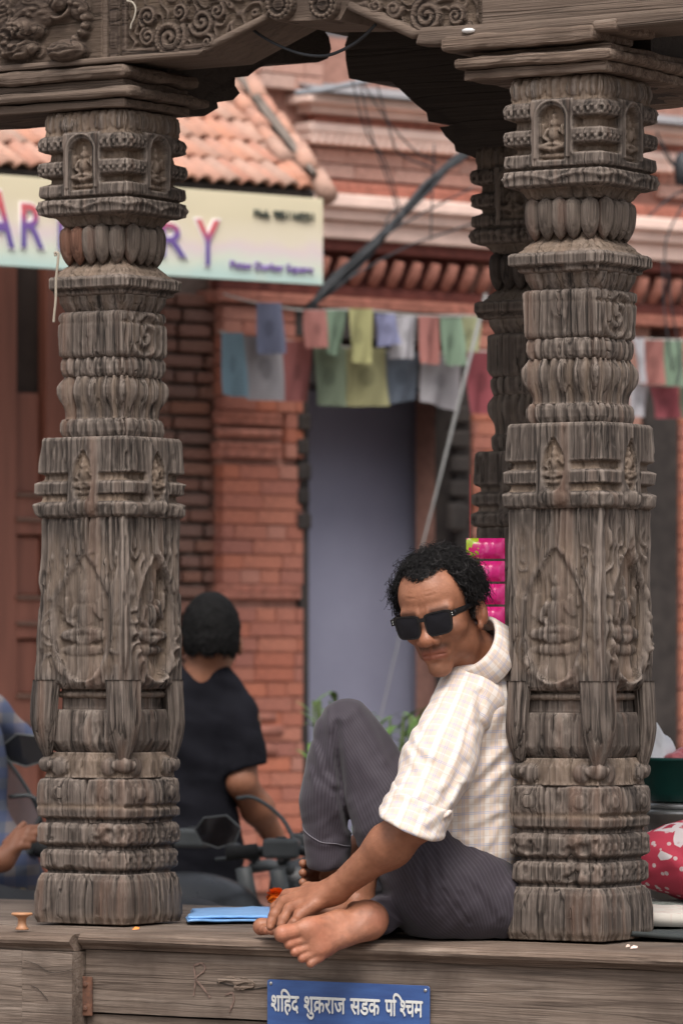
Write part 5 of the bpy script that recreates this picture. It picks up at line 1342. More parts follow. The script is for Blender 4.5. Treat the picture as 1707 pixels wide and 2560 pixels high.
# normals from the field
def grad(p, e=.002):
    g = np.stack([head_sdf(p+np.eye(3)[i]*e)-head_sdf(p-np.eye(3)[i]*e) for i in range(3)], -1); return g/(np.linalg.norm(g, axis=-1, keepdims=True)+1e-9)
pp = ph[pick]; nn = grad(pp)
npt, ns = 10, 3
tt = np.linspace(0, 1, npt); N = len(pp)
L = rs.uniform(.019, .043, N)*np.where(pp[:, 2] > .03, 1.0, .60); L = np.where((pp[:, 1] < -.055) & (np.abs(pp[:, 0]) < .05), L*.62, L)
edge_ = ~hair_mask(pp-np.array([0, 0, .010])); L = np.where(edge_, L*rs.uniform(.2, 1.0, N), L)
flow = np.stack([pp[:, 0]*5, .35+pp[:, 1]*2, -.35+.6*np.clip(nn[:, 2], 0, 1)], -1)+rs.normal(0, .40, (N, 3)); flow -= nn*(flow*nn).sum(1, keepdims=True)
a1 = np.cross(nn, flow); a1 /= np.linalg.norm(a1, axis=1, keepdims=True)+1e-9; a2 = np.cross(nn, a1)
turns = rs.uniform(1.0, 2.2, N)[:, None]; ph0 = rs.uniform(0, 6.28, N)[:, None]; cr = (rs.uniform(.0035, .0080, N)*np.where(rs.random(N) < .15, 1.7, 1))[:, None]; L = L*np.where(rs.random(N) < .10, 1.35, 1)
e3 = lambda x: x[:, :, None]
path = pp[:, None]+nn[:, None]*e3(L[:, None]*.62*np.sin(tt*1.5))+flow[:, None]*e3(L[:, None]*.75*tt**1.6)
path = path+a1[:, None]*e3(cr*np.cos(ph0+turns*6.28*tt)*tt**.5)+a2[:, None]*e3(cr*np.sin(ph0+turns*6.28*tt)*tt**.5)-nn[:, None]*.002
tg_ = np.gradient(path, axis=1); tg_ /= np.linalg.norm(tg_, axis=2, keepdims=True)+1e-9
u_ = np.cross(tg_, nn[:, None]+.01); u_ /= np.linalg.norm(u_, axis=2, keepdims=True)+1e-9; w_ = np.cross(tg_, u_)
ang_ = 2*np.pi*np.arange(ns)/ns; rad_ = .00085*(1-.55*tt)
ringp = path[:, :, None]+rad_[None, :, None, None]*(np.cos(ang_)[None, None, :, None]*u_[:, :, None]+np.sin(ang_)[None, None, :, None]*w_[:, :, None])
HV = ringp.reshape(-1, 3)
b0 = (np.arange(N)*npt*ns)[:, None, None]+(np.arange(npt-1)*ns)[None, :, None]+np.arange(ns)[None, None, :]; b1 = (np.arange(N)*npt*ns)[:, None, None]+(np.arange(npt-1)*ns)[None, :, None]+((np.arange(ns)+1) % ns)[None, None, :]
HF = np.stack([b0, b1, b1+ns, b0+ns], -1).reshape(-1, 4)
g_ = 1.0+(rs.random(N) < .05)*4.0+((pp[:, 2] < .0) & (np.abs(pp[:, 0]) > .06))*(rs.random(N) < .4)*9.0
HT = np.repeat(np.repeat(g_, npt*ns)[:, None], 3, 1)
hw = HC+(HV*HS)@HM.T
# close scalp cover under the curls
cover = np.zeros(len(Vh), bool); cover[cand] = True
def cap_sdf(P):
    p = tohead(P); d = head_sdf(p)-.0022-.0035*(fbm(p[..., 0]*90, p[..., 1]*90, p[..., 2]*90, 2)-.5)
    ax_ = np.abs(p[..., 0]); ang = np.arctan2(ax_, -p[..., 1]+.01)
    line = np.interp(ang, [0, .22, .45, .75, .95, 1.15, 1.35, 1.6, 2.0, 2.6, 3.2], [.097, .101, .111, .106, .060, .016, -.006, .028, -.03, -.058, -.068])
    return np.maximum(d, (line-p[..., 2])*.6)*HS
Vc, Qc = nets(cap_sdf, HC-np.array([.115, .12, .11]), HC+np.array([.12, .13, .14]), .003)
HFq = HF; Vall = np.vstack([hw, Vc]); me_t = np.vstack([HT, np.ones((len(Vc), 3))])
hair = manpart('hair', Vall, [HFq, Qc+len(hw)], hrm.m); add_tint(hair.data, me_t)

# --- sunglasses
gfr = NT('black_acetate'); gfr.set(Base_Color=(.008, .008, .009, 1), Roughness=.18)
gln = NT('dark_lens'); gln.set(Base_Color=(.010, .010, .013, 1), Roughness=.04); gln.b.inputs['Specular IOR Level'].default_value = .25
sgm = plain('hinge_metal', (.6, .6, .58), .3, .9)
def hpart(name, Vl_, F, mat, parent, smooth=True):
    V_ = HC+(np.array(Vl_)*HS)@HM.T-man_base; o = pyd(name, V_, F, mat, parent, smooth)
    bm = bmesh.new(); bm.from_mesh(o.data); bmesh.ops.recalc_face_normals(bm, faces=bm.faces); bm.to_mesh(o.data); bm.free(); return o
def wrapy(x, y0=-.1115): return y0+2.2*x*x
def lens_outline(s_, k=1.0, n=40):
    out = []
    for i in range(n):
        a_ = 2*math.pi*i/n; c_, s2 = math.cos(a_), math.sin(a_); e = 2/4.6
        x = .0290*k*np.sign(c_)*abs(c_)**e; z = .0252*k*np.sign(s2)*abs(s2)**e
        x *= 1+.10*(z/.0235)                       # wider at the top
        z += .0015*(x/.0275)
        out.append((s_*(.0345+x), .0025+z))
    return out
gl = None
V_ = []; F = []
for s_ in (-1, 1):
    o_ = lens_outline(s_, 1.0); i_ = lens_outline(s_, .86); n = len(o_); b0 = len(V_)
    for ring, dy in ((o_, 0), (i_, 0), (i_, .004), (o_, .004)):
        V_ += [(x, wrapy(x)+dy, z) for x, z in ring]
    for r_ in range(4):
        for k in range(n): F.append((b0+r_*n+k, b0+r_*n+(k+1) % n, b0+((r_+1) % 4)*n+(k+1) % n, b0+((r_+1) % 4)*n+k))
# bridge and end pieces
def gbox(x0, x1, y0, y1, z0, z1):
    b0 = len(V_); V_.extend([(x, y, z) for x in (x0, x1) for y in (y0, y1) for z in (z0, z1)]); F.extend([tuple(i+b0 for i in f) for f in [(0, 1, 3, 2), (4, 6, 7, 5), (0, 4, 5, 1), (2, 3, 7, 6), (0, 2, 6, 4), (1, 5, 7, 3)]])
gbox(-.0095, .0095, -.1125, -.107, .0105, .0185)
for s_ in (-1, 1):
    x = s_*.0655; gbox(min(x, x+s_*.006), max(x, x+s_*.006), wrapy(.066)-.001, wrapy(.066)+.006, .0105, .0240)
gl = hpart('sunglasses', V_, F, gfr.m, man, False)
for s_ in (-1, 1):
    o_ = lens_outline(s_, .87); n = len(o_); cx = sum(p[0] for p in o_)/n; cz = sum(p[1] for p in o_)/n
    Vl2 = [(cx, wrapy(cx)-.0022, cz)]+[(lerp(cx, x, .5), wrapy(lerp(cx, x, .5))-.0012, lerp(cz, z, .5)) for x, z in o_]+[(x, wrapy(x)+.0012, z) for x, z in o_]
    F2 = [(0, 1+k, 1+(k+1) % n) for k in range(n)]+[(1+k, 1+n+k, 1+n+(k+1) % n, 1+(k+1) % n) for k in range(n)]
    hpart('lens', Vl2, F2, gln.m, gl)
    pts = [(s_*.0700, wrapy(.066)+.003, .0175), (s_*.0765, -.06, .0170), (s_*.0800, -.015, .0150), (s_*.0815, .012, .010), (s_*.080, .030, -.010)]
    Vt, Ft = tube(spline(pts, 5), .0042, 8); Vt = np.array(Vt); c_ = Vt[:, 2].copy(); cen = np.interp(Vt[:, 1], [p[1] for p in pts], [p[2] for p in pts]); Vt[:, 2] = cen+(c_-cen)*np.interp(Vt[:, 1], [-.1, -.06, 0, .03], [1.7, 1.5, 1.1, .8]); Vt[:, 0] = np.interp(Vt[:, 1], [p[1] for p in pts], [p[0] for p in pts])+(Vt[:, 0]-np.interp(Vt[:, 1], [p[1] for p in pts], [p[0] for p in pts]))*.5
    hpart('temple', Vt, Ft, gfr.m, gl)
    for dz in (0, .0045):
        Vt, Ft = tube([(s_*.0670, wrapy(.066)-.0008, .0150+dz), (s_*.0670, wrapy(.066)-.0022, .0150+dz)], .0011, 8); hpart('hinge_pin', Vt, Ft, sgm, gl)

# --- cloth folds: creases along lines on the side turned to the street
def creases(P, lst):
    r_ = 0
    for pts, amp, wd in lst:
        Q2 = [at(a_, b_, 8.95) for a_, b_ in pts]; d = None
        for a_, b_ in zip(Q2[:-1], Q2[1:]):
            e = seg(P[..., 0], P[..., 2], a_[0], a_[2], b_[0], b_[2]); d = e if d is None else np.minimum(d, e)
        r_ = r_+.5*amp*(np.exp(-(d/wd)**1.3)-.45*np.exp(-((d-2.0*wd)/(.8*wd))**2))
    return r_
# --- shirt
sh = NT('checked_shirt'); v = sh.attr('uvp'); s_ = sh.sep(v); nf = sh.noise(sh.coord('Object'), 900, 2); nb_ = sh.noise(sh.coord('Object'), 9, 3)
def lines(c, pitch, width, off=0.0):
    f = sh.math('ABSOLUTE', sh.math('SUBTRACT', sh.math('FRACT', sh.math('ADD', sh.math('DIVIDE', c, pitch), 10.5+off)), .5)); return sh.math('LESS_THAN', f, width/pitch/2)
col = (.60, .485, .395, 1)
white = (.67, .62, .58, 1); blue = (.31, .34, .50, 1); tan = (.46, .32, .25, 1)
col = sh.mix(sh.math('MULTIPLY', lines(s_[0], .030, .0085, .5), .75), col, white); col = sh.mix(sh.math('MULTIPLY', lines(s_[1], .030, .0060, .5), .5), col, white)
for off_ in (-.05, .05):
    col = sh.mix(sh.math('MULTIPLY', lines(s_[0], .030, .0013, off_), .55), col, blue); col = sh.mix(sh.math('MULTIPLY', lines(s_[1], .030, .0015, off_), .65), col, blue)
col = sh.mix(sh.math('MULTIPLY', lines(s_[0], .030, .0011, .27), .5), col, tan); col = sh.mix(sh.math('MULTIPLY', lines(s_[1], .030, .0012, .45), .5), col, tan)
sh.set(Base_Color=col, Roughness=.85); sh.b.inputs['Specular IOR Level'].default_value = .2; sh.b.inputs['Sheen Weight'].default_value = .1
sh.bump(sh.math('ADD', sh.math('MULTIPLY', nf, .15), nb_), .25, .006)
chest = at(1236, 1800, 9.10); belly = at(1178, 1995, 9.10); waist = at(1165, 2140, 9.11); shR = at(1310, 1700, 9.23)
Rl = np.stack([MF, ML, UP], 1)
def fold(P, d1, d2, f1, f2, s0): return fbm(P@np.array(d1)*f1+s0, P@np.array(d2)*f2+s0, s0, 2)-.5
def torso_sdf(P):
    d = ell(P, chest, (.104, .150, .150), Rl)
    d = smin(d, ell(P, belly, (.118, .140, .150), Rl), .07)
    d = smin(d, ell(P, waist, (.118, .138, .11), Rl), .06)
    d = smin(d, cone(P, shL+np.array([.035, .03, .0]), at(1220, 1672, 9.08), .046, .050), .05)
    d = smin(d, cone(P, shR, at(1222, 1660, 9.09), .055, .055), .05)
    d = d-.010*fold(P, (.45, .25, .80), (-.8, .2, .45), 26, 7, 3.3)*sstep(.75, .1, (P[..., 2]-.1)/.4)-.006*fold(P, (.2, .9, .3), (.5, .1, .8), 45, 14, 8.1)
    d = d-.010*fold(P, (0, .1, 1), (1, .3, 0), 34, 9, 5.5)*sstep(.26, .14, P[..., 2])
    d = d-creases(P, [([(1120, 2040), (1200, 1985), (1262, 1925)], .009, .008), ([(1130, 1985), (1200, 1930), (1262, 1868)], .010, .008), ([(1110, 2100), (1180, 2060), (1250, 2030)], .006, .007), ([(1165, 1900), (1215, 1840), (1250, 1780)], .008, .008), ([(1100, 2120), (1140, 2090), (1165, 2100)], .006, .006), ([(1190, 2140), (1230, 2100), (1250, 2060)], .005, .006), ([(1210, 1720), (1235, 1790), (1245, 1850)], .006, .007)])
    return d
hemA, hemB = at(1098, 2118, 9.0), at(1250, 2186, 9.0); hn = np.cross(hemB-hemA, np.array([0, 1., 0])); hn = hn/np.linalg.norm(hn)
if hn[2] > 0: hn = -hn
def shirt_sdf(P):
    d = torso_sdf(P); wob = .006*np.sin(P[..., 0]*70)
    d = np.maximum(d, (P-hemA)@hn+wob)
    nk = cone(P, at(1196, 1640, 9.05), fromhead((0, .0, -.05)), .056, .062); d = smax(d, -nk, .006)
    return d
lo = np.minimum(at(1020, 2215, 9.0), at(1420, 1560, 9.0)); hi = np.maximum(at(1020, 2215, 9.0), at(1420, 1560, 9.0)); lo[1] = 8.86; hi[1] = 9.36
Vs, Qs = nets(shirt_sdf, lo, hi, .0042); Vs = relax(Vs, Qs, 1, .4)
q = MQ(Vs, belly); uvt = np.stack([np.arctan2(q[:, 1], -q[:, 0])*.13, q[:, 2]+.25*(q[:, 0]+.0)*.3, np.zeros(len(q))], -1)
shirt = manpart('shirt', Vs, Qs, sh.m); attr(shirt.data, 'uvp', uvt)
# sleeve and rolled cuff
cuffc = at(1026, 2056, 8.815); axs = cuffc-shL; La = np.linalg.norm(axs); axs /= La
pn = np.cross(at(1090, 2088, 8.83)-at(957, 2030, 8.83), np.array([.10, 1., .1])); pn /= np.linalg.norm(pn)
if pn[2] > 0: pn = -pn
sa = shL+np.array([.012, .03, .012])
def sleeve_core(P, g=0.0):
    m1 = lerp(sa, cuffc, .55)+np.array([.005, 0, 0])
    d = cone(P, sa, m1, .056+g, .066+g); d = smin(d, cone(P, m1, cuffc+axs*.06, .064+g, .058+g), .03)
    d = smin(d, ell(P, shL+np.array([.03, .03, -.004]), (.060, .06, .050)), .03)
    t_ = np.clip(((P-sa)@axs)/La, 0, 1.1)
    d = d-.011*fold(P, axs, np.cross(axs, (0, 1., 0)), 17, 10, 1.7)*sstep(.15, .8, t_)*sstep(1.05, .9, t_)-.007*fold(P, (.7, .2, .7), (-.7, .3, .6), 40, 10, 4.4)
    d = d-creases(P, [([(1196, 1735), (1200, 1822), (1160, 1935)], -.010, .007), ([(1190, 1830), (1165, 1930), (1130, 2000)], .010, .008), ([(1160, 1925), (1115, 2010), (1060, 2050)], .008, .008), ([(1150, 1850), (1120, 1950), (1060, 2010)], .006, .008), ([(1030, 1822), (1040, 1860), (1075, 1890)], .007, .006), ([(1015, 1870), (1050, 1930), (1100, 1960)], .006, .007), ([(990, 1975), (1040, 1985), (1090, 1960)], .006, .007), ([(1110, 1745), (1090, 1830), (1070, 1900)], .004, .008)])
    return d
def sleeve_sdf(P):
    return np.maximum(np.maximum(sleeve_core(P), (P-cuffc)@pn), -(sleeve_core(P, -.012)+0*P[..., 0]) if False else -9)
bb = np.array([sa, cuffc]); Vs, Qs = nets(sleeve_sdf, bb.min(0)-.10, bb.max(0)+.10, .0036); Vs = relax(Vs, Qs, 1, .4)
def sleeve_uv(V_):
    q_ = V_-sa; t_ = q_@axs; b1 = np.cross(axs, (0, 1., 0)); b1 /= np.linalg.norm(b1); b2 = np.cross(axs, b1); return np.stack([np.arctan2(q_@b1, q_@b2)*.062, t_, 0*t_], -1)
sl = manpart('sleeve', Vs, Qs, sh.m, shirt); attr(sl.data, 'uvp', sleeve_uv(Vs))
def cuff_sdf(P):
    h = (P-cuffc)@pn; o_ = sleeve_core(P, .0035); d = smax(o_, np.maximum(h-.008, -h-.050), .006)
    inn = cone(P, cuffc-axs*.01, cuffc+axs*.09, .046, .046); d = smax(d, -np.maximum(inn, -h-.012), .004)
    lip_ = np.hypot(smax(o_+.004, -9+0*o_, .001), h+.001)-.0065
    return smin(d, lip_, .004)-.004*fold(P, (.3, .3, .9), (.9, .1, -.2), 60, 20, 2.2)
Vs, Qs = nets(cuff_sdf, cuffc-.11, cuffc+.11, .0026)
uvc = sleeve_uv(Vs); uvc[:, 1] += .013; uvc[:, 0] += .01
cf = manpart('cuff', Vs, Qs, sh.m, shirt); attr(cf.data, 'uvp', uvc)
Vt, Ft = tube(spline([at(1094, 2052, 8.80), at(1112, 2040, 8.79), at(1124, 2030, 8.80), at(1122, 2044, 8.81), at(1108, 2052, 8.81)], 6), .0045, 6)
tb = manpart('sleeve_tab', np.array(Vt), np.array([f for f in Ft if len(f) == 4]), sh.m, shirt); attr(tb.data, 'uvp', np.array(Vt)*3)
# collar
cc = at(1180, 1622, 9.01); Nn = HC+HM@np.array([0, .02, -.02])-at(1214, 1668, 9.08); Nn /= np.linalg.norm(Nn)
A_ = np.cross(Nn, np.array([0, 1., 0])); A_ /= np.linalg.norm(A_); B_ = np.cross(Nn, A_)
prof = [(.058, -.020), (.0585, .002), (.0605, .012), (.0645, .0135), (.070, .006), (.075, -.014), (.081, -.038), (.079, -.040), (.071, -.016), (.066, .003)]
n = 64; V_ = []; F = []; uv = []
for i, (r_, h_) in enumerate(prof):
    for k in range(n+1):
        a_ = -2.75+5.5*k/n; ex = 1.0+.05*math.sin(a_*3); pt = max(0, abs(a_)-2.2)*(.02 if i in (5, 6, 7) else 0)
        V_.append(cc+Nn*(h_-pt)+(A_*math.cos(a_+COL)+B_*math.sin(a_+COL))*r_*ex if False else cc+Nn*(h_-pt)+(A_*math.cos(a_+math.pi)+B_*math.sin(a_+math.pi))*r_*ex); uv.append((a_*.07, h_*1.3, 0))
for i in range(len(prof)-1):
    for k in range(n): F.append((i*(n+1)+k, i*(n+1)+k+1, (i+1)*(n+1)+k+1, (i+1)*(n+1)+k))
co_ = pyd('collar', np.array(V_)-man_base, F, sh.m, shirt, True); attr(co_.data, 'uvp', np.array(uv))

# --- trousers
tr = NT('pinstripe_trousers'); v = tr.attr('uvp'); s_ = tr.sep(v); nz_ = tr.noise(tr.coord('Object'), 500, 2)
st_ = tr.math('LESS_THAN', tr.math('ABSOLUTE', tr.math('SUBTRACT', tr.math('FRACT', tr.math('DIVIDE', s_[0], .0062)), .5)), .17)
tr.set(Base_Color=tr.mix(tr.math('MULTIPLY', st_, .45), (.034, .027, .035, 1), (.070, .059, .073, 1)), Roughness=.72); tr.b.inputs['Specular IOR Level'].default_value = .25; tr.b.inputs['Sheen Weight'].default_value = .15; tr.bump(nz_, .15, .002)
hipL = at(1112, 2222, 9.02); kneeL = at(866, 1822, 9.08); cufL = at(818, 2150, 9.08); pel = at(1150, 2225, 9.10)
kneeS = at(852, 1835, 9.075)
hipR = at(1190, 2250, 9.22); kneeR = at(900, 2265, 9.42); ankR = at(952, 2290, 8.985)
def thigh_d(P): 
    m_ = lerp(kneeL, hipL, .55)+np.array([-.004, 0, -.012])
    return smin(cone(P, kneeL, m_, .0585, .078), cone(P, m_, hipL, .080, .108), .03)
def shin_d(P):
    m_ = lerp(kneeS, cufL, .5)+np.array([-.014, 0, 0]); return smin(cone(P, kneeS, m_, .053, .046), cone(P, m_, cufL, .046, .042), .03)
def trous(P):
    th = thigh_d(P); si = shin_d(P)
    si = np.maximum(si, (P-at(800, 2176, 9.05))@np.array([.12, 0, -.99])+.004*np.sin(P[..., 0]*60))
    leg = smin(th, si, .004)
    pv = ell(P, pel, (.132, .150, .112), Rl); pv = smin(pv, ell(P, at(1215, 2262, 9.06), (.11, .12, .085), Rl), .04)
    d = smin(leg, pv, .035)
    rg = smin(cone(P, hipR, kneeR, .088, .060), cone(P, kneeR, ankR, .056, .040), .02)
    rg = np.maximum(rg, (P-ankR)@((ankR-kneeR)/np.linalg.norm(ankR-kneeR))-.01)
    d = smin(d, rg, .015)
    d = np.maximum(d, -P[..., 2]+.002)
    # wrinkles: knee, groin, seat
    wk = np.exp(-(np.linalg.norm(P-at(880, 1930, 9.05), axis=-1)/.10)**2); wg = np.exp(-(np.linalg.norm(P-at(1090, 2130, 8.95), axis=-1)/.12)**2)
    d = d-.014*wk*fold(P, (.9, 0, .35), (-.35, 0, .9), 55, 7, 2.0)-.014*wg*fold(P, (.85, .2, .5), (-.4, .1, .9), 44, 7, 6.0)-.008*fold(P, (.8, .3, .5), (-.5, .2, .8), 30, 8, 9.0)-.005*fold(P, (.6, .1, -.7), (.7, .2, .6), 60, 16, 4.0)
    d = d-creases(P, [([(820, 1774), (822, 1859), (842, 1966)], .008, .006), ([(783, 1866), (805, 1937), (838, 1966)], .007, .006), ([(842, 1811), (850, 1996), (872, 2075)], -.012, .006), ([(862, 1800), (874, 1960), (905, 2090)], .006, .008), ([(898, 1774), (930, 1850), (957, 1907)], .004, .008), ([(1094, 2120), (1112, 2180)], .009, .007), ([(1123, 2160), (1149, 2222)], .007, .006), ([(1053, 2140), (1068, 2262)], -.008, .005), ([(1030, 2130), (1042, 2220)], .006, .007), ([(1075, 2140), (1090, 2250)], .005, .006), ([(775, 1930), (790, 2020), (800, 2110)], .004, .006), ([(1160, 2180), (1215, 2230), (1255, 2290)], .005, .007), ([(960, 2200), (1000, 2270), (1050, 2315)], .004, .007), ([(1108, 2222), (1171, 2307)], -.007, .0035), ([(770, 2100), (800, 2120), (850, 2110)], .004, .006)])
    return d
lo = np.minimum(at(735, 2360, 8.85), at(1340, 1725, 8.85)); hi = np.maximum(at(735, 2360, 9.5), at(1340, 1725, 9.5)); lo[1] = 8.86; hi[1] = 9.50; lo[2] = -.006
Vt, Qt = nets(trous, lo, hi, .0042); Vt = relax(Vt, Qt, 1, .35)
def axis_uv(V_, a_, b_, rad):
    ax_ = (b_-a_)/np.linalg.norm(b_-a_); e1 = np.cross(ax_, (.2, 1., 0)); e1 /= np.linalg.norm(e1); e2 = np.cross(ax_, e1); q_ = V_-a_
    return np.stack([np.arctan2(q_@e2, q_@e1)*rad, q_@ax_, 0*q_[:, 0]], -1)
dth, dsi = thigh_d(Vt), shin_d(Vt); uv1 = axis_uv(Vt, kneeL, hipL, .075); uv2 = axis_uv(Vt, kneeS, cufL, .052)
uvt = np.where((dsi < dth)[:, None], uv2, uv1)
trz = manpart('trousers', Vt, Qt, tr.m); attr(trz.data, 'uvp', uvt)
# pale stitched hem line round the shin
hem = []
for k in range(26):
    a_ = math.pi*(-.05+1.02*k/25); px_ = 815-64*math.cos(a_); py_ = 2062+ (52 if True else 0)*(k/25)**.8; hem.append(at(px_, py_+26*math.sin(a_)*.6, 9.075-.060*math.sin(a_)))
hv, hf = tube(hem, .0011, 5)
def project(Vp, f, it=6):
    Vp = Vp.copy()
    for _ in range(it):
        e = 1e-3; g = np.stack([(f(Vp+np.eye(3)[i]*e)-f(Vp-np.eye(3)[i]*e))/(2*e) for i in range(3)], -1); Vp -= g*(f(Vp)/(np.sum(g*g, -1)+1e-9))[:, None]
    return Vp
hem = project(np.array(hem), lambda P: trous(P)-.001)
for _ in range(6): hem[1:-1] = (hem[:-2]+2*hem[1:-1]+hem[2:])/4
hem = np.array(spline(list(hem[::3]), 5))
hem = project(hem, lambda P: trous(P)-.0008, 2)
hv, hf = tube(list(hem), .0009, 5)
pyd('hem_stitch', np.array(hv)-man_base, hf, plain('pale_thread', (.16, .15, .17), .8), trz, True)
# belt at the hip under the shirt hem

# ------------------------------------------------------------ people and motorbikes behind the platform
def ones_tint(o, k=1.0): add_tint(o.data, np.full((len(o.data.vertices), 3), k))
# --- man in black T-shirt, seen from behind
b_base = at(470, 2300, 13.3); b_base[2] = GZ
pb = empty('person', b_base); tag(pb, 'man in black T-shirt seen from behind beside the left pillar', 'person')
def bpart(name, V, Q, mat, base=b_base, parent=None): return mk(name, V-base, Q, mat, parent if parent is not None else pb, True)
Y2 = 13.3
hc2 = at(528, 1585, Y2)
def b_skin(P):
    p = P-hc2
    d = ell(p, (0, .0, .012), (.078, .095, .100)); d = smin(d, ell(p, (.012, .045, -.05), (.055, .05, .06)), .03)
    d = smin(d, cone(P, hc2+np.array([-.005, -.01, -.05]), at(500, 1720, Y2), .052, .062), .03)
    d = smin(d, ell(p, (.079, .015, -.032), (.009, .020, .030)), .006); d = smin(d, ell(p, (-.079, .015, -.032), (.009, .020, .030)), .006)
    e = at(604, 1955, Y2-.03); w_ = at(700, 2118, Y2+.16)
    a = smin(cone(P, at(612, 1800, Y2), e, .046, .041), cone(P, e, lerp(e, w_, .4), .041, .042), .02); a = smin(a, cone(P, lerp(e, w_, .4), w_, .042, .026), .03)
    h = cone(P, w_, at(722, 2150, Y2+.20), .026, .028)
    for k in range(4): h = smin(h, cone(P, at(716+3*k, 2146, Y2+.2+.012*k), at(742+2*k, 2168+3*k, Y2+.24), .011, .009), .006)
    h = smin(h, cone(P, at(712, 2128, Y2+.18), at(736, 2118, Y2+.20), .012, .009), .008)
    a = smin(a, h, .015)
    return np.minimum(d, a)
lo = np.array([at(380, 1480, Y2)[0], Y2-.14, at(500, 2200, Y2)[2]]); hi = np.array([at(775, 1480, Y2)[0], Y2+.30, at(500, 1470, Y2)[2]])
V, Q = nets(b_skin, lo, hi, .0055); o = bpart('body', V, Q, MATS['skin']); ones_tint(o, .85)
def b_hair(P):
    p = P-hc2; d = smin(ell(p, (0, .0, .014), (.0815, .0985, .104)), ell(p, (0, -.03, -.03), (.07, .07, .07)), .03)
    d = d-.006*(fbm(P[..., 0]*60, P[..., 1]*60, P[..., 2]*60, 2)-.5)
    cut = -.048-.016*vnoise(P[..., 0]*90, 0, 0)+.05*sstep(.02, .075, np.abs(p[..., 0]))*sstep(-.03, .03, p[..., 1])
    return np.maximum(np.maximum(d, cut-p[..., 2]), p[..., 1]-.06)
shm = NT('short_black_hair'); n = shm.noise(shm.coord('Object', (1, 1, .25)), 260, 3); shm.set(Base_Color=shm.ramp(n, [(.4, (.003, .003, .003, 1)), (.65, (.012, .011, .011, 1))]), Roughness=.75); shm.b.inputs['Specular IOR Level'].default_value = .12; shm.bump(n, .8, .006)
V, Q = nets(b_hair, hc2-.13, hc2+.14, .005); o = bpart('hair', V, Q, shm.m)
rs2 = np.random.default_rng(5); pk = rs2.choice(len(V), 2600); p0 = V[pk]; e_ = .004
g0 = np.stack([b_hair(p0+np.eye(3)[i]*e_)-b_hair(p0-np.eye(3)[i]*e_) for i in range(3)], -1); g0 /= np.linalg.norm(g0, axis=1, keepdims=True)+1e-9
fl = np.array([0, -.1, -1.0])+rs2.normal(0, .3, p0.shape); L0 = rs2.uniform(.004, .010, len(p0))[:, None]
w0 = np.cross(g0, fl); w0 /= np.linalg.norm(w0, axis=1, keepdims=True)+1e-9
a0, a1_, a2_ = p0-g0*.002, p0+g0*L0*.28+fl*L0*.45, p0+g0*L0*.30+fl*L0
VS = np.concatenate([a0-w0*.0012, a0+w0*.0012, a1_+w0*.0010, a1_-w0*.0010, a2_], 0); N0 = len(p0); i0 = np.arange(N0)
hs_ = bpart('hair_ends', VS, [np.stack([i0, i0+N0, i0+2*N0, i0+3*N0], 1), np.stack([i0+3*N0, i0+2*N0, i0+4*N0], 1)], shm.m, parent=o); hs_['kind'] = 'stuff'
blk_t = NT('black_cotton'); n = blk_t.noise(blk_t.coord('Object'), 14, 3); blk_t.set(Base_Color=blk_t.ramp(n, [(.3, (.0055, .0055, .008, 1)), (.7, (.010, .010, .014, 1))]), Roughness=.9); blk_t.b.inputs['Specular IOR Level'].default_value = .12
shb = at(588, 1796, Y2)
def b_shirt(P):
    c_ = at(455, 1900, Y2+.03); d = ell(P, c_, (.168, .115, .25)); d = smin(d, ell(P, at(455, 2140, Y2+.03), (.175, .125, .20)), .08)
    d = smin(d, cone(P, at(340, 1800, Y2), shb, .060, .056), .07); d = smin(d, cone(P, at(420, 1735, Y2), at(560, 1735, Y2), .05, .05), .06); d = smin(d, cone(P, at(470, 1725, Y2), at(530, 1705, Y2), .058, .056), .03)
    sl_ = cone(P, shb, at(615, 1945, Y2-.02), .070, .068); sl_ = np.maximum(sl_, (P-at(612, 1925, Y2))@np.array([.25, 0, -.968]))
    d = smin(d, sl_, .025); d = smax(d, -cone(P, at(508, 1668, Y2), hc2, .050, .06), .01)
    d = np.maximum(d, -(P[..., 2]-at(460, 2260, Y2)[2]))
    return d-.018*fold(P, (.5, 0, .8), (.8, .2, -.5), 16, 6, 4.0)-.008*fold(P, (.2, 0, .9), (.9, .2, -.1), 34, 10, 7.0)
lo = np.array([at(230, 1480, Y2)[0], Y2-.18, at(500, 2280, Y2)[2]]); hi = np.array([at(700, 1480, Y2)[0], Y2+.24, at(500, 1640, Y2)[2]])
V, Q = nets(b_shirt, lo, hi, .007); bpart('t_shirt', V, Q, blk_t.m)
dkt = plain('dark_denim', (.018, .019, .026), .85)
def b_legs(P):
    pv = at(460, 2270, Y2+.05); d = ell(P, pv, (.17, .15, .13))
    for s_ in (-1, 1):
        h_ = pv+np.array([.09*s_, 0, -.02]); k_ = pv+np.array([.17*s_, .38, -.06]); a_ = np.array([pv[0]+.18*s_, Y2+.36, GZ+.06])
        d = smin(d, smin(cone(P, h_, k_, .085, .062), cone(P, k_, a_, .06, .045), .02), .03); d = smin(d, cone(P, a_+np.array([0, -.02, -.02]), a_+np.array([0, .15, -.03]), .036, .03), .01)
    return np.maximum(d, GZ+.001-P[..., 2])
pv = at(460, 2270, Y2); V, Q = nets(b_legs, (pv[0]-.30, Y2-.15, GZ-.01), (pv[0]+.30, Y2+.62, pv[2]+.16), .010); bpart('trousers', V, Q, dkt)

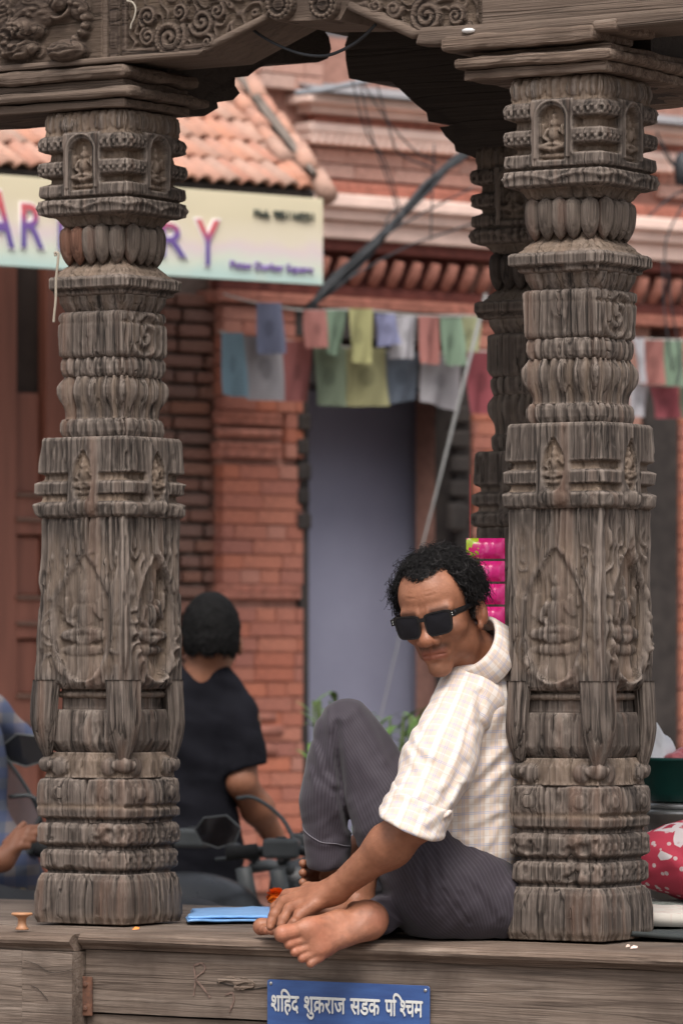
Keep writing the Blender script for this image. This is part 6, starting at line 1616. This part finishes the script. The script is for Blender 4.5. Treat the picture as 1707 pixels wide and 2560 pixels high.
# --- motorbikes
mblk = NT('bike_plastic'); n = mblk.noise(mblk.coord('Object'), 30, 3); mblk.set(Base_Color=(.018, .019, .021, 1), Roughness=mblk.ramp(n, [(.3, .25), (.7, .45)]))
mgry = plain('switchgear_grey', (.055, .060, .062), .5, var=.15); mchr = plain('chrome', (.55, .55, .57), .18, .9); mtyr = plain('tyre_rubber', (.015, .015, .015), .9)
mgls = NT('mirror_glass'); mgls.set(Base_Color=(.05, .05, .055, 1), Roughness=.08, Metallic=.8)
mrim = plain('mirror_rim_grey', (.11, .115, .115), .5)
def torus(R_, r_, n=36, m=10):
    V = []; F = []
    for i in range(n):
        a_ = 2*math.pi*i/n
        for k in range(m):
            b_ = 2*math.pi*k/m; V.append((( R_+r_*math.cos(b_))*math.cos(a_), r_*math.sin(b_), (R_+r_*math.cos(b_))*math.sin(a_)))
    for i in range(n):
        for k in range(m): F.append((i*m+k, i*m+(k+1) % m, ((i+1) % n)*m+(k+1) % m, ((i+1) % n)*m+k))
    return V, F
def blobmesh(name, f, lo, hi, h, mat, parent): V, Q = nets(f, lo, hi, h); return mk(name, V, Q, mat, parent, True)
def make_bike(label, loc, rz, mirror_out=.30, bz=0.0, mirrors=True):
    """local frame: x forward, y left, z up from the ground; handlebar at x=0.42"""
    e = empty('motorbike', loc, rz); tag(e, label, 'motorbike', 'motorbikes behind the platform')
    for wx in (.62, -.62):
        w_ = MB().add(*torus(.255, .045)).build('wheel', mtyr, e, True); w_.location = (wx, 0, .30)
        MB().lathe([(.02, -.05), (.06, -.05), (.06, .05), (.02, .05)], 14).build('hub', mchr, w_, True).rotation_euler = (R(90), 0, 0)
        m_ = MB()
        for k in range(6): a_ = k*math.pi/3; m_.tube([(.05*math.cos(a_), 0, .05*math.sin(a_)), (.225*math.cos(a_), 0, .225*math.sin(a_))], .010, 6)
        m_.build('spokes', mgry, w_)
    for s_ in (-.07, .07): MB().tube([(.62, s_, .30), (.44, s_, .80), (.41, s_, .92)], .022, 8).build('fork_tube', mgry, e, True)
    blobmesh('tank', lambda P: smin(ell(P, (.16, 0, .80), (.24, .13, .12)), ell(P, (.02, 0, .76), (.16, .11, .10)), .05), (-.2, -.2, .6), (.5, .2, 1.0), .015, mblk.m, e)
    blobmesh('seat', lambda P: smin(cone(P, (-.12, 0, .76), (-.52, 0, .80), .10, .11), cone(P, (-.5, 0, .80), (-.78, 0, .86), .10, .05), .05), (-.9, -.2, .6), (.1, .2, 1.0), .016, plain('seat_vinyl', (.02, .02, .022), .6) if 'seat_vinyl' not in MATS else MATS['seat_vinyl'], e)
    MB().box(-.15, .22, -.13, .13, .34, .66).build('engine', mgry, e, bevel=.03); MB().tube([(.2, .1, .4), (.1, .15, .3), (-.5, .16, .34), (-.85, .17, .42)], [.025, .03, .045, .05], 10).build('exhaust', mchr, e, True)
    MB().tube([(.45, -.08, .92), (.44, 0, .93), (.45, .08, .92)], .016, 8).build('yoke', mgry, e, True)
    hl_ = MB().lathe([(.02, -.10), (.075, -.06), (.088, 0), (.080, .012), (.02, .02)], 20).build('headlight', mblk.m, e, True); hl_.location = (.56, 0, .86); hl_.rotation_euler = (0, R(90), 0)
    MB().lathe([(.001, .0), (.070, .0), (.070, .004), (.001, .010)], 20, (0, 0, .016)).build('headlight_glass', mchr, hl_, True)
    for s_ in (-1, 1):
        hb = MB().tube(spline([(.44, .05*s_, .94), (.42, .16*s_, .985), (.37, .26*s_, .99), (.31, .345*s_, .985)], 5), .013, 8).build('handlebar', mblk.m, e, True)
        MB().tube([(.345, .29*s_, .988), (.325, .32*s_, .987), (.30, .355*s_, .985)], [.021, .018, .020], 10).build('grip', mtyr, hb, True)
        sw = MB().box(-.032, .032, -.045, .045, -.024, .026).build('switchgear', mgry, e, bevel=.009); sw.location = (.372, .235*s_, .995); sw.rotation_euler = (0, 0, s_*.35)
        MB().box(-.012, .012, -.012, .012, .024, .031).build('switch', mblk.m, sw, bevel=.002)
        MB().tube([(.40, .24*s_, .985), (.42, .33*s_, .975), (.36, .42*s_, .965)], [.008, .007, .005], 6).build('lever', mgry, hb, True)
        if not mirrors: continue
        mi = MB().tube(spline([(.40, .20*s_, .99), (.42, .26*s_, 1.07), (.41, (.26+mirror_out*.45)*s_, 1.12), (.40, (.22+mirror_out)*s_, 1.12)], 5), .0055, 6).build('mirror_stalk', mgry, e, True)
        hexo = [(-.080, .012), (-.030, .048), (.050, .040), (.084, .004), (.060, -.034), (.0, -.050), (-.060, -.032)]
        c_ = ((.40), (.22+mirror_out+.05)*s_, 1.12+bz)
        hexo = [(a_*.84, b_*.88) for a_, b_ in hexo]; n = len(hexo); V = [(c_[0]-.006, c_[1]+a_*s_*.96, c_[2]+b_*.96) for a_, b_ in hexo]+[(c_[0]+.022, c_[1]+a_*s_*.7, c_[2]+b_*.7) for a_, b_ in hexo]
        pyd('mirror_shell', V, [tuple(range(n)), tuple(range(2*n-1, n-1, -1))]+[(i, i+n, (i+1) % n+n, (i+1) % n) for i in range(n)], mblk.m, mi)
        V = [(c_[0]-.008, c_[1]+a_*s_*.9, c_[2]+b_*.9) for a_, b_ in hexo]; pyd('mirror_glass', V, [tuple(range(n))], mgls.m, mi)
        rim = [np.array((c_[0]-.007, c_[1]+a_*s_*.97, c_[2]+b_*.97)) for a_, b_ in hexo]; MB().tube(rim+[rim[0], rim[1]], .0022, 5, False).build('mirror_rim', mrim, mi, True)
    return e
# bike whose left mirror and bar show right of the left pillar; it points away from the street
def bike_place(px, py, Y, rz, hx, hy, hz):
    """ground position so that local point (hx,hy,hz) projects on the pixel at depth Y"""
    c_, s_ = math.cos(rz), math.sin(rz); t_ = at(px, py, Y); return (t_[0]-(hx*c_-hy*s_), t_[1]-(hx*s_+hy*c_), GZ)
rzA = R(62)
locA = bike_place(700, 2195, 12.1, rzA, .372, .0, .995)
bikeA = make_bike('black motorbike with a six-sided mirror between the left pillar and the seated man', bike_place(704, 2222, 12.1, rzA, .372, .235, .995), rzA, .16, -.085)
bikeB = make_bike('black motorbike with a clear windscreen at the left edge', bike_place(12, 2110, 12.3, R(70), .372, -.18, .995), R(70), -.04, .12)
bikeC = make_bike('black motorbike partly hidden behind the seated man and the hexagonal mirror', bike_place(760, 2165, 12.75, R(40), .56, 0, .86), R(40), .02, .0, False)
wsm = NT('windscreen'); wsm.set(Base_Color=(.50, .53, .56, 1), Roughness=.12); wsm.b.inputs['Alpha'].default_value = .5
V = []; F = []; nx, nz = 14, 12
for j in range(nz+1):
    for i in range(nx+1):
        u, v_ = i/nx*2-1, j/nz; wv = .27*(1-.55*v_**2.2)*(.72+.28*math.sin(min(1, v_*2.2)*1.57)); V.append((.60-.16*v_-.10*u*u, wv*u, .93+.42*v_-.05*u*u*v_))
for j in range(nz):
    for i in range(nx): F.append((j*(nx+1)+i, j*(nx+1)+i+1, (j+1)*(nx+1)+i+1, (j+1)*(nx+1)+i))
n = len(V); V2 = V+[(a_+.004, b_, c_) for a_, b_, c_ in V]
ws = pyd('windscreen', V2, F+[tuple(k+n for k in f[::-1]) for f in F], wsm.m, bikeB, True)
edge_i = [j*(nx+1) for j in range(nz+1)]+[nz*(nx+1)+i for i in range(1, nx+1)]+[j*(nx+1)+nx for j in range(nz-1, -1, -1)]
MB().tube([V[i] for i in edge_i], .005, 6).build('windscreen_rim', mgry, ws, True)

# --- person in checked shirt at the left edge, a hand on the bike
c_base = at(-70, 2300, 12.0); c_base[2] = GZ
pc = empty('person', c_base); tag(pc, 'person in blue checked shirt cut off at the left edge, hand resting on the motorbike', 'person')
ck = NT('blue_check'); v = ck.coord('Object'); s_ = ck.sep(v)
def ckl(c, p, w_): return ck.math('LESS_THAN', ck.math('ABSOLUTE', ck.math('SUBTRACT', ck.math('FRACT', ck.math('ADD', ck.math('DIVIDE', c, p), 20.0)), .5)), w_)
cc_ = ck.mix(ck.math('MULTIPLY', ckl(s_[0], .055, .25), .6), (.09, .10, .135, 1), (.22, .175, .155, 1)); cc_ = ck.mix(ck.math('MULTIPLY', ckl(s_[2], .055, .25), .6), cc_, (.05, .07, .16, 1)); ck.set(Base_Color=cc_, Roughness=.85)
Yc = 11.9
hwr = at(10, 2150, Yc-.02)
def c_skin(P):
    el_ = at(-130, 2185, Yc-.05); d = cone(P, el_, hwr, .040, .027)
    pk = at(45, 2108, Yc); h = cone(P, hwr, lerp(hwr, pk, .6), .026, .024)
    for k, (x_, y_) in enumerate(((104, 2068), (98, 2084), (86, 2100), (72, 2116))):
        kk = at(40+4*(1-k), 2088+13*k, Yc-.01*k); t_ = at(x_, y_, Yc-.01*k); m_ = lerp(kk, t_, .5)+np.array([0, -.004, .006])
        h = smin(h, cone(P, lerp(hwr, kk, .3), kk, .017, .0125), .012); h = smin(h, smin(cone(P, kk, m_, .0115, .0105), cone(P, m_, t_, .0105, .0085), .004), .003)
    h = smin(h, cone(P, at(18, 2110, Yc+.03), at(60, 2062, Yc+.05), .013, .010), .008)
    d = smin(d, h, .015)
    return d
lo = np.array([at(-290, 1500, 12)[0], 11.75, at(0, 2260, 12)[2]]); hi = np.array([at(140, 1500, 12)[0], 12.5, at(0, 1450, 12)[2]])
V, Q = nets(c_skin, lo, hi, .0055); o = mk('arm', V-c_base, Q, MATS['skin'], pc, True); ones_tint(o, .95)
hd_ = at(-170, 1620, 12.2)
V, Q = nets(lambda P: smin(ell(P, hd_, (.078, .095, .112)), cone(P, hd_, at(-165, 1760, 12.25), .05, .06), .03), hd_-.16, hd_+.15, .007); o = mk('head', V-c_base, Q, MATS['skin'], pc, True); ones_tint(o, .95)
def c_hair(P):
    hd = at(-170, 1620, 12.2); p = P-hd; return np.maximum(ell(p, (0, .008, .018), (.083, .10, .112)), np.maximum(-.0-p[..., 2]-.2*p[..., 1], -.07-p[..., 1]*1.0))
V, Q = nets(c_hair, at(-170, 1620, 12.2)-.14, at(-170, 1620, 12.2)+.15, .006); o = mk('hair', V-c_base, Q, hrm.m, pc, True); ones_tint(o)
def c_shirt(P):
    d = ell(P, at(-165, 1930, 12.3), (.19, .13, .27)); d = smin(d, ell(P, at(-120, 2160, 12.3), (.22, .17, .14)), .08)
    d = smin(d, cone(P, at(-160, 1800, 12.3), at(-30, 1790, 12.55), .07, .06), .05); d = smin(d, cone(P, at(-30, 1790, 12.55), at(70, 1850, 12.6), .055, .03), .03)
    d = smin(d, cone(P, at(-250, 1830, 12.2), at(-185, 2140, 11.9), .065, .06), .03); d = smin(d, cone(P, at(-185, 2140, 11.9), at(-95, 2180, Yc-.05), .06, .052), .02)
    d = smin(d, cone(P, at(-110, 2200, 12.3), at(75, 2215, 12.35), .08, .045), .05)
    return d-.012*fold(P, (.4, 0, .9), (.9, .2, -.4), 14, 6, 2.0)
lo = np.array([at(-400, 1500, 12)[0], 11.75, at(0, 2330, 12)[2]]); hi = np.array([at(140, 1500, 12)[0], 12.7, at(0, 1690, 12)[2]])
V, Q = nets(c_shirt, lo, hi, .008); mk('shirt', V-c_base, Q, ck.m, pc, True)
khk = plain('tan_cloth', (.36, .25, .11), .8, var=.1)
def c_leg(P):
    d = np.full(P.shape[:-1], 9.)
    for dx in (0, -.22):
        h_ = at(-110, 2240, 12.3)+np.array([dx, 0, 0]); k_ = at(35, 2280, 12.25)+np.array([dx, 0, 0]); a_ = np.array([k_[0]+.02, 12.3, GZ+.07])
        d = np.minimum(d, smin(cone(P, h_, k_, .085, .062), cone(P, k_, a_, .062, .05), .02)); d = smin(d, cone(P, a_, a_+np.array([.10, -.06, -.03]), .04, .03), .01)
    return np.maximum(d, GZ+.001-P[..., 2])
V, Q = nets(c_leg, (at(-420, 0, 12.3)[0], 12.0, GZ-.01), (at(150, 0, 12.3)[0], 12.5, .12), .010); mk('trousers', V-c_base, Q, khk, pc, True)

# --- leafy plant behind the seated man
def plant(label, px, py, Y, hgt, blades, spread, seed):
    base = at(px, py, Y); root = empty('leafy_plant', (base[0], base[1], GZ)); tag(root, label, 'plant', 'plants by the doorway')
    rr_ = random.Random(seed); top = base[2]-GZ
    MB().lathe([(.10, 0), (.14, .02), (.17, .26), (.18, .28), (.15, .28)], 18).build('pot', plain('terracotta_pot', (.30, .12, .07), .85) if 'terracotta_pot' not in MATS else MATS['terracotta_pot'], root, True)
    sm = MB(); V = []; F = []
    for k in range(7): sm.tube([(rr_.uniform(-.05, .05), rr_.uniform(-.05, .05), .25), (rr_.uniform(-.08, .08), rr_.uniform(-.08, .08), top*.6), (rr_.uniform(-spread, spread)*.4, rr_.uniform(-.1, .1), top)], [.008, .006, .004], 5)
    sm.build('stems', plain('stem_green', (.10, .14, .05), .7) if 'stem_green' not in MATS else MATS['stem_green'], root)
    for k in range(blades):
        x0, y0, z0 = rr_.uniform(-spread, spread)*.5, rr_.uniform(-.12, .12), rr_.uniform(.45, 1.0)*top
        an = rr_.uniform(0, 6.28); L = hgt*rr_.uniform(.5, 1.1); dx, dy = math.cos(an), math.sin(an); wd = rr_.uniform(.006, .013); b0 = len(V)
        for i in range(6):
            t_ = i/5; out = L*.6*t_; zz = z0+L*(.75*t_-.55*t_*t_); w2 = wd*math.sin(min(1, t_+.12)*math.pi)**.7+.0006
            for s2 in (-1, 1): V.append((x0+dx*out-dy*w2*s2, y0+dy*out+dx*w2*s2, zz))
        for i in range(5): F.append((b0+2*i, b0+2*i+1, b0+2*i+3, b0+2*i+2))
    lf = plain('leaf_green', (.075, .14, .03), .55, var=.45, scale=9) if 'leaf_green' not in MATS else MATS['leaf_green']
    pyd('foliage', V, F, lf, root, False)
plant('green narrow-leaved potted plant behind the raised knee', 985, 1790, 14.2, .22, 160, .26, 3)
plant('small leafy potted plant at the left of the doorway', 815, 1752, 14.6, .14, 46, .10, 6)

# ------------------------------------------------------------ things on and around the platform
# pink foil packets hanging from the rear pillar
fol = NT('pink_foil'); v = fol.coord('Object'); n = fol.noise(v, 26, 3); n2 = fol.noise(v, 60, 2)
fc_ = fol.ramp(n, [(.40, (.62, .008, .14, 1)), (.60, (.78, .035, .26, 1)), (.78, (.85, .30, .50, 1))]); s_ = fol.sep(v)
gm = fol.math('MULTIPLY', fol.math('LESS_THAN', s_[0], -.014), fol.math('GREATER_THAN', n2, .47)); fol.set(Base_Color=fol.mix(gm, fc_, (.42, .52, .03, 1)), Roughness=.25); fol.b.inputs['Specular IOR Level'].default_value = .6
Yp = 9.62
st0 = at(1213, 1310, Yp)
ps = empty('packet_strip', (st0[0], st0[1], st0[2]-.3)); tag(ps, 'strip of shiny pink snack packets hanging behind the man', 'packets')
zt0 = .3
MB().tube([(-.031, .0, zt0+.10), (-.031, 0, zt0-.03)], .0010, 5).build('string', plain('red_string', (.35, .05, .05), .8), ps)
for k in range(5):
    nx, nz = 16, 12; W_, H_ = .0385, .0205; V = []; F = []
    zc_ = zt0-.049-.0458*k
    for sd in (-1, 1):
        for j in range(nz+1):
            for i in range(nx+1):
                u, v_ = i/nx*2-1, j/nz*2-1; bulge = .011*max(0, 1-u**4)*max(0, 1-abs(v_)**2.5)+.0012*math.sin(u*17+k*2)*(1-v_*v_); V.append((W_*u, sd*bulge, H_*v_))
    n = (nx+1)*(nz+1)
    for sd in (0, 1):
        for j in range(nz):
            for i in range(nx): f = (sd*n+j*(nx+1)+i, sd*n+j*(nx+1)+i+1, sd*n+(j+1)*(nx+1)+i+1, sd*n+(j+1)*(nx+1)+i); F.append(f if sd == 0 else f[::-1])
    o = pyd('packet', V, F, fol.m, ps, True); o.location = (0, 0, zc_)
# blue plastic sheet, marigold, wooden knob, litter
bt = NT('blue_plastic_sheet'); n = bt.noise(bt.coord('Object', (1, 1, 1)), 40, 3); bt.set(Base_Color=bt.ramp(n, [(.3, (.13, .30, .58, 1)), (.7, (.20, .39, .68, 1))]), Roughness=.4); bt.bump(n, .4, .004)
p0_ = at(588, 2300, 9.72)
bs = empty('plastic_sheet', (p0_[0], p0_[1], 0.0)); tag(bs, 'folded bright blue plastic sheet lying on the deck beside the left pillar', 'sheet')
for lay in range(2):
    nx, ny = 20, 14; V = []; F = []
    for j in range(ny+1):
        for i in range(nx+1):
            u, v_ = i/nx-.5, j/ny-.5; V.append((u*(.185-.01*lay)+.004*math.sin(v_*8+lay), v_*(.36-.02*lay)+.05*u, .004+.0062*lay+.0035*float(fbm(np.array(u*5+lay), np.array(v_*7), lay, 2))))
    for j in range(ny):
        for i in range(nx): F.append((j*(nx+1)+i, j*(nx+1)+i+1, (j+1)*(nx+1)+i+1, (j+1)*(nx+1)+i))
    n = len(V); V2 = V+[(a_, b_, c_-.0045) for a_, b_, c_ in V]
    rim = [i for i in range(nx+1)]+[j*(nx+1)+nx for j in range(1, ny+1)]+[ny*(nx+1)+i for i in range(nx-1, -1, -1)]+[j*(nx+1) for j in range(ny-1, 0, -1)]
    F2 = F+[tuple(k+n for k in f[::-1]) for f in F]+[(rim[q], n+rim[q], n+rim[(q+1) % len(rim)], rim[(q+1) % len(rim)]) for q in range(len(rim))]
    pyd('fold', V2, F2, bt.m, bs, True)
mg_ = at(690, 2250, 9.90); mg_[2] = .014
mr = empty('marigold', mg_); tag(mr, 'orange marigold flower head lying behind the hand on the deck', 'flower')
orm = plain('marigold_petal', (.80, .17, .008), .6, var=.25, scale=90); rq = random.Random(2); V = []; F = []
for k in range(220):
    z = rq.uniform(-.4, 1); a_ = rq.uniform(0, 6.28); r_ = math.sqrt(max(0, 1-z*z)); nrm = np.array([r_*math.cos(a_), r_*math.sin(a_), z]); c_ = np.array([0, 0, .018])+nrm*.017*rq.uniform(.8, 1.05); t1 = np.cross(nrm, (0, .3, 1)); t1 /= np.linalg.norm(t1)+1e-9; t2 = np.cross(nrm, t1); s2 = .0048
    b0 = len(V); V += [c_-t1*s2-nrm*.004, c_+t1*s2-nrm*.004, c_+t1*s2*.8+t2*s2+nrm*.004, c_-t1*s2*.8+t2*s2+nrm*.003]; F.append((b0, b0+1, b0+2, b0+3))
pyd('petals', V, F, orm, mr)
MB().lathe([(.004, .0), (.012, .004), (.0155, .014), (.014, .022), (.008, .030)], 14).build('flower_core', orm, mr, True)
kb = at(56, 2321, 9.33)
kn_ = MB().lathe([(.0125, 0), (.0130, .002), (.0095, .006), (.0078, .014), (.0085, .022), (.0130, .026), (.0205, .0285), (.0210, .031), (.0190, .0330), (.006, .0325)], 28).build('wooden_spool', None, None, True)
kw_ = NT('turned_wood'); n = kw_.noise(kw_.coord('Object', (1, 1, 12)), 30, 3); kw_.set(Base_Color=kw_.ramp(n, [(.3, (.36, .16, .075, 1)), (.7, (.48, .25, .13, 1))]), Roughness=.5); kn_.data.materials.append(kw_.m)
kn_.location = (kb[0], kb[1], -.003); tag(kn_, 'small turned wooden spool standing on the ledge at the left', 'spool')
for q, (px, py, Y, col, lab) in enumerate(((340, 2326, 9.33, (.75, .25, .05), 'orange flower petal lying at the foot of the left pillar'), (1583, 2366, 8.72, (.75, .55, .48), 'pale crumb on the ledge below the right pillar'), (1568, 2362, 8.76, (.65, .5, .42), 'tiny pale scrap left of the crumb on the right ledge'))):
    p_ = at(px, py, Y); s_ = .007 if q < 2 else .004; V = [(-s_, -s_*.6, .0), (s_*.9, -s_*.5, .001), (s_*1.1, s_*.5, .004), (-s_*.7, s_*.7, .003), (0, 0, .006)]
    o = pyd('petal_scrap', V, [(0, 1, 4), (1, 2, 4), (2, 3, 4), (3, 0, 4), (3, 2, 1, 0)], plain('scrap_%d' % q, col, .7), None); o.location = (p_[0], p_[1], -.003); tag(o, lab, 'litter')
# --- right side: mat, newspaper, patterned bundle, pot and green tub
def cloth_slab(name, label, cat, px, py, Y, wx, wy, th, mat, rz, z0=0.0, amp=.006, seed=0):
    p_ = at(px, py, Y); e = None; nx, ny = 24, 18; V = []; F = []
    for j in range(ny+1):
        for i in range(nx+1):
            u, v_ = i/nx-.5, j/ny-.5; V.append((u*wx, v_*wy, th+amp*float(fbm(np.array(u*6+seed), np.array(v_*6), seed, 2))))
    for j in range(ny):
        for i in range(nx): F.append((j*(nx+1)+i, j*(nx+1)+i+1, (j+1)*(nx+1)+i+1, (j+1)*(nx+1)+i))
    n = len(V); V2 = V+[(a_, b_, max(0.001, c_-th-amp*.4)) for a_, b_, c_ in V]
    rim = [i for i in range(nx+1)]+[j*(nx+1)+nx for j in range(1, ny+1)]+[ny*(nx+1)+i for i in range(nx-1, -1, -1)]+[j*(nx+1) for j in range(ny-1, 0, -1)]
    o = pyd(name, V2, F+[tuple(k+n for k in f[::-1]) for f in F]+[(rim[q], n+rim[q], n+rim[(q+1) % len(rim)], rim[(q+1) % len(rim)]) for q in range(len(rim))], mat, None, True)
    o.location = (p_[0], p_[1], z0); o.rotation_euler = (0, 0, rz); tag(o, label, cat); return o
npm = NT('printed_paper'); v = npm.coord('Object'); n = npm.noise(v, 40, 3); npm.set(Base_Color=npm.mix(npm.ramp(npm.noise(npm.coord('Object', (30, 260, 1)), 1, 2), [(.55, 0), (.62, .5)]), (.52, .48, .43, 1), (.45, .14, .12, 1)), Roughness=.85)
cloth_slab('black_sheet', 'dark sheet under the paper right of the right pillar', 'sheet', 1740, 2320, 9.06, .40, .30, .006, plain('dark_sheet', (.03, .035, .035), .7), -.5, 0.0, .010, 1)
cloth_slab('paper_sheet', 'pale printed paper lying right of the right pillar', 'paper', 1745, 2290, 9.22, .38, .26, .022, npm.m, -.45, .014, .012, 2)
cloth_slab('grey_mat', 'speckled grey green mat under the red bundle', 'mat', 1730, 2250, 9.62, .46, .30, .026, plain('speckled_mat', (.22, .25, .22), .9, var=.5, scale=160), -.5, .0, .010, 3)
bdm = NT('red_print_cloth'); v = bdm.coord('Object'); vo = bdm.n('ShaderNodeTexVoronoi'); vo.inputs['Scale'].default_value = 44; bdm.l(v, vo.inputs['Vector']); vo2 = bdm.n('ShaderNodeTexVoronoi'); vo2.inputs['Scale'].default_value = 15; bdm.l(v, vo2.inputs['Vector']); vo2.distance = 'MANHATTAN'
c_ = bdm.mix(bdm.ramp(vo2.outputs['Distance'], [(.0, 1), (.62, 0)], 'CONSTANT'), (.50, .04, .075, 1), (.66, .58, .58, 1))
c_ = bdm.mix(bdm.ramp(vo2.outputs['Distance'], [(.0, 1), (.30, 0)], 'CONSTANT'), c_, (.40, .02, .05, 1)); c_ = bdm.mix(bdm.ramp(vo.outputs['Distance'], [(.0, 1), (.22, 0)], 'CONSTANT'), c_, (.62, .45, .45, 1)); bdm.set(Base_Color=c_, Roughness=.8)
bc = at(1715, 2150, 9.72)
def bundle(P):
    d = ell(P, bc, (.115, .11, .078)); d = smin(d, cone(P, bc+np.array([.02, 0, .045]), bc+np.array([.10, .02, .085]), .035, .02), .03)
    return np.maximum(d, .034-P[..., 2])-.024*fold(P, (.7, .2, .6), (-.5, .3, .8), 24, 10, 3.0)-.010*fold(P, (.3, .2, -.8), (.7, .3, .4), 45, 18, 6.0)
V, Q = nets(bundle, bc-np.array([.15, .14, .12]), bc+np.array([.17, .15, .13]), .005); o = mk('cloth_bundle', V-np.array([bc[0], bc[1], 0]), Q, bdm.m, None, True); o.location = (bc[0], bc[1], 0); tag(o, 'red and white printed cloth bundle beside the right pillar', 'bundle')
MB_r = plain('crimson_cloth', (.42, .015, .05), .75)
bk2 = at(1668, 2105, 9.92)
def redfold(P): return np.maximum(cone(P, bk2+np.array([-.035, 0, -.03]), bk2+np.array([.10, .02, .02]), .026, .03), .02-P[..., 2])-.006*fold(P, (.7, .2, .6), (-.5, .3, .8), 40, 12, 5.0)
V, Q = nets(redfold, bk2-.09, bk2+.15, .005); V[:, 2] += 0; o = mk('folded_cloth', V-bk2, Q, MB_r, None, True); o.location = tuple(bk2); tag(o, 'plain crimson cloth between the printed bundle and the metal pot', 'cloth')
pt = at(1760, 2050, 10.25)
alum = plain('dull_aluminium', (.42, .42, .41), .38, .85, var=.2)
pot = empty('metal_pot', (pt[0], pt[1], 0)); tag(pot, 'dull metal pot under the green tub at the right edge', 'pot')
zp = pt[2]
MB().lathe([(.09, .0), (.115, .015), (.120, zp-.02), (.128, zp+.0), (.150, zp+.014), (.150, zp+.022), (.12, zp+.026)], 36).build('pot_body', alum, pot, True)
MB().lathe([(.13, zp+.027), (.132, zp+.036), (.10, zp+.040)], 36).build('pot_lid', alum, pot, True)
tub = empty('plastic_tub', (pt[0], pt[1], zp+.041)); tag(tub, 'dark green plastic tub of bags standing on the metal pot', 'tub')
grn = NT('green_plastic'); n = grn.noise(grn.coord('Object'), 12, 3); grn.set(Base_Color=grn.ramp(n, [(.3, (.004, .048, .040, 1)), (.7, (.007, .068, .056, 1))]), Roughness=.35)
MB().lathe([(.120, .0), (.126, .004), (.138, .020), (.155, .086), (.162, .088), (.162, .094), (.150, .094), (.132, .02), (.02, .012)], 44).build('tub_body', grn.m, tub, True)
wpl = NT('white_plastic_bag'); wpl.set(Base_Color=(.72, .72, .74, 1), Roughness=.35); wpl.b.inputs['Subsurface Weight'].default_value = .0
ctr = np.array([pt[0]-.095, pt[1]-.02, zp+.12])
def bagf(P): return smin(ell(P, ctr, (.035, .05, .060)), cone(P, ctr, ctr+np.array([-.022, 0, .075]), .026, .012), .03)-.026*fold(P, (.9, .2, .2), (.1, .3, .9), 55, 14, 7.0)
V, Q = nets(bagf, ctr-.12, ctr+.13, .005); o = mk('plastic_bag', V-ctr, Q, wpl.m, None, True); o.location = tuple(ctr); tag(o, 'white plastic bag sticking up from the green tub', 'bag')
c2_ = np.array([pt[0]-.045, pt[1]-.06, zp+.135])
def pinkf(P): return ell(P, c2_, (.05, .04, .022))-.030*fold(P, (.7, .2, .5), (-.4, .3, .8), 70, 50, 9.0)
V, Q = nets(pinkf, c2_-.08, c2_+.08, .004); o = mk('plastic_bag', V-c2_, Q, plain('pink_film', (.70, .20, .22), .35, var=.3, scale=30), None, True); o.location = tuple(c2_); tag(o, 'crumpled pink film bag on the rim of the green tub', 'bag')
# --- cords on the pavilion
cdm = plain('old_cotton_cord', (.34, .29, .23), .9); 
def pcord(name, label, pts, r_, mat, b):
    P = [pw(*pav(a_, c_, b)[:1], b, pav(a_, c_, b)[1]) for a_, c_ in pts]; o0 = P[0]; P = spline(P, 7)
    V, F = tube([p-o0 for p in P], r_, 6); o = pyd(name, V, F, mat, None, True); o.location = tuple(o0); tag(o, label, 'cord'); return o
pcord('cotton_cord', 'thin pale cord hanging from the petals of the left pillar', [(140, 640), (139, 632), (146, 634), (146, 650), (141, 700), (140, 750), (136, 790), (135, 806)], .0028, cdm, -.128)
pcord('cotton_cord', 'short frayed pale cord dangling on the carved beam', [(318, 2), (332, 6), (340, 22), (336, 45), (329, 60), (327, 72)], .0018, plain('pale_fibre', (.45, .40, .33), .9), -.135)
pcord('black_wire', 'black wire sagging across the front arch', [(566, -30), (590, 30), (640, 80), (700, 115), (760, 136), (820, 138), (875, 115), (910, 90), (940, 60)], .0032, cbm, -.06)
w_ = pav(1168, 101, -.135); o = MB().lathe([(.004, 0), (.012, .002), (.014, .006), (.008, .009)], 9).build('paper_wad', plain('white_wad', (.75, .75, .74), .8), None, True); o.location = tuple(pw(w_[0], -.13, 1.693)); tag(o, 'tiny white paper wad on the bracket planks of the right pillar', 'litter')
